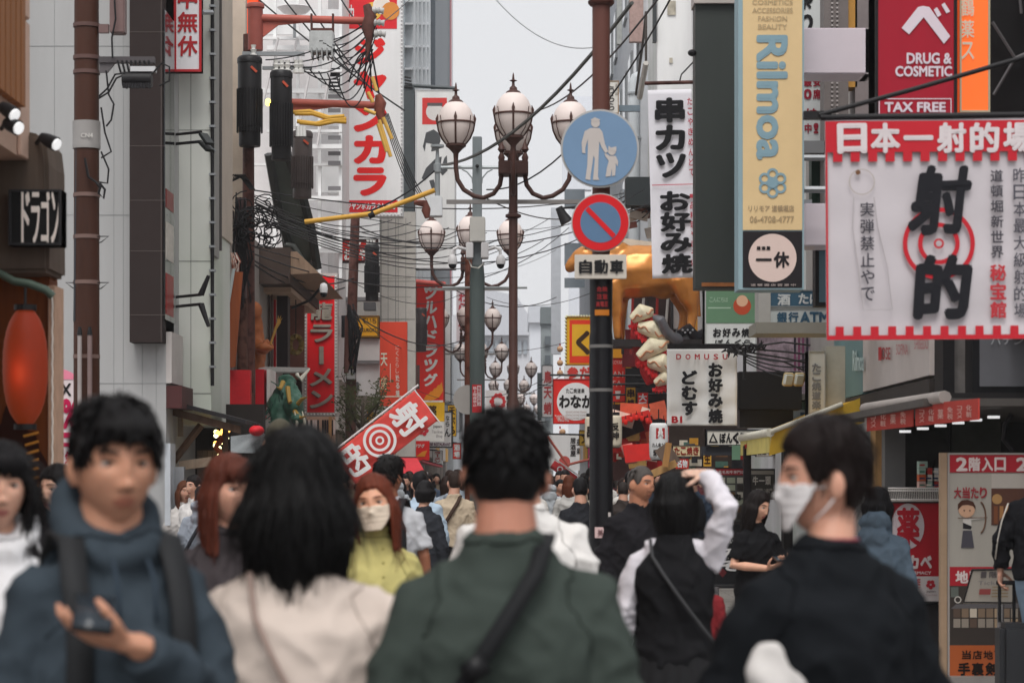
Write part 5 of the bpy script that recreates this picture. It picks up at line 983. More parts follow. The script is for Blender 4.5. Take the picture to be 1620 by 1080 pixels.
shape(tt, g, 'red_face', circ(950, 352, 44.5), '#c41c22', .004); shape(tt, g, 'blue_face', circ(950, 352, 32), '#55718f', .006)
shape(tt, g, 'red_bar', [(926, 333), (931, 327), (974, 371), (969, 377)], '#c41c22', .009)
t3 = T('plate_sign', 'small white plate reading motor vehicles below the round signs', 'road sign', W(950, 441, 17.86)); P('plate', MB().box(W(909, 441, 17.86), W(991, 403, 17.88)), mat('#bfb8ae', .4, .1), t3, bev=.004); text(t3, facing(17.856), '自動車', 914, 411, 988, 433, '#1a1a1c', 'row', .05, .006)
P('clamp', MB().box(W(935, 430, 17.88), W(967, 415, 17.93)), STEEL(), t3)

SG = [(628, 560, 646, 610, 72, '#d82c28', '焼肉', '#eee4dc', 'tall red sign reading grilled meat on the left row'), (690, 560, 702, 600, 88, '#e6e0da', '寿司', '#2a2626', 'white sushi sign between the red drug sign and the mirror'), (708, 640, 722, 690, 80, '#e0a828', '天ぷら', '#3a2010', 'yellow tempura sign low on the left row'),
 (716, 700, 730, 726, 70, '#d83a30', '酒場', '#f0e6de', 'red tavern sign above the left crowd'), (684, 712, 700, 734, 64, '#f0ece6', 'ラーメン', '#b02822', 'white noodle sign above the left crowd'), (842, 668, 858, 700, 100, '#e8e2dc', '餃子', '#b82a24', 'white dumpling sign beside the small far lamps'), (846, 706, 864, 730, 84, '#cf2a26', 'うどん', '#f0e6de', 'red udon sign low beside the far lamps'),
 (936, 640, 952, 676, 58, '#d8342a', 'かに', '#f2e8de', 'red crab sign right behind the sign pole'), (972, 640, 988, 664, 45, '#e8d8a8', '酒', '#7a2a20', 'cream sake board over the red stall'), (990, 612, 1006, 648, 44.6, '#e3a634', '串焼', '#38201a', 'orange skewer board beside the dark steel arms'), (1008, 620, 1026, 650, 44.3, '#d8302a', '大阪', '#f2e8de', 'red board with white characters beside the dumpling column'),
 (880, 704, 892, 738, 62, '#ddd6cc', '定食', '#7a2420', 'narrow white set meal sign behind the cloth sign'), (930, 706, 946, 740, 50, '#cc3a7a', '土産', '#f4e8ee', 'pink souvenir banner beside the sign pole'), (1064, 704, 1108, 722, 36, '#e0c8a0', 'たこ焼き', '#8a2a1c', 'long cream board reading octopus balls under the grey banner'), (1068, 724, 1090, 742, 35.8, '#c8342c', '名物', '#f0e4d8', 'small red board under the long cream board'), (1112, 712, 1126, 738, 35.5, '#d9a43a', '生', '#3a1c10', 'square ochre board beside the menu boards'), (1196, 706, 1222, 722, 32.5, '#b8b2a8', '営業中', '#3a3430', 'grey open sign under the kana board')]
for x0, y0, x1, y1, d_, c_, tx, tc_, lb in SG:
    t, g = sign('small_sign', lb, 'sign', (x0, y0, x1, y1), d_, .15, c_, '#4a3c36', fw=.8, group='small signs down the street')
    w_ = x1 - x0 > (y1 - y0); text(t, g, tx, x0 + 2, y0 + 2, x1 - 2, y1 - 2, tc_, 'row' if w_ else 'col', .05)
    P('bracket', MB().tube([g((x0 + x1) / 2, y0, -.08), g((x0 + x1) / 2 + (14 if x0 > 800 else -14), y0 - 1, -.08)], .02, 5), BLK(), t)
for k in range(11):
    x, d_ = 964 + k * 8.6, 40.5; y = 662 + 5 * math.sin(k * .9) + 3
    lt = T('paper_lantern', 'small red paper lantern strung in the row over the red stall', 'lantern', W(x, y, d_), 'red lanterns strung over the stall'); q = d_ / F
    P('shade', MB().lathe([(2.2 * q, -4.5 * q), (3.2 * q, -2.5 * q), (3.5 * q, 0), (3.2 * q, 2.5 * q), (2.2 * q, 4.5 * q)], W(x, y, d_), 12), mat('#d02a22', .6, .15, 12), lt, True); P('cap', MB().lathe([(2 * q, 4.5 * q), (2 * q, 5.6 * q)], W(x, y, d_), 10), BLK(), lt); P('cord', MB().tube([W(x, y - 5.6, d_), W(x, y - 10, d_)], .006, 4), BLK(), lt)
for k in range(8):
    x, d_ = 402 + k * 9.4, 32.5; y = 700 + 3 * math.cos(k)
    lt = T('paper_lantern', 'small orange paper lantern hung low in front of the ramen shop', 'lantern', W(x, y, d_), 'orange lanterns by the ramen shop'); q = d_ / F
    P('shade', MB().lathe([(2.4 * q, -5 * q), (3.8 * q, -2.5 * q), (4.1 * q, 0), (3.8 * q, 2.5 * q), (2.4 * q, 5 * q)], W(x, y, d_), 12), mat('#d8622a', .6, .15, 12, emit=.15), lt, True); P('cap', MB().lathe([(2.2 * q, 5 * q), (2.2 * q, 6.2 * q)], W(x, y, d_), 10), BLK(), lt); P('cord', MB().tube([W(x, y - 6, d_), W(x, y - 12, d_)], .006, 4), BLK(), lt)

# ---------------------------------------------------------------- street lamps, poles, wires
def make_lamp():
    t = T('street_lamp', 'tall brown ornamental lamp with four globes, nearest of the row', 'street lamp', (0, 0, 0), 'globe lamps down the street')
    br = mat('#4b332e', .45, .25, 5)
    P('pole', MB().lathe([(.085, 0), (.085, 2.6), (.056, 2.66), (.056, 5.75), (.05, 5.8)], (0, 0, 0), 18), br, t, True)
    P('base_sleeve', MB().lathe([(.15, 0), (.14, .1), (.11, .2), (.108, 2.25), (.095, 2.35), (.07, 2.42)], (0, 0, 0), 20), mat('#1d1b1d', .4, .2), t, True)
    P('collar', MB().lathe([(.058, 4.95), (.1, 4.97), (.1, 5.0), (.058, 5.02)], (0, 0, 0), 18), br, t, True)
    P('hub', MB().box((-.19, -.19, 5.5), (.19, .19, 5.67)), br, t, bev=.01)
    P('hub_stem', MB().lathe([(.056, 5.67), (.075, 5.7), (.03, 5.86), (.045, 5.9), (.0, 5.98)], (0, 0, 0), 12), br, t, True)
    P('crossbar', MB().box((-.85, -.03, 5.14), (.85, .03, 5.19)), mat('#7a7674', .4), t)
    for s in (-1, 1): P('finial', MB().lathe([(.03, 0), (.045, .06), (.02, .12), (.05, .16), (.012, .26), (0, .3)], (s * .15, 0, 5.67), 10), br, t, True)
    for k in range(4):
        c, s = round(math.cos(k * math.pi / 2)), round(math.sin(k * math.pi / 2)); rr = .73
        pt = lambda r, z: (c * r, s * r, z)
        a = P('arm', MB().tube([pt(.15, 5.5), pt(.17, 5.38), pt(.25, 5.27), pt(.38, 5.215), pt(.5, 5.24), pt(.63, 5.32), pt(.71, 5.45), pt(.73, 5.6), pt(.73, 5.78)], .03, 8), br, t, True)
        cx, cy = c * rr, s * rr
        P('cup', MB().lathe([(.03, 5.72), (.035, 5.78), (.09, 5.84), (.13, 5.87), (.13, 5.9)], (cx, cy, 0), 20), br, a, True)
        gl = P('globe', MB().lathe([(.12, 5.9), (.17, 5.97), (.215, 6.07), (.232, 6.17), (.225, 6.25), (.19, 6.34), (.13, 6.41), (.07, 6.44)], (cx, cy, 0), 28), mat('#d2c5c0', .5, .05, 2, spec=.35), a, True)
        P('band', MB().lathe([(.236, 6.155), (.242, 6.16), (.242, 6.175), (.236, 6.18)], (cx, cy, 0), 28), br, a, True)
        P('cap', MB().lathe([(.1, 6.425), (.085, 6.45), (.05, 6.47), (.045, 6.5), (.02, 6.52), (.016, 6.57), (.05, 6.585), (.016, 6.6), (.01, 6.66), (0, 6.69)], (cx, cy, 0), 14), br, a, True)
        for j in range(4):
            q = j * math.pi / 2 + (0 if k % 2 == 0 else 0); e = (math.cos(q), math.sin(q))
            P('strap', MB().tube([(cx + e[0] * r, cy + e[1] * r, z) for r, z in ((.125, 5.9), (.18, 5.97), (.222, 6.07), (.24, 6.17), (.243, 6.22), (.23, 6.28))], [.012, .012, .012, .012, .02, .004], 6), br, a, True)
            q += math.pi / 4; e = (math.cos(q), math.sin(q))
            P('hook', MB().tube([(cx + e[0] * r, cy + e[1] * r, z) for r, z in ((.13, 5.9), (.21, 5.99), (.255, 6.1), (.262, 6.18), (.272, 6.24))], .006, 5), br, a, True)
    return t
lamp = make_lamp(); lamp.scale = (.975,) * 3; lamp.location = (X(812, 30), 30, 0)
for px, d, lb in ((745, 43.7, 'second globe lamp, half hidden behind the grey camera post'), (738, 66, 'third globe lamp beside the brown drainpole, its left globe before the red sign'), (761, 83, 'fourth globe lamp with globes either side of the nearest lamp pole'), (812, 96, 'fifth globe lamp lined up behind the nearest lamp pole'), (805, 113, 'small globe lamp above the poster with the red ring'), (824, 131, 'smaller globe lamp right of the ring poster'), (833, 150, 'globe lamp low beside the white and red column sign'), (840, 172, 'tiny last globe lamp over the crowd')):
    c = copy_tree(lamp); c.location = (X(px, d), d, 0); c['label'] = lb
# grey camera post
t = T('camera_post', 'galvanised grey post with a crossarm and camera boxes', 'post', (X(755, 32), 32, 0)); x0 = X(755, 32); gm2 = mat('#757c7f', .5, .3, 4, kind='streak', metal=.1)
P('post', MB().box((x0 - .063, 31.94, 0), (x0 + .063, 32.06, Z(217, 32))), gm2, t, bev=.008); P('crossarm', MB().tube([W(692, 265, 32), W(808, 265, 32)], .022, 8), mat('#a3a9ab', .4, .15, metal=.2), t, True)
P('lower_post', MB().lathe([(.1, 0), (.1, Z(440, 32)), (.085, Z(420, 32))], (x0, 32, 0), 16), mat('#56605f', .5, .3, 4, kind='streak'), t, True)
for s in (-1, 1): P('brace', MB().tube([W(755 + s * 7, 290, 31.98), W(755 + s * 8, 282, 31.98), W(755 + s * 16, 272, 31.98), W(755 + s * 24, 268, 31.98)], .012, 6), mat('#a3a9ab', .4), t, True)
P('sensor', MB().lathe([(.035, 0), (.035, .32), (.05, .33), (.05, .44), (.03, .45), (.02, .64), (.09, .66), (.09, .69)], W(692, 312, 32), 14), mat('#8a8f92', .4), t, True)
P('sensor_box', MB().box(W(680, 342, 31.9), W(700, 312.5, 32.1)), mat('#cfd1d4', .4), t, bev=.01); P('cap_bolt', MB().ball(W(755, 263, 31.9), .025, 8), BLK(), t, True)
P('junction_box', MB().box(W(743, 382, 31.8), W(768, 348, 32.2)), mat('#b5b3ae', .5, .1), t, bev=.01); P('long_bar', MB().tube([W(700, 455, 32), W(834, 455, 32)], .016, 8), mat('#9a9fa0', .4), t, True)
for k, (x, s) in enumerate(((716, -1), (792, 1))):
    ct = T('cctv_camera', ['white dome camera on the left arm of the grey post', 'white dome camera on the right arm of the grey post'][k], 'camera', W(x, 420, 31.7)); wm_ = mat('#c5c3c4', .35, .08)
    P('box', MB().box(W(755 + s * 12 - 6, 408, 31.75), W(755 + s * 12 + 6, 386, 32)), wm_, ct, bev=.01); P('arm', MB().tube([W(755 + s * 16, 395, 31.8), W(x - s * 8, 391, 31.7), W(x - s * 1, 395, 31.7), W(x, 405, 31.7)], .022, 10), wm_, ct, True)
    P('housing', MB().lathe([(.06, 0), (.064, .04), (.05, .1), (.02, .13)], W(x, 418, 31.7), 16), wm_, ct, True); P('dome', MB().ball(W(x, 419, 31.7), .052, 10), mat('#1a1a1c', .08), ct, True)
P('cable', MB().tube([W(742, 412, 31.9), W(746, 422, 31.8), W(757, 424, 31.8), W(766, 416, 31.9)], .01, 5), mat('#c9c7c0', .5), t, True)
# round mirror back and rusty drainpole
t = T('road_mirror', 'grey back of a round road mirror on the rust brown pole', 'mirror', (X(741, 33), 33, 0)); P('disc', MB().tube([W(740, 632, 33) , W(740, 632, 33.05)], .2, 32), mat('#a8a39f', .4, .1), t); P('pole', MB().lathe([(.05, 0), (.05, Z(390, 33))], (X(741, 33.2), 33.2, 0), 12), mat('#6b4034', .5, .3, kind='rust'), t, True); P('arm', MB().box(W(735, 640, 33.05), W(746, 625, 33.15)), STEEL(), t)

def insul(t, p, n=3, d=Vector((0, 0, 1)), r=.045, c='#d0cfcc'):
    P('insulator', MB().tube([p, p + d * .05, p + d * .06, p + d * .11, p + d * .12, p + d * .17], [r, r, r * .5, r, r * .5, r * .8], 10), mat(c, .3), t, True)
# brown steel pole on the left
t = T('utility_pole', 'rust brown steel pole with a grey box and bracket rungs', 'pole', (X(137, 22), 22, 0)); bx = X(137, 22)
P('pole', MB().lathe([(.122, 0), (.117, 3), (.108, 7)], (bx, 22, 0), 28), mat('#44291f', .55, .45, 3, kind='streak'), t, True); P('conduit', MB().tube([W(126, 1000, 21.8), W(126, 528, 21.8)], .02, 10), mat('#9a9290', .5, .2), t, True); P('conduit', MB().tube([W(142, 1000, 21.8), W(142, 530, 21.8)], .022, 10), mat('#7a6866', .5, .2), t, True)
for x in (126, 142): P('conduit_cap', MB().tube([W(x, 530, 21.8), W(x, 517, 21.8)], [.026, .014], 8), BLK(), t, True)
P('meter_box', MB().lathe([(.126, 0), (.128, .03), (.126, .04), (.126, .25)], (bx, 22, Z(236, 22)), 24), mat('#8d8a88', .45, .15), t, True); text(t, lambda x, y, l=0: Vector((X(x, 22), 22 - .13 - l, Z(y, 22))), 'CN4', 132, 214, 151, 221, '#b9b6b2', 'fit', .03, .003)
for y in (44, 95, 118, 312, 378, 450, 567): P('strap', MB().lathe([(.122, 0), (.122, .035)], (bx, 22, Z(y, 22)), 24), mat('#5a4440' if y < 300 else '#6f5a54', .5), t, True)
for y in (374, 447): P('step', MB().tube([W(153, y, 21.95), W(172, y, 21.95), W(160, y + 9, 21.95), W(156, y + 10, 21.95)], .006, 5), BLK(), t, True)
P('step', MB().tube([W(120, 447, 21.95), W(104, 447, 21.95), W(116, 456, 21.95)], .006, 5), BLK(), t, True)
P('riser_cable', MB().tube([W(124 - (y % 3) * .8 - max(0, (y - 120) * .014), y, 21.93) for y in range(-20, 520, 24)], .012, 6), mat('#3a3c40', .5), t, True)
P('crossarm', MB().box(W(156, 99, 21.9), W(246, 92, 21.98)), mat('#4a4648', .5, .2), t); P('gusset', MB().prism([W(157, 99, 21.92), W(183, 99, 21.92), W(170, 115, 21.92), W(157, 115, 21.92)], (0, .03, 0)), mat('#5a5658', .5), t)
P('hatch_box', MB().box(W(173, 52, 21.9), W(201, -40, 22.05)), mat('#6f5a58', .5, .2), t, bev=.01); P('hatch_arm', MB().box(W(156, 52, 21.95), W(173, 40, 22.0)), mat('#6f5a58', .5, .2), t)
st = T('splice_case', 'black cable splice case hanging from the brown pole arm', 'cable box', W(217, 140, 21.9)); P('case', MB().tube([W(194, 126, 21.9), W(240, 126, 21.9)], .07, 10), BLK(), st, True); P('cover', MB().box(W(206, 113, 21.85), W(248, 108, 21.95)), mat('#b9b9bb', .4), st)
for k in range(10): P('lug', MB().tube([W(196 + k * 4.5, 132, 21.84), W(196 + k * 4.5, 139 + k % 2, 21.83)], .014, 6), BLK(), st, True)
for k in range(8): P('tie', MB().tube([W(186 + k * 7, 96, 21.88), W(192 + k * 6.5, 118, 21.88)], .01, 5), BLK(), st, True)
for k, (pts) in enumerate(([(198, 116), (182, 118), (170, 140), (156, 153)], [(198, 118), (184, 124), (172, 146), (156, 156)], [(240, 118), (256, 100), (268, 106), (268, 128), (252, 136)], [(178, 92), (177, 60), (183, 30), (180, -20)], [(168, 112), (172, 150), (180, 165), (176, 190), (168, 200)], [(160, 170), (166, 210), (176, 240), (160, 250)], [(160, 240), (172, 268), (170, 290), (156, 288)], [(158, 290), (166, 300), (164, 314), (156, 306), (160, 292)], [(134, 250), (140, 280), (152, 288), (158, 296)])): P('cable', MB().tube([W(x, y, 21.85) for x, y in pts], .009 if k < 7 else .012, 6), BLK(), st, True)

# pole with transformers
t = T('utility_pole', 'brown pole carrying two crossarms and dark transformers', 'pole', (X(391, 32), 32, 0))
P('pole', MB().lathe([(.1, 0), (.09, Z(580, 32)), (.07, Z(55, 32))], (X(393, 32), 32, 0), 18), BROWN(), t, True); P('pole_sleeve', MB().tube([W(385, 1000, 31.8), W(383, 470, 31.8)], .07, 12), mat('#54382f', .6, .3, kind='rust'), t, True)
P('box', MB().box(W(372, 470, 31.6), W(391, 315, 31.8)), mat('#4a3636', .5, .2), t); P('box', MB().box(W(357, 400, 31.7), W(371, 335, 31.9)), mat('#3d3230', .5, .2), t)
P('post_cap', MB().lathe([(.1, 0), (.1, .55), (.12, .56), (.12, .6), (.1, .62)], W(404, 80, 31.9), 16), mat('#8a4a42', .5, .25), t, True)
rm = mat('#a4574c', .5, .2); P('crossarm', MB().tube([W(394, 28, 31.9), W(595, 34, 31.9)], .05, 10), rm, t, True); P('gusset', MB().prism([W(410, 30, 31.9), W(500, 34, 31.9), W(440, 40, 31.9), (W(412, 62, 31.9))], (0, .03, 0)), rm, t)
P('crossarm', MB().tube([W(458, 162, 31.9), W(606, 167, 31.9)], .05, 10), rm, t, True); P('gusset', MB().prism([W(462, 165, 31.9), W(540, 168, 31.9), W(464, 178, 31.9)], (0, .03, 0)), rm, t)
for x in (493, 527): P('u_frame', MB().box(W(x - 2, 52, 31.85), W(x + 2, 24, 31.95)), BROWN(), t)
P('u_frame', MB().box(W(491, 52, 31.8), W(529, 48, 31.95)), BROWN(), t); P('switch_box', MB().box(W(489, 82, 31.7), W(530, 55, 32)), mat('#aeb0b0', .4, .25, 8), t, bev=.015)
for k in range(5): P('switch_fin', MB().box(W(492 + k * 8, 90, 31.65), W(497 + k * 8, 82, 31.95)), mat('#8f9090', .4), t)
P('rail', MB().box(W(383, 88, 31.8), W(482, 83, 31.86)), STEEL(), t); P('rail', MB().box(W(415, 110, 31.75), W(494, 106, 31.8)), STEEL(), t)
for x in (401, 437, 446, 455, 469, 476): insul(t, W(x, 116, 31.7) if x > 410 else W(x, 92, 31.7), d=Vector((0, 0, 1)))
for k, (x, y) in enumerate(((589, 17), (590, 36), (592, 54))): P('insulator', MB().tube([W(x, y, 31.8), W(x + 5, y, 31.8), W(x + 6, y, 31.8), W(x + 11, y, 31.8), W(x + 12, y, 31.8), W(x + 18, y + 1, 31.8)], [.05, .05, .03, .05, .03, .045], 10), mat('#a9a8a6', .3), t, True)
P('arm_clutter', MB().tube([W(580, 8, 31.8), W(586, 26, 31.8), W(582, 44, 31.8), W(584, 62, 31.8), W(580, 96, 31.8)], [.05, .08, .09, .05, .02], 8), mat('#5a3a34', .6, .4, 14), t, True); P('arm_clutter', MB().tube([W(598, 150, 31.8), W(602, 164, 31.8), W(600, 176, 31.8), W(606, 196, 31.8)], [.04, .08, .07, .03], 8), mat('#7a4438', .6, .4, 14), t, True)
for k, pts in enumerate(([(460, 178), (490, 176), (520, 186), (545, 184)], [(466, 180), (495, 180), (525, 190), (548, 188)], [(470, 192), (500, 196), (520, 190), (546, 192)], [(474, 194), (505, 197), (530, 192), (548, 193)])): P('hose', MB().tube([W(x, y, 31.6) for x, y in pts], .028, 8), mat('#c99a3c', .5, .2), t, True)
for k, pts in enumerate(([(582, 146), (590, 162)], [(589, 122), (596, 144)], [(576, 173), (594, 180)], [(600, 190), (618, 248)], [(606, 186), (620, 220)], [(598, 196), (612, 240)])): P('hose', MB().tube([W(x, y, 31.6) for x, y in pts], .025, 8), mat('#c9a050', .5, .2), t, True)
for k in range(3): P('insulator', MB().tube([W(471 + k * 5, 216, 31.5), W(471 + k * 5, 200, 31.5)], [.03, .024], 8), mat('#d0cfcc', .3), t, True)
P('warm_lamp', MB().ball(W(424, 162, 31.5), (.035, .035, .05), 8), mat('#ffb04a', .3, 0, emit=5), t, True)
def transformer(x0, y0, x1, y1, d, col, lb):
    tt = T('transformer', lb, 'transformer', W((x0 + x1) / 2, y1, d), 'pole transformers'); c = W((x0 + x1) / 2, y1, d); r = (x1 - x0) / 2 * d / F; h_ = (y1 - y0) * d / F; m_ = mat(col, .4, .2, 4)
    P('tank', MB().lathe([(r * .78, 0), (r * .82, .02), (r * .82, h_ * .22), (r * .9, h_ * .23), (r * .9, h_ * .98), (r * .85, h_)], c, 24), m_, tt, True); mb = MB()
    for k in range(26): q = k * math.tau / 26; e = Vector((math.cos(q), math.sin(q), 0)); mb.bar(c + e * r * .95 + Vector((0, 0, h_ * .16)), c + e * r * .95 + Vector((0, 0, h_ * .66)), .012, r * .14)
    P('fin', mb, m_, tt); P('lid', MB().lathe([(r * .95, 0), (r * .95, .06), (r * .8, .09)], c + Vector((0, 0, h_ * .96)), 24), m_, tt, True); P('bracket', MB().box(c + Vector((-.05, r * .8, h_ * .3)), c + Vector((.05, r * 1.5, h_ * .7))), mat(col, .5), tt)
    mb = MB(); mb.bar(c + Vector((r * .2, -r * .96, h_ * .9)), c + Vector((r * .62, -r * .8, h_ * .84)), .01, .03); P('mark', mb, mat('#b5503a', .5), tt)
    return tt
transformer(374, 95, 416, 232, 31.7, '#1d1c1e', 'black finned transformer nearest the concrete pier'); transformer(426, 118, 464, 254, 31.4, '#222123', 'black finned transformer in the middle of the pole')
transformer(460, 214, 496, 314, 33, '#4d4544', 'brown grey finned transformer under the yellow hoses'); transformer(576, 392, 601, 476, 42, '#232224', 'black transformer on the second pole before the red signs')
transformer(656, 490, 676, 556, 60, '#3a3436', 'small dark transformer in front of the red drug sign')
# second pole
t = T('utility_pole', 'thin brown pole wrapped in cable before the white panels', 'pole', (X(560, 42), 42, 0)); P('pole', MB().tube([(X(553, 42), 42, 0), W(556, 520, 42), W(562, 345, 42)], [.1, .09, .08], 14), BROWN(), t, True); P('strap', MB().box(W(550, 498, 41.85), W(563, 492, 42)), STEEL(), t); P('box', MB().box(W(548, 600, 41.8), W(563, 585, 42)), mat('#8a8886', .5), t, bev=.01); P('sleeve', MB().tube([W(549, 590, 41.85), W(551, 500, 41.85)], .06, 10), mat('#5a3a34', .6, .3), t, True)
for k in range(3): insul(t, W(582 + k * 5, 395, 42), r=.035)
for k in range(26): P('cable', MB().tube([W(553 + rnd.uniform(-4, 6), 490 + rnd.uniform(-10, 10), 41.8), W(560 + rnd.uniform(-10, 16), 520 + rnd.uniform(-10, 20), 41.7), W(556 + rnd.uniform(-5, 8), 560 + rnd.uniform(-20, 40), 41.8)], .012, 5), BLK(), t, True)
t = T('utility_pole', 'paired brown pipes of a pole in front of the red drug sign', 'pole', (X(650, 58), 58, 0))
for x in (648, 654): P('pole', MB().lathe([(.06, 0), (.06, Z(520, 58))], (X(x, 58), 58, 0), 12), mat('#5d3c36', .6, .3, kind='rust'), t, True)
P('box', MB().box(W(655, 615, 57.8), W(664, 578, 58)), mat('#54403e', .5), t)
P('top_frame', MB().tube([W(648, 447, 58), W(654, 445, 58), W(705, 450, 58)], .06, 8), mat('#b0504a', .5, .2), t, True)
# bare young tree
t = T('bare_tree', 'thin leafless young tree by the cable wrapped pole', 'tree', (X(575, 40), 40, 0)); tm_ = mat('#4a4038', .8, .3); root = Vector((X(572, 40), 40, 0))
P('trunk', MB().tube([root, W(572, 720, 40), W(574, 640, 40)], [.06, .05, .025], 8), tm_, t, True)
for k in range(24):
    y0 = rnd.uniform(640, 730); s = rnd.choice((-1, 1)); x1 = 573 + s * rnd.uniform(12, 42); y1 = y0 - rnd.uniform(20, 70); b = [W(573, y0, 40), W((573 + x1) / 2, y0 - 14, 40 + rnd.uniform(-.3, .3)), W(x1, y1, 40 + rnd.uniform(-.6, .6))]
    br_ = P('limb', MB().tube(b, [.016, .012, .005], 5), tm_, t, True); mb = MB()
    for j in range(18): q = b[1].lerp(b[2], rnd.random()); e = q + Vector((rnd.uniform(-.16, .16), rnd.uniform(-.16, .16), rnd.uniform(-.03, .2))); mb.tube([q, e], [.005, .002], 4); mb.add([e, e + Vector((.03, 0, .025)), e + Vector((.05, .01, -.01))], [(0, 1, 2)])
    P('foliage', mb, mat('#4d5236', .8, .3), br_)
# yellow crane bar
t = T('yellow_bar', 'yellow insulated pole slanting across below the karaoke sign', 'bar', W(585, 332, 30.5)); P('bar', MB().tube([W(482, 351, 30.5), W(590, 338, 30.5), W(688, 301, 30.5)], .032, 10), mat('#c99a42', .45, .2), t, True); P('clamp', MB().tube([W(583, 342, 30.5), W(592, 338, 30.5)], .042, 10), BLK(), t, True)
P('end_clutter', MB().tube([W(655, 320, 30.6), W(672, 322, 30.6), W(674, 332, 30.6), (W(676, 345, 30.6))], [.03, .05, .06, .03], 8), mat('#7a4a40', .6, .3), t, True)
# black spotlight right
t = T('black_spotlight', 'small black spotlight on an arm beside the blue round sign', 'spotlight', W(890, 345, 40)); P('housing', MB().tube([W(884, 328, 40), W(890, 340, 40), W(897, 352, 40)], [.06, .08, .11], 12), BLK(), t, True); P('arm', MB().tube([W(884, 330, 40), W(920, 326, 40)], .02, 6), BLK(), t, True)

# red target flag
t = T('target_flag', 'tilted red cloth flag with white target rings and characters', 'flag', W(560, 760, 28)); g = rot2(facing(28), 605, 690, -38)
cloth('cloth', t, g, (525, 664, 690, 724), '#cc4c46', .04, 40, 14)
for r0, r1 in ((22, 26.5), (13, 17), (4, 7)): ring(t, g, 598, 693, r0, r1, '#e0d6d6', .07)
text(t, g, '射', 630, 669, 680, 719, '#e0d6d6', 'turn', .04, .075); text(t, g, '的', 530, 669, 568, 719, '#e0d6d6', 'turn', .04, .075)
P('pole', MB().tube([g(480, 661, 0), g(700, 661, 0)], .012, 8), mat('#cfcaca', .4), t, True); P('pole', MB().tube([g(690, 658, 0), g(690, 728, 0)], .008, 8), mat('#cfcaca', .4), t, True)
for k in range(9): P('tie', MB().lathe([(.018, 0), (.018, .02)], g(530 + k * 19, 662, 0), 8), mat('#cfcaca', .4), t)
P('stand', MB().tube([g(480, 661, 0), Vector((g(480, 661).x, 28, .02))], .015, 8), STEEL(), t)
# red awnings left
for k, (p, d, c_, lb) in enumerate(((((620, 758), (676, 753), (660, 724), (628, 724)), 45, '#c83a42', 'small red scalloped shop awning below the target flag'), (((668, 726), (700, 735), (695, 738), (664, 731)), 50, '#9a4a50', 'folded red awning arm over the crowd on the left'))):
    t = T('red_awning', lb, 'awning', W(645, 750, d)); P('canopy', MB().prism([W(*p[0], d - .8), W(*p[1], d - .8), W(*p[2], d), W(*p[3], d)], (0, .0, -.02)), mat(c_, .7, .2), t); P('valance', MB().prism([W(p[0][0], p[0][1], d - .8), W(p[1][0], p[1][1], d - .8), W(p[1][0], p[1][1] + 4, d - .8), W(p[0][0], p[0][1] + 4, d - .8)], (0, .02, 0)), mat(c_, .7, .3), t); P('arm', MB().tube([W(*p[1], d - .8), W(p[1][0], p[1][1] - 6, d + .5)], .015, 5), STEEL(), t)
    P('mount', MB().box(W(600, 735, d), W(660, 722, d + .1)), mat('#5a3a38', .6), t)
t = T('shop_row', 'dim lower shop fronts along the left row', 'building', (-4.5, 55, 0)); P('wall', MB().box((XL - .3, 45, 0), (XL - .1, 128, 3.6)), mat('#8f857c', .8, .4, 1.5), t)
for k in range(16): P('shop_opening', MB().box((XL - .1, 46 + k * 5, 0), (XL - .08, 50 + k * 5, 2.5)), mat(rnd.choice(['#4a3f39', '#6a5a4e', '#8d8074', '#5f6264']), .7, .5, 2), t); P('shop_fascia', MB().box((XL - .1, 46 + k * 5, 2.55), (XL + .05, 50 + k * 5, 3.2)), mat(rnd.choice(['#b3262a', '#c9c2bc', '#d09a30', '#3f5a6a', '#a8a09a']), .6, .2), t)
t = T('shop_row', 'dim lower shop fronts along the right row beyond the red stall', 'building', (4.5, 70, 0)); P('wall', MB().box((XR - .1, 48, 0), (XR + .1, 128, 3.6)), mat('#8f857c', .8, .4, 1.5), t)
for k in range(15): P('shop_opening', MB().box((XR - .12, 50 + k * 5, 0), (XR - .1, 54 + k * 5, 2.5)), mat(rnd.choice(['#4a3f39', '#6a4a3e', '#8d8074', '#7a2f2a']), .7, .5, 2), t); P('shop_fascia', MB().box((XR - .25, 50 + k * 5, 2.55), (XR - .1, 54 + k * 5, 3.2)), mat(rnd.choice(['#b3262a', '#c9c2bc', '#d09a30', '#b83a2a', '#a8a09a']), .6, .2), t)
t, g = sign('clothes_stall', 'pale shop bay with hanging dark and red garments', 'stall', (474, 655, 530, 760), 43, .1, '#b3907c', None)
for k in range(12): shape(t, g, 'garment', rect(484 + k * 3.6 + (k > 5) * 4, 664, 487 + k * 3.6 + (k > 5) * 4, 682 + (k * 7) % 9), rnd.choice(['#8d2230', '#2a2426', '#c9b8b4', '#3a3032']), .03)
P('post', MB().box(W(520, 760, 42.9), W(525, 655, 43)), mat('#a57a50', .6), t)

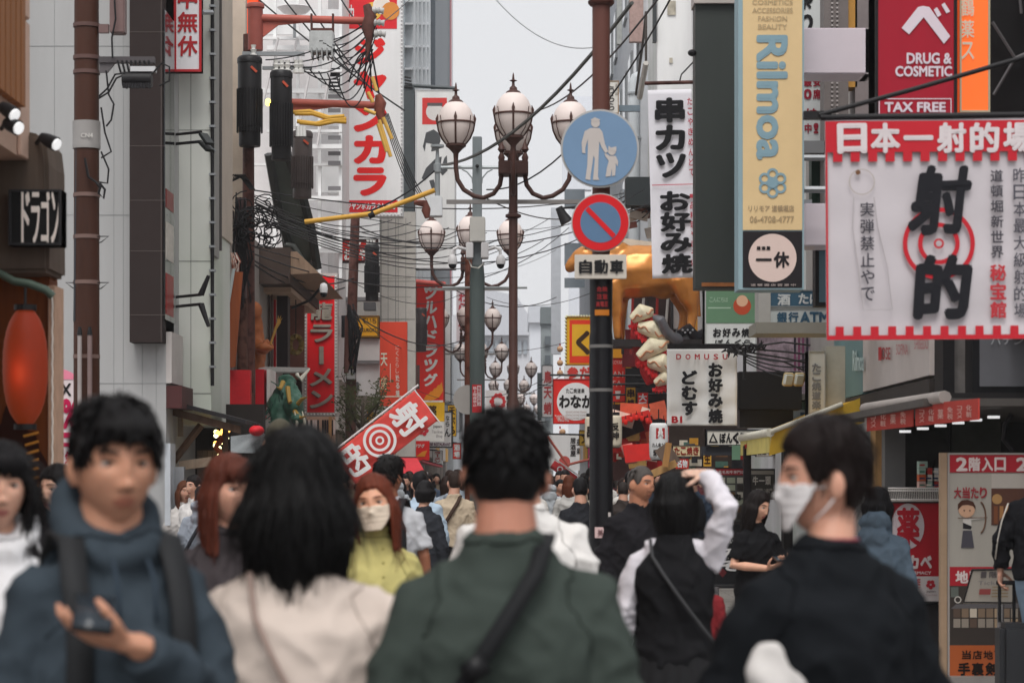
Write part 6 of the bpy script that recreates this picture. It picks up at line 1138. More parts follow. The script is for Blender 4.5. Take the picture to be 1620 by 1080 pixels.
# wires
NW = [0]
def wire(a, b, da, db, sag=.25, r=.009, col='#1d1d20', n=14, lb='thin black overhead cable sagging across the street', grp='overhead cables'):
    p, q = W(*a, da), W(*b, db); pts = []
    for i in range(n + 1): u = i / n; v = p.lerp(q, u); v.z -= sag * 4 * u * (1 - u); pts.append(v)
    o = P('overhead_cable', MB().tube(pts, r, 5), mat(col, .5, .1), None, True); tag(o, lb, 'cable', grp)
W_ = [((395, 300), (1110, 270), 32, 52, .5), ((398, 308), (900, 355), 32, 60, .3), ((400, 320), (1000, 330), 32, 44, .9), ((400, 330), (1020, 300), 32, 44, .7), ((405, 345), (1030, 320), 32, 44, .6), ((600, 40), (700, -60), 32, 60, .1),
      ((396, 390), (880, 395), 32, 70, .6), ((396, 400), (900, 360), 32, 60, .9), ((398, 410), (560, 440), 32, 42, .2), ((398, 415), (545, 455), 32, 42, .2), ((560, 355), (745, 350), 42, 60, .4), ((562, 365), (870, 345), 42, 70, .5), ((565, 450), (735, 462), 42, 55, .3), ((565, 500), (760, 520), 42, 70, .5), ((560, 492), (700, 545), 42, 60, .4), ((620, 520), (900, 540), 60, 60, .4), ((705, 450), (880, 470), 58, 70, .4), ((760, 640), (935, 560), 80, 55, .3), ((770, 470), (1000, 430), 60, 46, .4),
      ((860, 600), (700, 620), 70, 66, .3), ((640, 610), (860, 660), 60, 80, .2), ((745, 300), (905, 345), 32, 44, .15)]
for a, b, da, db, s in W_: wire(a, b, da, db, s, rnd.choice((.007, .01, .013)))
for k in range(9): wire((400 + k * 2, 310 + k * 5), (620 + k * 30, 348 + k * 4), 32, 46 + k, .25 + .05 * k, .009)
for k in range(9): wire((590, 30 + 8 * k), (420 + k * 14, 95 + 3 * k), 31.8, 31.7, .12 + .05 * k, .009, lb='short black jumper cable looping between the pole crossarms', grp='jumper cables')
for k in range(6): wire((596, 20 + 6 * k), (505 + 6 * k, 65 + 3 * k), 31.8, 31.7, .1 + .06 * k, .008, lb='short black jumper cable looping between the pole crossarms', grp='jumper cables')
for k in range(5): wire((584 - k, 60 + k * 6), (600 - 12 * k, 150 - 5 * k), 31.8, 31.8, -.03 * k, .012, lb='short black jumper cable looping between the pole crossarms', grp='jumper cables')
for k in range(5): wire((606 + k * 2, 180), (650 + k * 6, 300 + 4 * k), 31.8, 34, .1, .007)
for a, b in (((410, 0), (640, 175)), ((450, 0), (560, 120)), ((480, -5), (586, 140)), ((540, 0), (590, 60))): wire(a, b, 34, 33, .05, .012)
wire((1000, 5), (690, 262), 22, 34, .35, .02, '#4a4c4a', lb='thick twisted grey cable rising behind the sign pole', grp=None); wire((1040, 0), (850, 175), 24, 40, .2, .012, lb='thinner black cable beside the thick twisted one', grp=None); wire((1060, 0), (770, 300), 24, 32, .5, .01)
wire((785, 0), (960, 70), 60, 60, .5, .02, '#b5b7ba', lb='faint pale cable high against the sky', grp=None); wire((690, 268), (560, 340), 32, 31, .1, .012)
for k in range(7): wire((905 + k * 3, 330 + k * 9), (1030, 285 + k * 8), 50, 46, .15, .012)
for k in range(4): wire((1180, 560 + 4 * k), (1290, 565 + 12 * k), 26, 25.5, .06, .008, lb='thin black cable drooping from the wrought bracket', grp='bracket cables')
# cable tangles on the transformer pole
t = T('cable_tangle', 'tangled bundle of black cable coils on the transformer pole', 'cable tangle', W(410, 400, 31.5))
for k in range(46):
    cx, cy, rr = rnd.uniform(385, 432), rnd.uniform(318, 385), rnd.uniform(6, 22); a0 = rnd.uniform(0, 6.3); n = rnd.randint(6, 12)
    P('coil', MB().tube([W(cx + rr * math.cos(a0 + j * .55) * (1 + .15 * math.sin(j)), cy + rr * .8 * math.sin(a0 + j * .55), 31.5 + .02 * j - .1) for j in range(n)], .009, 5), BLK(), t, True)
for k in range(22): x = rnd.uniform(372, 392); P('strand', MB().tube([W(x, 300 + rnd.uniform(0, 90), 31.6), W(x + rnd.uniform(-10, 14), 410, 31.5), W(x + rnd.uniform(-12, 12), 470 + rnd.uniform(-30, 40), 31.6)], .009, 5), BLK(), t, True)
for k in range(8): P('strand', MB().tube([W(362 + k * 2, 290 - k, 31.6), W(366 + k * 3, 276, 31.5), W(382 + 2 * k, 282 + k, 31.6), W(396 + k, 300, 31.6)], .008, 5), BLK(), t, True)
t = T('copper_tangle', 'small bundle of pale stripped wires under the pole box', 'cable tangle', W(374, 415, 31.6))
for k in range(14): P('strand', MB().tube([W(368 + rnd.uniform(-4, 6), 400, 31.5), W(374 + rnd.uniform(-8, 8), 414, 31.45), W(372 + rnd.uniform(-6, 6), 430, 31.5)], .007, 5), mat(rnd.choice(['#b59a8c', '#8a4a3a', '#cfc4bc']), .5), t, True)

# ================================================================ people
def ico(n):
    bm = bmesh.new(); bmesh.ops.create_icosphere(bm, subdivisions=n, radius=1)
    v = np.array([q.co[:] for q in bm.verts]); f = [tuple(x.index for x in p.verts) for p in bm.faces]; bm.free(); return v, f
ICO, ICF = ico(6)
def sstep(a, b, x): t = np.clip((x - a) / (b - a), 0, 1); return t * t * (3 - 2 * t)
def head_shape(fem=0):
    x, y, z = ICO.T; v = ICO * np.array([.0765, .098, .119]); t = np.clip(-z, 0, 1)
    v[:, 0] *= 1 - (.26 + .06 * fem) * t ** 1.7
    v[:, 1] = np.where(v[:, 1] > 0, v[:, 1] * (1 - .4 * t), v[:, 1] * (1 - .05 * t) + .004)
    v[:, 1] += .012 * np.clip(z, 0, 1) * (v[:, 1] > 0) * 0
    fr = sstep(.15, .6, -y); X_, Z_ = np.abs(v[:, 0]), v[:, 2].copy(); dy = np.zeros(len(v))
    def g(x0, z0, sx, sz, a): return a * np.exp(-((X_ - x0) / sx) ** 2 - ((Z_ - z0) / sz) ** 2)
    for q in ((.033, .008, .018, .012, .014), (.03, .03, .026, .01, -.004), (0, -.004, .009, .026, -.011), (0, -.034, .011, .011, -.02), (.0125, -.038, .007, .008, -.009), (.046, -.02, .02, .026, -.004),
              (0, -.066, .024, .016, -.007), (0, -.061, .017, .0045, -.004), (0, -.073, .016, .0055, -.006), (0, -.067, .022, .0022, .005), (0, -.102, .02, .014, -.008)): dy += g(*q)
    v[:, 1] += dy * fr * (1 - .2 * fem); return v
HEADS = {0: head_shape(0), 1: head_shape(1)}
def remeshed(mb, vox, sm):
    me = bpy.data.meshes.new('x'); me.from_pydata(mb.v, [], mb.f); o = bpy.data.objects.new('x', me); S.collection.objects.link(o)
    r = o.modifiers.new('r', 'REMESH'); r.mode = 'VOXEL'; r.voxel_size = vox
    if sm: s_ = o.modifiers.new('s', 'SMOOTH'); s_.iterations = sm; s_.factor = .5
    n = bpy.data.meshes.new_from_object(o.evaluated_get(bpy.context.evaluated_depsgraph_get()))
    bpy.data.objects.remove(o); bpy.data.meshes.remove(me); return n
def coords(me): a = np.empty(len(me.vertices) * 3); me.vertices.foreach_get('co', a); return a.reshape(-1, 3)
def normals(me): a = np.empty(len(me.vertices) * 3); me.vertices.foreach_get('normal', a); return a.reshape(-1, 3)
def setco(me, a): me.vertices.foreach_set('co', a.ravel()); me.update()
def nz(p, s=1.): return np.array([noise.noise(Vector(q) * s) for q in p])
def finish(name, me, mats, t, M):
    """local mesh -> world-scaled under the thing at its base"""
    mi_ = np.zeros(len(me.polygons), np.int32); me.polygons.foreach_get('material_index', mi_); me.transform(M); me.materials.clear(); [me.materials.append(m) for m in mats]; me.polygons.foreach_set('material_index', mi_ if len(mats) > 1 else mi_ * 0)
    me.polygons.foreach_set('use_smooth', [True] * len(me.polygons)); me.name = name
    o = bpy.data.objects.new(name, me); S.collection.objects.link(o); o.parent = t; WL[o.name] = WL[t.name]; return o
def part(name, mb, m, t, M, smooth=True):
    me = bpy.data.meshes.new(name); me.from_pydata([tuple(v) for v in mb.v], [], mb.f)
    bm = bmesh.new(); bm.from_mesh(me); bmesh.ops.recalc_face_normals(bm, faces=bm.faces); bm.to_mesh(me); bm.free()
    return finish(name, me, [m], t, M)
def hand(mb, wr, d, n, side, curl=.5, k=1.):
    wr, d, n = Vector(wr), Vector(d).normalized(), Vector(n); n = (n - d * n.dot(d)).normalized(); s = d.cross(n) * side
    m = Matrix((s, d, n)).transposed(); mb.ball(wr + d * .048 * k, (.04 * k, .052 * k, .016 * k), 9, m); mb.tube([wr - d * .03, wr + d * .03 * k], [.026 * k, .03 * k], 10, .7)
    for i, L_ in enumerate((.074, .084, .078, .06)):
        p = wr + d * (.086 - .006 * abs(i - 1)) * k + s * (.031 - .0207 * i) * k; a = curl * (.35 + .1 * i); pts = [p - d * .012, p]; dd = d.copy()
        for j, q in enumerate((.45, .32, .23)):
            dd = (d * math.cos(a) + n * math.sin(a)); p = p + dd * L_ * q * k; pts.append(p); a += curl * (.75 + .06 * i)
        mb.tube(pts, [.009 * k, .0095 * k, .0088 * k, .008 * k, .0055 * k], 8)
    p = wr + d * .025 * k + s * .03 * k; td = (d * .62 + s * .7 + n * (.15 + .4 * curl)).normalized()
    mb.tube([p - s * .012, p + td * .04 * k, p + td * .04 * k + (td + d * .3 + n * curl * .6 - s * .3 * curl).normalized() * .034 * k, p + td * .04 * k + (td + d * .5 + n * curl - s * .6 * curl).normalized() * .056 * k], [.013 * k, .0115 * k, .01 * k, .006 * k], 8)
SKIN = '#b88c78'
def hair_mesh(hd, style, ln, vol, vox, seed, hl=0.):
    v = HEADS[hd].copy(); x, y, z = ICO.T; az = np.abs(np.degrees(np.arctan2(x, -y)))          # 0 = face
    part_ = .03 * np.sin(3 * x + seed)
    if style in ('short', 'crop'): line = np.interp(az, [0, 25, 48, 62, 75, 95, 120, 180], [.46 - hl, .50 - hl, .40 - hl * .5, .0, -.05, .28, -.46, -.66])
    else: line = np.interp(az, [0, 25, 50, 70, 100, 180], [.5 if style != 'fringe' else .3, .5 if style != 'fringe' else .3, .2, -.1, -.5, -.75])
    m = sstep(-.05, .06, z + part_ - line); top = sstep(.1, .9, z)
    t = vol * ((.34 if style == 'short' else .6) + (.9 if style == 'short' else .6) * top + .25 * nz(ICO * 3.0 + seed)); n = ICO / np.array([.0765, .098, .119]); n /= np.linalg.norm(n, axis=1)[:, None]
    v = v + n * (m * t - (1 - m) * .014)[:, None]; mb = MB(); mb.v = [tuple(q) for q in v]; mb.f = list(ICF)
    if style in ('bob', 'long', 'fringe', 'tail'):
        op = {'bob': 58, 'long': 52, 'fringe': 56, 'tail': 100}[style]; N = 40; rows = 14; vs = []; fs = []
        for shell in (0, 1):
            for j in range(rows + 1):
                u = j / rows; zz = .06 - u * (ln + .06)
                for i in range(N + 1):
                    a = R(op + (360 - 2 * op) * i / N); c_, s_ = math.sin(a), -math.cos(a); tp = 1 + .10 * math.sin(min(1, u * 1.2) * math.pi) - (.16 if style == 'bob' else .05) * u * u
                    tp *= 1 - .2 * (1 - float(sstep(0, .3, u))); rx, ry = (.079 + vol) * tp, (.1 + vol) * (1 - .10 * u) * tp
                    edge = min(i, N - i) / 4; th = .024 * min(1, .35 + edge * .3); k = 1 if shell == 0 else 1 - th / .09
                    wv = .004 * math.sin(i * 1.9 + u * 5 + seed) * u
                    vs.append((c_ * (rx + wv) * k, s_ * (ry + wv) * k + .006, zz - (.012 * math.sin(i * 2.3 + seed) if j == rows else 0)))
        w_ = N + 1; off = w_ * (rows + 1)
        for j in range(rows):
            for i in range(N):
                a = j * w_ + i; fs.append((a, a + w_, a + w_ + 1, a + 1)); fs.append((off + a, off + a + 1, off + a + w_ + 1, off + a + w_))
        for i in range(N): fs.append((i, i + 1, off + i + 1, off + i)); b = rows * w_ + i; fs.append((b, off + b, off + b + 1, b + 1))
        for j in range(rows): a = j * w_; fs.append((a, off + a, off + a + w_, a + w_)); a += N; fs.append((a, a + w_, off + a + w_, off + a))
        mb.add(vs, fs)
    me = remeshed(mb, vox, 3 if style != 'crop' else 1); p = coords(me); n = normals(me)
    a = np.arctan2(p[:, 0], -p[:, 1] + 1e-6); q = np.stack([np.cos(a) * 7 + seed, np.sin(a) * 7, p[:, 2] * 7], 1); q2 = np.stack([np.cos(a) * 22, np.sin(a) * 22 + seed, p[:, 2] * 9], 1)
    amp = .3 if style == 'crop' else 1
    if style == 'short': q = p * np.array([22, 22, 12]) + seed; q2 = np.stack([np.cos(a) * 30, np.sin(a) * 30 + seed, p[:, 2] * 14], 1); amp = .3 - .12 * hd
    p = p + n * ((nz(q) * (.0035 if style != 'short' else .006) + nz(q2) * .003) * amp)[:, None]; setco(me, p); return me
def strands(me, n, seed, ln, locks=True):
    r = random.Random(seed); p = coords(me); nn = normals(me); mb = MB(); rr = np.linalg.norm(p / np.array([.0765, .098, .119]), axis=1); idx = [i for i in range(len(p)) if rr[i] > 1.06 and (locks or ln < .05 or p[i][1] > -.045)]
    for _ in range(n):
        i = r.choice(idx); a = Vector(p[i]); m = Vector(nn[i]); g = Vector((r.uniform(-.25, .25), r.uniform(-.25, .25), -1)); g = (g - m * g.dot(m)); 
        if g.length < .1: g = Vector((m.y, -m.x, 0)) + Vector((.01, 0, 0))
        g.normalize(); l = ln * r.uniform(.4, 1.3); k = r.uniform(.001, .006)
        mb.tube([a - m * .002, a + g * l * .4 + m * k, a + g * l * .8 + m * k * 1.1 - Vector((0, 0, .1 * l)), a + g * l + m * k * .6 - Vector((0, 0, .2 * l))], [.001, .001, .0008, .0003], 3)
    if locks and ln < .05 and n > 0:                                                  # short hair: thicker tapering locks
        for _ in range(n // 3):
            i = r.choice(idx); a = Vector(p[i]); m = Vector(nn[i])
            if m.z < -.2: continue
            g = Vector((a.x * 4 + r.uniform(-.3, .3), -.3 + r.uniform(-.25, .25), -.6)); g = (g - m * g.dot(m)).normalized(); l = r.uniform(.03, .06); w_ = r.uniform(.003, .0055)
            mb.tube([a - m * .003, a + g * l * .35 + m * .006, a + g * l * .7 + m * .007, a + g * l + m * .004], [w_ * .7, w_, w_ * .7, .0006], 5)
    return mb
def person(label, px, py, d, yaw=0, hyaw=0, pitch=0, roll=0, fem=0, width=1., top='#333333', hem=.86, ease=.022, sleeve=1., bottom='#26282e', hair='#141214', style='short', ln=.2, vol=.016,
           arms=None, hood=None, collar=None, skin=SKIN, walk=.12, skirt=None, skirtmat=None, size=None, group=None, cuffs=True, topm=None, vest=None, hl=0., fr=False, curl=.45, wr=1., name='person', lowneck=0, shoe='#1d1c1e', detail=True):
    """px, py: centre of the head in the photograph; d: distance; yaw 0 faces the camera, 180 walks away"""
    zc = Z(py, d); s = size or zc / 1.582; base = Vector((X(px, d), d, 0)); M = Matrix.Rotation(R(yaw), 4, 'Z') @ Matrix.Scale(s, 4)
    t = T(name, label, 'person', base, group); vox = max(.0045, min(.012, d * .00042)); wd = width * (.93 if fem else 1.0); sx = (.15 if fem else .168) * width
    hc = Vector((0, -.012, 1.582)); HM = Matrix.Translation(hc) @ Matrix.Rotation(R(hyaw), 4, 'Z') @ Matrix.Rotation(R(pitch), 4, 'X') @ Matrix.Rotation(R(roll), 4, 'Y')
    A = arms or {}; J = {}
    for k in (1, -1):
        e, w_ = A.get(k, ((k * (sx + .065), .03, 1.09), (k * (sx + .075), -.06 - .05 * k * (walk > 0), .86)))[:2]; J[k] = (Vector((k * sx, .008, 1.33)), Vector(e), Vector(w_))
    # --- body: one surface, head, neck, chest, arms, hands, legs
    mb = MB(); hv = HEADS[fem]; mb.v = [tuple(HM @ Vector(q)) for q in hv]; mb.f = list(ICF)
    for k in (1, -1): mb.ball(HM @ Vector((k * .079, .012, -.008)), (.013, .021, .033), 8, HM.to_3x3() @ Matrix.Rotation(R(-22 * k), 3, 'Z'))
    nb = HM @ Vector((0, .022, -.07)); mb.tube([nb + Vector((0, 0, .03)), nb, (0, .018, 1.45), (0, .025, 1.37)], [.05 * (.92 if fem else 1.14), .052 * (.92 if fem else 1.16), .06 * (.9 if fem else 1.14), .06], 16)
    mb.rings([(0, .01, .9, .13, .09), (0, .01, 1.05, .11, .08), (0, .012, 1.25, .12, .08), (0, .02, 1.34, .12 * wd, .055), (0, .022, 1.40, .07, .045)], 20)
    for k in (1, -1):
        a, e, w_ = J[k]; mb.tube([a - Vector((k * .03, 0, .01)), a.lerp(e, .5), e, e.lerp(w_, .35), w_], [.045, .043, .037, .037, .026 * wr], 12)
        dr = A[k][2] if k in A and len(A[k]) > 2 else (w_ - e).normalized() + Vector((0, -.25, -.3)); nm = A[k][3] if k in A and len(A[k]) > 3 else (-k, 0, 0); cu = A[k][4] if k in A and len(A[k]) > 4 else curl
        hand(mb, w_, dr, nm, A[k][5] if k in A and len(A[k]) > 5 else -k, cu, .95 if fem else 1.05)
    lg = []
    for k in (1, -1):
        f = walk * k; hp, kn, an = Vector((k * .088, .01, .88)), Vector((k * .09, -.02 - f * .8, .48)), Vector((k * .085, .03 - f * 1.0 + abs(f) * .3, .085 + (.05 if f < 0 else 0))); lg.append((hp, kn, an)); mb.tube([hp, kn, an], [.06, .045, .035], 10)
    me = remeshed(mb, vox, 1); p = coords(me); IM = np.array(HM.inverted()); fc = np.zeros(len(me.polygons) * 3); me.polygons.foreach_get('center', fc); fc = fc.reshape(-1, 3); lc = fc @ IM[:3, :3].T + IM[:3, 3]
    mi = np.zeros(len(fc), int); mi[(lc[:, 1] < -.07) & ((lc[:, 0] / .023) ** 2 + ((lc[:, 2] + .067) / .0105) ** 2 < 1)] = 1
    bm = bmesh.new(); bm.from_mesh(me); bm.faces.ensure_lookup_table(); [setattr(bm.faces[i], 'material_index', int(mi[i])) for i in np.nonzero(mi)[0]]
    def addm(mb2, idx):
        vv = [bm.verts.new(HM @ Vector(q)) for q in mb2.v]
        for f in mb2.f:
            try: bm.faces.new([vv[i] for i in f]).material_index = idx
            except ValueError: pass
    def fy(x, z): i = np.argmin((hv[:, 0] - x) ** 2 + (hv[:, 2] - z) ** 2 + (hv[:, 1] > 0) * 9); return hv[i, 1]
    if detail:
        for k in (1, -1):
            ex, ez = k * .033, .007; ey = fy(ex, ez)
            addm(MB().ball((ex, ey + .003, ez), (.0145, .0075, .0047 + .0013 * fem), 8), 2); addm(MB().ball((ex + .001, ey - .003, ez), (.0058, .0024, .0058), 8), 3)
            addm(MB().tube([(ex + u * .0155, fy(ex + u * .0155, ez) - .0005 + .002 * u * u, ez + .0058 - .0052 * u * u) for u in (-1, -.6, -.2, .2, .6, 1)], [.001, .0026, .0034, .0034, .0026, .001], 5), 3)
            addm(MB().tube([(ex + u * .02, fy(ex + u * .02, .028) + .0005, .0285 + .004 * (1 - u * u) + .001 * u * k) for u in (-1, -.5, 0, .5, 1)], [.0015, .0042 - .001 * fem, .0046 - .0012 * fem, .004 - .001 * fem, .001], 6), 4)
            addm(MB().ball((k * .0075, fy(k * .0075, -.043) - .001, -.0445), (.0032, .002, .0018), 6), 3)
    bm.to_mesh(me); bm.free()
    sk = mat(skin, .48, .16, 9, bump=.06, spec=.3); sk.node_tree.nodes['Principled BSDF'].inputs['Subsurface Weight'].default_value = .12; sk.node_tree.nodes['Principled BSDF'].inputs['Subsurface Scale'].default_value = .012; body = finish('body', me, [sk, mat('#a0625a' if fem else '#96604f', .45, .08, 20), mat('#b0a6a0', .3, .03), mat('#17110f', .3, .05), mat(hair, .7, .1)], t, M)
    # --- trousers, shoes
    if bottom:
        mb = MB(); mb.rings([(0, .012, .80, .16 * wd, .105), (0, .012, .9, .175 * wd, .118), (0, .01, 1.0, .155 * wd, .105)], 24)
        for hp, kn, an in lg: mb.tube([hp, hp.lerp(kn, .4), kn, kn.lerp(an, .6), an + Vector((0, 0, .01))], [.098, .09, .072, .066, .062], 14)
        me = remeshed(mb, .016, 5); p = coords(me); p = p + normals(me) * (nz(p * np.array([9, 9, 5])) * .008)[:, None]; setco(me, p); finish('trousers', me, [mat(bottom, .9, .15, 5, bump=.05, spec=.06)], t, M)
    for hp, kn, an in lg:
        mb = MB(); mb.tube([an + Vector((0, .035, -.04)), an + Vector((0, -.03, -.04)), an + Vector((0, -.13, -.055)), an + Vector((0, -.17, -.062))], [.045, .048, .042, .028], 12, .8); part('shoe', mb, mat(shoe, .5, .1), t, M)
    # --- upper garment
    if skirt:
        mb = MB(); mb.rings([(0, .012, skirt, .27 * wd, .22), (0, .012, .75, .215 * wd, .17), (0, .012, .92, .18 * wd, .13), (0, .01, 1.05, .145 * wd, .105)], 28); me = remeshed(mb, .014, 4); p = coords(me); n = normals(me)
        a = np.arctan2(p[:, 0], p[:, 1]); p = p + n * (np.sin(a * 16 + 2 * nz(p * 4)) * .010 * np.clip((1.02 - p[:, 2]) * 2, 0, 1))[:, None]; setco(me, p); finish('skirt', me, [skirtmat or mat(top, .85, .12, 5)], t, M)
    mb = MB(); e_ = ease; tw = (.145 if fem else .162) * wd
    mb.rings([(0, .012, hem, (.168 * wd + e_), .115 + e_), (0, .01, 1.06, tw + e_, .108 + e_), (0, .008, 1.22, .165 * wd + e_ * .8, .118 + e_), (0, .012, 1.30, .165 * wd + e_ * .6, .112 + e_ * .7), (0, .018, 1.352, .145 * wd, .094), (0, .02, 1.405, .1 * wd, .08), (0, .02, 1.44 - lowneck, .084 - .008 * fem, .076 - .008 * fem), (0, .018, 1.462 - lowneck, .073 - .009 * fem, .071 - .008 * fem)], 32)
    def sleeves(mb, frac, ez):
        for k in (1, -1):
            a, e, w_ = J[k]; tip = e.lerp(w_, (frac - .5) * 2 * .94) if frac > .5 else a.lerp(e, frac * 2); q_ = .9 if fem else 1.0; pts = [a - Vector((k * .075, 0, -.022)), a, a.lerp(e, .5)]; rs = [.058 * q_, .06 * q_ + ez * .35, .051 * q_ + ez * .45]
            if frac > .5: pts += [e, e.lerp(tip, .5), tip]; rs += [.047 + ez * .6, .046 + ez * .5, .035 + ez * .5]
            else: pts[2] = a.lerp(tip, .6); pts += [tip]; rs += [.053 + ez * .6]
            mb.tube(pts, rs, 16)
    if vest is None: sleeves(mb, sleeve, ease)
    if hood: mb.tube([Vector((.08 * math.cos(a), .03 + .08 * math.sin(a), 1.468 + .04 * math.sin(a) - .035 * max(0, -math.sin(a)) ** 2)) for a in [k * .314 - 1.57 for k in range(21)]], [.038 + .024 * max(0, math.sin(k * .314 - 1.57)) for k in range(21)], 10); mb.ball((0, .105, 1.38), (.115, .055, .085), 10)
    if collar: mb.rings([(0, .016, 1.42, .075, .068), (0, .014, 1.50, .063, .064)], 24)
    def garment(nm, mb, col, m=None, vx=.011, fold=1.):
        me = remeshed(mb, vx, 6); p = coords(me); n = normals(me); q = p * np.array([7, 7, 10]) + base.x
        q3 = np.stack([p[:, 0] * 9 + p[:, 2] * 7, p[:, 1] * 6, p[:, 2] * 4 - p[:, 0] * 3 + base.y], 1); rg = (1 - np.abs(nz(q3))) ** 3; q4 = np.stack([p[:, 0] * 10 - p[:, 2] * 8 + base.x, p[:, 1] * 6, p[:, 2] * 5 + p[:, 0] * 4], 1); rg2 = (1 - np.abs(nz(q4))) ** 4; dsp = nz(q) * .008 + rg * .012 + rg2 * .010 - .011 + np.abs(nz(p * np.array([14, 14, 20]) + 5)) * -.006 + nz(p * 30) * .0015
        p = p + n * (dsp * fold)[:, None]
        for k in (1, -1):                                         # creases gathered at the elbows
            a, e, w_ = J[k]; r_ = np.linalg.norm(p - np.array(e), axis=1); ax = np.array((w_ - a).normalized()); p = p + n * (np.sin((p - np.array(e)) @ ax * 110 + nz(p * 11) * 6) * .0032 * np.exp(-(r_ / .1) ** 2) * fold)[:, None]
        setco(me, p); return finish(nm, me, [m or mat(col, .9, .12, 4, bump=.08, spec=.06)], t, M)
    if sleeve < .12: pass
    tp_ = garment('top', mb, top, topm)
    if d < 10 and vest is None:
        sm_ = topm or mat(top, .9, .2, 8, spec=.05, lift=.72)
        bv = [v.co.copy() for v in tp_.data.vertices]; from mathutils.kdtree import KDTree
        kd = KDTree(len(bv)); [kd.insert(v, i) for i, v in enumerate(bv)]; kd.balance(); off_ = M.translation - base if False else Vector((0, 0, 0))
        def seam(pts, r_):
            q = []
            for p_ in pts:
                w_ = M.to_3x3() @ Vector(p_); co, i_, _ = kd.find(w_); q.append(co + tp_.data.vertices[i_].normal * .0005)
            sub = []
            for a_, b_ in zip(q, q[1:]): sub += [a_, kd.find(a_.lerp(b_, .5))[0]]
            sub.append(q[-1]); me_ = MB().tube(sub, r_, 5); o_ = bpy.data.meshes.new('seam'); o_.from_pydata([tuple(v) for v in me_.v], [], me_.f); x_ = finish('seam', o_, [sm_], t, Matrix.Identity(4)); x_.parent = tp_
        for k in (1, -1):
            a, e, w_ = J[k]; c_ = a - Vector((k * .028, 0, 0))
            seam([c_ + Vector((0, .09 * math.cos(u), .095 * math.sin(u))) for u in [q * .262 - 1.2 for q in range(22)]], .003)
        seam([(.082 * math.cos(u), .02 + .078 * math.sin(u), 1.438 - lowneck) for u in [q * .262 for q in range(25)]], .0045)
    if vest is not None:
        mb = MB(); sleeves(mb, sleeve, ease); mb.tube([(-.12, .015, 1.372), (0, .02, 1.40), (.12, .015, 1.372)], [.055, .055, .055], 12); garment('shirt', mb, vest, vx=.01)
    # --- hair
    if style == 'cap':
        hm = hair_mesh(fem, 'crop', 0, .006, .006, 1); hm.transform(HM); finish('hair', hm, [mat(hair, .6, .2, 30)], t, M); mb = MB(); v = HEADS[fem]; cv = [tuple(HM @ Vector((q[0] * 1.1, q[1] * 1.1, q[2] * 1.14)) if i_[2] > .25 else HM @ Vector((q[0] * .9, q[1] * .9, .02))) for q, i_ in zip(v, ICO)]; mb.v = cv; mb.f = list(ICF); part('cap', mb, mat('#4a463a', .85, .15, 8), t, M)
        part('cap_peak', MB().tube([HM @ Vector((0, -.07, .045)), HM @ Vector((0, -.12, .04)), HM @ Vector((0, -.165, .025))], [.08, .075, .03], 14, .1), mat('#45423a', .85), t, M)
    elif style:
        hm = hair_mesh(fem, style, ln, vol, max(.005, min(.008, d * .0007)), (px * 7) % 13, hl); st = strands(hm, (1700 if fem and style != 'short' else 700) if d < 8 else (200 if d < 18 else 0), px, .11 if style in ('bob', 'long', 'fringe') else (.05 if fem else .025), not fem); hm.transform(HM); hmm = mat(hair, .5, .35, 60, kind='hair', bump=.3, spec=.16); ho = finish('hair', hm, [hmm], t, M)
        if st.v: st.v = [tuple(HM @ Vector(q)) for q in st.v]; sp = part('hair_strand', st, mat(hair, .4, .3, 40, spec=.3 if style != 'short' else .14), t, M); sp.parent = ho
        if style == 'fringe' or fr:
            mb = MB()
            for k in range(15):
                u = k / 7 - 1; xx = u * .058; dn = .0 if not fr else .022 - .012 * math.sin(k * 2.1); sw = 0 if not fr else .012; mb.tube([HM @ Vector(q) for q in ((xx * .55, -.075 + .02 * abs(u), .112), (xx * .9, -.105 + .026 * u * u, .075), (xx + sw, -.104 + .028 * u * u, .04 + dn - .006 * (k % 3)))], [.009, .012, .002], 7)
            part('hair_fringe', mb, hmm, t, M)
    return dict(t=t, M=M, HM=HM, J=J, base=base, s=s, hv=HEADS[fem])
def mask(Pn, col='#cfc8c0'):
    hv, HM = Pn['hv'], Pn['HM']; keep = (ICO[:, 1] < -.05) & (hv[:, 2] < -.004) & (hv[:, 2] > -.104); idx = np.nonzero(keep)[0]; mp = {i: j for j, i in enumerate(idx)}
    n = ICO[idx] * np.array([1, 1, .5]); n /= np.linalg.norm(n, axis=1)[:, None]; v = hv[idx].copy(); x = np.abs(v[:, 0])
    sm = v[:, 1].copy(); v[:, 1] = np.minimum(v[:, 1], -.088 * np.sqrt(np.clip(1 - (x / .082) ** 2, 0, 1)) - .012 * np.exp(-(x / .02) ** 2) * np.exp(-((v[:, 2] + .03) / .03) ** 2)) ; v = v + n * .007
    v[:, 1] += .0007 * np.sin(v[:, 2] * 300) * (np.abs(v[:, 2] + .055) < .03)
    mb = MB(); mb.v = [tuple(HM @ Vector(q)) for q in v]; mb.f = [tuple(mp[i] for i in f) for f in ICF if all(i in mp for i in f)]
    o = part('face_mask', mb, mat(col, .8, .06, 10, bump=.05), Pn['t'], Pn['M']); so = o.modifiers.new('thick', 'SOLIDIFY'); so.thickness = .003 * Pn['s']
    for k in (1, -1):
        for z0 in (-.015, -.085): part('ear_loop', MB().tube([HM @ Vector(q) for q in ((k * .07, -.035, z0), (k * .077, -.01, z0 * .7), (k * .084, .02, -.004 + z0 * .2))], .0022, 5), mat(col, .8), Pn['t'], Pn['M'])
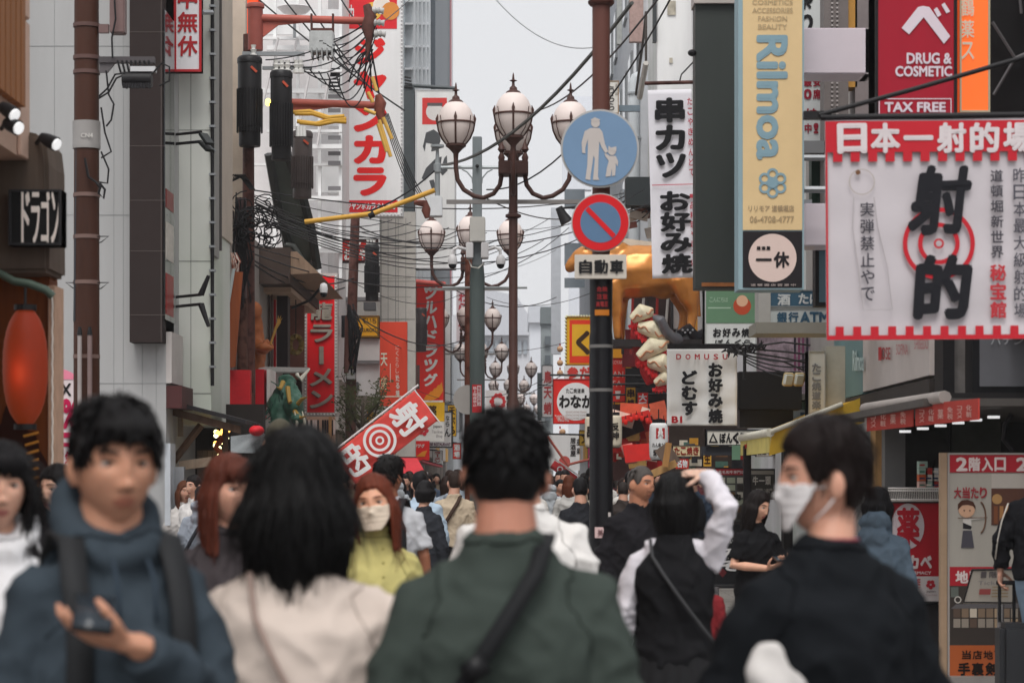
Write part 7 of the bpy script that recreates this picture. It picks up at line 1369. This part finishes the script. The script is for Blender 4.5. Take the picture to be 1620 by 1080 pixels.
def strap(Pn, pts, w_, col, name='strap', th=.006):
    """flat webbing along local points (position, outward normal)"""
    mb = MB(); n = len(pts); vs = []; ps = [Vector(p) for p, _ in pts]
    for i, (p, m) in enumerate(pts):
        d_ = (ps[min(i + 1, n - 1)] - ps[max(i - 1, 0)]).normalized(); m = Vector(m).normalized(); s_ = d_.cross(m).normalized() * w_ / 2; p = Vector(p)
        vs += [p - s_, p + s_, p + s_ + m * th, p - s_ + m * th]
    mb.add(vs, [(i * 4 + j, i * 4 + (j + 1) % 4, i * 4 + 4 + (j + 1) % 4, i * 4 + 4 + j) for i in range(n - 1) for j in range(4)] + [(3, 2, 1, 0), tuple(n * 4 - 4 + j for j in range(4))])
    return part(name, mb, mat(col, .7, .15, 12, bump=.1), Pn['t'], Pn['M'], False)
def torso_pt(x, z, front, off=.03, wd=1.):
    """a point on the clothed trunk"""
    zs = [.86, 1.06, 1.22, 1.30, 1.365, 1.41, 1.44]; hw = np.interp(z, zs, [.19, .175, .185, .18, .155, .11, .078]); hd = np.interp(z, zs, [.137, .13, .14, .128, .1, .08, .068]); u = min(.98, abs(x) / (hw * wd)); y = hd * (1 - u ** 2.3) ** (1 / 2.3) + off * .3
    return Vector((x, .012 + (-y if front else y), z)), Vector((x * 1.5, -1 if front else 1, .25 + max(0, (z - 1.33) * 8)))
def backpack(Pn, label, col, sz=(.15, .075, .22), zc=1.15):
    """a bag worn on the back: a thing of its own"""
    M = Pn['M']; base = Pn['base']; b = T('backpack', label, 'backpack', base + M.to_3x3() @ Vector((0, .2, zc - sz[2]))); off = base - WL[b.name]; MM = Matrix.Translation(off) @ M; m_ = mat(col, .75, .18, 10, bump=.15)
    def bp(nm, mb, mm=m_):
        me = remeshed(mb, .012, 4); return finish(nm, me, [mm], b, MM)
    y0 = .135 + sz[1]
    mb = MB(); mb.rings([(0, y0, zc - sz[2], sz[0] * .86, sz[1] * .8), (0, y0 + .01, zc - sz[2] * .5, sz[0], sz[1]), (0, y0, zc + sz[2] * .5, sz[0] * .95, sz[1] * .9), (0, y0 - .02, zc + sz[2], sz[0] * .6, sz[1] * .5)], 20, 3.4); bp('bag', mb)
    mb = MB(); mb.rings([(0, y0 + sz[1], zc - sz[2] * .8, sz[0] * .7, .03), (0, y0 + sz[1] + .01, zc - sz[2] * .3, sz[0] * .75, .04), (0, y0 + sz[1], zc + sz[2] * .05, sz[0] * .6, .02)], 18, 3.4); bp('pocket', mb)
    mb = MB(); mb.tube([(-.02, y0 - .04, zc + sz[2]), (-.02, y0 - .02, zc + sz[2] + .05), (.02, y0 - .02, zc + sz[2] + .05), (.02, y0 - .04, zc + sz[2])], .008, 6); q = part('handle', mb, m_, b, MM)
    mb = MB(); mb.tube([(sz[0] * .8 * math.cos(a), y0 + sz[1] * .95, zc + sz[2] * .35 + .07 * math.sin(a)) for a in [k * .26 for k in range(13)]], .005, 5); part('zip', mb, mat('#6a6a6c', .4), b, MM)
    return b, MM
def shoulder_straps(Pn, b, MM, col, wd=1.):
    for k in (1, -1):
        fr = [torso_pt(k * .105, z, True, .05) for z in (1.02, 1.12, 1.22, 1.3, 1.36)] + [((k * .1, -.05, 1.432), (0, -.3, 1)), ((k * .095, .04, 1.446), (0, .3, 1)), ((k * .09, .11, 1.40), (0, 1, .5)), ((k * .085, .14, 1.33), (0, 1, .2))]
        q = dict(t=b, M=MM); strap(q, fr, .052, col, 'shoulder_strap', .012); c, n = torso_pt(k * .105, 1.14, True, .05); part('buckle', MB().obox(c + n.normalized() * .016, (.055, .012, .03)), mat('#101012', .4), b, MM)

# --- the people near the camera
ARM = lambda e, w_, d_=None, n=None, c=.45, s=None: tuple(x for x in (e, w_, d_, n, c, s) if x is not None)
h = person('man in a slate blue hoodie looking aside while holding a phone', 178, 738, 4.9, yaw=27, hyaw=-2, pitch=2, width=.84, top='#343c43', hl=.1, fr=True, hood=True, ease=.032, sleeve=1., bottom='#1d2026', hair='#0f0d0e', vol=.018, skin='#b08068',
    arms={1: ((.175, -.09, 1.11), (-.035, -.255, 1.245), (-.92, .2, .2), (-.1, .3, .95), .55, -1), -1: ((-.215, .05, 1.08), (-.22, -.05, .86))})
strap(h, [torso_pt(-.13, z, True, .08) for z in (1.2, 1.3)] , .03, '#1a1c1e', 'drawstring') if False else None
for k in (1, -1): part('drawstring', MB().tube([(k * .035, -.115, 1.40), (k * .038, -.15, 1.36), (k * .036, -.165, 1.28)], .004, 6), mat('#2c3742', .8), h['t'], h['M'])
b, MM = backpack(h, 'dark backpack whose padded straps cross the blue hoodie', '#1b1c1f'); shoulder_straps(h, b, MM, '#232426', 1.1)
ph = T('phone', 'dark smartphone held flat in the hoodie man\'s hand', 'phone', h['base'] + h['M'].to_3x3() @ Vector((-.12, -.27, 1.3))); off = Matrix.Translation(h['base'] - WL[ph.name]) @ h['M']
rm_ = Matrix.Rotation(R(-20), 3, 'Z') @ Matrix.Rotation(R(22), 3, 'X') @ Matrix.Rotation(R(8), 3, 'Y')
part('phone_body', MB().obox((-.125, -.275, 1.306), (.075, .15, .009), rm_), mat('#15171a', .3, .05), ph, off, False); part('screen', MB().obox(Vector((-.125, -.275, 1.306)) + rm_ @ Vector((0, 0, .0056)), (.068, .14, .001), rm_), mat('#2c3238', .1, .05), ph, off, False)
person('young person with a black fringe in a white hooded top at the left edge', -4, 798, 6.7, yaw=12, hyaw=8, fem=1, top='#c9c8ca', hood=True, ease=.03, hair='#121012', style='fringe', ln=.11, bottom='#35353a', skin='#c99a84', size=.985)
person('woman with long black hair looking aside by the orange shop panel', 93, 776, 11.6, yaw=-20, hyaw=-14, fem=1, top='#26262a', hair='#120f10', style='long', ln=.3, bottom='#24242a', skin='#cfa48e')
person('woman with reddish brown hair glimpsed behind the black bobbed hair', 362, 806, 8.2, yaw=15, hyaw=24, fem=1, top='#3b3638', hair='#5a2f24', style='fringe', ln=.22, bottom='#25252a', skin='#cf9c86', size=.975)
h = person('woman seen from behind with a black bob and cream coat', 470, 788, 5.2, yaw=176, hyaw=-6, fem=1, width=1.25, top='#bbaea5', ease=.035, hair='#090809', style='bob', ln=.21, vol=.036, bottom='#3b3634', hem=.6, arms={1: ((.255, .03, 1.08), (.27, -.1, .87)), -1: ((-.255, .03, 1.08), (-.27, -.1, .87))}, collar=True)
strap(h, [((.09, .09, 1.42), (0, 1, .6))] + [torso_pt(.09 - .25 * u, 1.38 - .5 * u, False, .13) for u in (.1, .25, .4, .6, .8, 1)], .012, '#8d7a72', 'bag_strap', .006)
h = person('woman in a pale mask and yellow green blouse facing the camera', 592, 798, 9.6, yaw=14, hyaw=-22, roll=-6, fem=1, top='#aea56c', collar=True, hair='#5f2c1c', style='long', ln=.2, vol=.014, bottom='#2c2c30', skin='#cf9a7e', lowneck=-.01); mask(h, '#d0c0ae')
for k in range(3): part('button', MB().ball((.012, -.135 - .006 * k, 1.4 - .06 * k), (.006, .003, .006), 6), mat('#8d8448', .4), h['t'], h['M'])
h = person('man walking away in a grey tee and black backpack', 615, 756, 15.4, yaw=172, hyaw=-20, top='#a8a9ad', sleeve=.42, hair='#121010', style='short', vol=.028, skin='#8a5a44', bottom='#2c2e34', ease=.03); b, MM = backpack(h, 'black backpack on the grey tee shirt', '#202124', (.16, .085, .24)); shoulder_straps(h, b, MM, '#1c1d20')
person('tall person in an olive cap behind the black bob', 443, 704, 14, yaw=180, style='cap', top='#5b5a55', hair='#2a2422', size=1.13)
h = person('man in a dark green sweater seen from behind in the middle', 800, 752, 5.0, yaw=180, hyaw=2, width=1.0, top='#373e3a', lowneck=-.012, ease=.03, hair='#0d0c0d', vol=.016, skin='#a87460', bottom='#23262b', sleeve=1., arms={1: ((.25, .04, 1.08), (.25, -.05, .86)), -1: ((-.25, .04, 1.08), (-.25, -.05, .86))})
strap(h, [((-.085, .02, 1.455), (0, .2, 1)), ((-.075, .075, 1.43), (0, 1, 1))] + [torso_pt(-.07 + .27 * u, 1.40 - .42 * u, False, .12) for u in (.04, .12, .22, .34, .48, .62, .78, .95)], .036, '#151618', 'bag_strap', .01)
part('strap_buckle', MB().obox(torso_pt(.06, 1.2, False, .14)[0] + Vector((0, .012, 0)), (.05, .015, .045), Matrix.Rotation(R(35), 3, 'Y')), mat('#121214', .4), h['t'], h['M'], False)
person('person in a loose white shirt hidden behind the green sweater man', 825, 738, 8.7, yaw=184, top='#c7c4c1', ease=.05, hair='#141214', width=1.0, bottom='#4a4a4c')
h = person('woman in a black pinafore and white shirt with one hand on her head', 1068, 797, 9.8, yaw=170, hyaw=-20, pitch=-6, roll=4, fem=1, width=1.06, top='#1b1b1d', vest='#c4c0c6', ease=.02, hair='#0d0c0d', style='bob', ln=.13, vol=.018, bottom='#2c2c30', skirt=.35, lowneck=.0,
    arms={-1: ((-.225, .09, 1.575), (-.135, -.03, 1.715), (1, .12, .0), (.0, -.35, -1), .3, 1), 1: ((.225, .03, 1.1), (.25, -.06, .87))}, skin='#c9a490')
strap(h, [((.1, .06, 1.43), (0, 1, .8))] + [torso_pt(.1 - .3 * u, 1.38 - .42 * u, False, .06) for u in (.05, .2, .4, .6, .8, 1)], .014, '#3a3a3c', 'bag_strap', .006)
part('earring', MB().ball(h['HM'] @ Vector((.084, .0, -.045)), (.009, .009, .014), 8), mat('#d8d0c8', .3), h['t'], h['M']); part('hair_clip', MB().ball(h['HM'] @ Vector((.092, -.03, .02)), (.012, .03, .03), 8), mat('#c9c2b8', .3), h['t'], h['M'])
h = person('woman in a black jumper with a white mask turned to the left', 1308, 762, 5.35, yaw=203, hyaw=70, fem=1, width=1.12, top='#17191c', ease=.03, hair='#1a1211', style='short', vol=.026, bottom='#2a2a2e', skin='#bd8d78', hem=.8, arms={1: ((.26, -.02, 1.08), (.12, -.22, 1.0)), -1: ((-.25, .03, 1.08), (-.25, -.08, .86))}); mask(h, '#cac6c6')
part('inner_collar', MB().tube([(.059 * math.cos(a), .019 + .058 * math.sin(a), 1.455) for a in [k * .262 for k in range(25)]], .004, 6), mat('#7a3c46', .7), h['t'], h['M'])
bg_ = T('tote_bag', 'pale grey tote bag tucked under the black jumper arm', 'bag', W(1232, 1300, 5.0)); q = W(1228, 1090, 5.05)
mb = MB(); mb.rings([(q.x + .01, q.y, q.z - .3, .12, .06), (q.x + .01, q.y, q.z - .1, .1, .06), (q.x - .005, q.y, q.z + .03, .06, .04), (q.x - .02, q.y, q.z + .1, .025, .02)], 20); me = remeshed(mb, .012, 4); p = coords(me); p = p + normals(me) * (nz(p * 14) * .03)[:, None]; setco(me, p); me.transform(Matrix.Translation(-WL[bg_.name])); finish('bag', me, [mat('#b5b1ae', .8, .12, 8)], bg_, Matrix.Identity(4))
person('older man with cropped grey hair and black shirt facing the street', 1013, 766, 15.6, yaw=26, hyaw=22, pitch=3, width=1.12, top='#1f1e21', hair='#4a4542', style='crop', vol=.005, skin='#b07a60', bottom='#222226', ease=.03)
h = person('shop girl in a black tee looking at a phone on the right', 1197, 801, 17, yaw=32, hyaw=20, pitch=14, fem=1, top='#18181a', sleeve=.4, hair='#16100f', style='long', ln=.2, bottom='#1b1b1e', skin='#c99a82', ease=.03, arms={1: ((.24, -.02, 1.12), (.05, -.24, 1.14), (-.5, -.7, .2), (-.3, .2, .9), .5, -1), -1: ((-.23, .0, 1.12), (-.07, -.22, 1.1), (.4, -.8, .2), (.3, .2, .9), .5, 1)})
ph = T('phone', 'small dark phone in the shop girl\'s hands', 'phone', h['base'] + h['M'].to_3x3() @ Vector((0, -.32, 1.15))); off = Matrix.Translation(h['base'] - WL[ph.name]) @ h['M']; part('phone_body', MB().obox((0, -.32, 1.175), (.15, .075, .01), Matrix.Rotation(R(30), 3, 'X')), mat('#3a2a22', .4), ph, off, False); part('screen', MB().obox((0, -.32, 1.182), (.13, .065, .002), Matrix.Rotation(R(30), 3, 'X')), mat('#2c3238', .1), ph, off, False)
person('woman in a slate jacket and floral skirt walking away on the right', 1388, 803, 15, yaw=160, fem=1, top='#4f5c68', hood=True, hair='#131113', style='bob', ln=.1, vol=.026, bottom=None, skirt=.32, skirtmat=mat('#c0b0a0', .8, kind='floral'), ease=.03, skin='#c99a84', width=1.05)
h = person('man in a black jacket and jeans pulling a suitcase at the right edge', 1650, 745, 16.6, yaw=150, top='#1b1b1e', ease=.03, bottom='#7f93a6', hair='#151214', arms={1: ((.27, .04, 1.13), (.29, .0, .93), (.05, -.1, -1), (-1, 0, 0), .9, -1), -1: ((-.26, .03, 1.11), (-.26, -.06, .87))})
strap(h, [((.215, .06, 1.37), (.8, .5, .4)), ((.25, .09, 1.25), (.8, .5, .1)), ((.275, .1, 1.13), (.8, .5, 0)), ((.3, .07, 1.0), (.8, .5, 0))], .025, '#bdb7ae', 'sleeve_stripe', .004)
hp = h['base'] + h['M'].to_3x3() @ Vector((.3, -.01, .84)); sc = T('suitcase', 'dark wheeled suitcase with a long handle at the right edge', 'suitcase', (hp.x, hp.y, 0)); P('shell', MB().box((hp.x - .02, hp.y - .14, .07), (hp.x + .36, hp.y + .1, .6)), mat('#2c2d30', .4, .15), sc, bev=.04)
for k in (0, .1): P('handle', MB().tube([(hp.x + k, hp.y, .6), (hp.x + k, hp.y, hp.z)], .012, 8), mat('#1a1a1c', .4), sc, True)
P('handle_grip', MB().tube([(hp.x - .02, hp.y, hp.z), (hp.x + .12, hp.y, hp.z)], .016, 8), BLK(), sc, True)
for a in (0, .3): P('wheel', MB().tube([(hp.x + .02 + a, hp.y - .1, .035), (hp.x + .05 + a, hp.y - .1, .035)], .035, 12), BLK(), sc, True)
person('child in a red top and jeans half hidden by the black pinafore', 1108, 905, 14, yaw=150, top='#6e2428', bottom='#6d7f8c', hair='#17120f', size=.66, skin='#c99a84')
# --- mid distance
h = person('man in a beige jacket with a shoulder strap walking away', 718, 764, 27, yaw=178, hyaw=25, top='#a99a86', hair='#2a1f1a', ease=.035, bottom='#2a2a2e'); strap(h, [((-.08, .05, 1.44), (0, 1, 1))] + [torso_pt(-.07 + .27 * u, 1.39 - .45 * u, False, .12) for u in (.05, .3, .6, 1)], .04, '#3a2a22', 'bag_strap', .01); part('shoulder_bag', MB().ball((.2, .12, .92), (.1, .05, .12), 8), mat('#2c2a2c', .7), h['t'], h['M'])
person('man in a sky blue shirt among the crowd on the left', 664, 766, 24, yaw=186, top='#9fb0c0', hair='#141214', ease=.03)
person('woman with tied black hair in a dark jacket in the left crowd', 672, 781, 22, yaw=150, fem=1, top='#2c2e33', hair='#131113', style='bob', ln=.08)
person('woman with brown hair near the wooden stall', 291, 778, 26, yaw=20, hyaw=10, fem=1, top='#b5b1ae', hair='#54301f', style='long', ln=.2)
person('dark haired man talking beside the wooden stall', 308, 770, 25.6, yaw=-40, top='#c0bdbb', hair='#151213')
h = person('person in a grey hooded jacket and black beanie by the stall', 320, 788, 23, yaw=175, top='#868c96', hood=True, hair='#161416', style='short', vol=.022)
strap(h, [((-.08, .05, 1.44), (0, 1, 1))] + [torso_pt(-.07 + .27 * u, 1.39 - .45 * u, False, .12) for u in (.05, .3, .6, 1)], .04, '#23242a', 'bag_strap', .01)
person('woman with long auburn hair in the crowd beside the sign pole', 900, 766, 34, yaw=178, fem=1, top='#b5b3b0', hair='#5a3020', style='long', ln=.28)
person('person in a black jacket just left of the sign pole', 918, 775, 24, yaw=190, top='#26272b', hair='#131113')
person('bald headed man right of the sign pole', 986, 776, 30, yaw=170, top='#3a3432', hair='#2a2422', style='crop', vol=.004)
# --- the crowd: eight made once, the rest copied
cols = [('#2b2d33', 'black jacket'), ('#9aa4b0', 'grey blue top'), ('#c2beb9', 'white shirt'), ('#6f6457', 'brown coat'), ('#3d4858', 'navy jacket'), ('#8a8478', 'khaki top'), ('#5a3236', 'dark red top'), ('#a8adb2', 'pale grey hoodie')]
protos = []
for k, (c_, lb) in enumerate(cols):
    f = k % 2; d_ = 38 + k * 1.3; px = 640 + k * 12 if k < 4 else 862 + (k - 4) * 30
    q = person('person in a %s among the far crowd' % lb, px, 762 + (k % 3), d_, yaw=180 if k % 3 else 8, fem=f, top=c_, hair=('#131113', '#2a1c17', '#171416')[k % 3], style='long' if f else 'short', ln=.16 + .03 * k % .1, hood=(k == 7), group='people in the far crowd wearing a ' + lb, detail=False)
    if k in (0, 4, 5):
        M = q['M']; mb = MB(); mb.rings([(0, .2, .95, .13, .06), (0, .21, 1.15, .15, .08), (0, .2, 1.36, .1, .05)], 14, 3); part('backpack', mb, mat('#1d1e22', .7), q['t'], M)
    protos.append((q, lb))
taken = [(X(o.location.x, 1), 0) for o in []]
n = 0
for i in range(3000):
    if n >= 120: break
    d_ = rnd.uniform(30, 100) if n > 30 else rnd.uniform(29, 55); x_ = rnd.uniform(-2.7, 3.1) if n % 3 else rnd.choice((rnd.uniform(-1.8, -.7), rnd.uniform(.8, 2.1))); px = HX + x_ / d_ * F
    if d_ < 32 and abs(px - 812) < 40 or abs(x_ + .5) < .25 and 31 < d_ < 33.5: continue
    if any((x_ - a) ** 2 + (d_ - b) ** 2 < .5 for a, b in taken): continue
    taken.append((x_, d_)); k = rnd.randrange(8); q, lb = protos[k]; c = copy_tree(q['t']); c.location = (x_, d_, 0); c.rotation_euler = (0, 0, R(rnd.uniform(-25, 25))); c.scale = (1, 1, 1); sc_ = rnd.uniform(.95, 1.06); c.scale = (sc_, sc_, sc_); n += 1
# ---------------------------------------------------------------- the air between here and the street end
hz = P('haze', MB().box((-60, -10, -1), (60, 345, 40)), None)
hz.data.materials.clear(); hm_ = bpy.data.materials.new('air'); hm_.use_nodes = True; hn = hm_.node_tree; hn.nodes.clear()
hv_ = hn.nodes.new('ShaderNodeVolumePrincipled'); hv_.inputs['Color'].default_value = (.93, .94, .97, 1); hv_.inputs['Density'].default_value = .0005; hv_.inputs['Anisotropy'].default_value = .2
ho_ = hn.nodes.new('ShaderNodeOutputMaterial'); hn.links.new(hv_.outputs[0], ho_.inputs['Volume']); hz.data.materials.append(hm_); hz['kind'] = 'stuff'
S.cycles.volume_bounces = 1
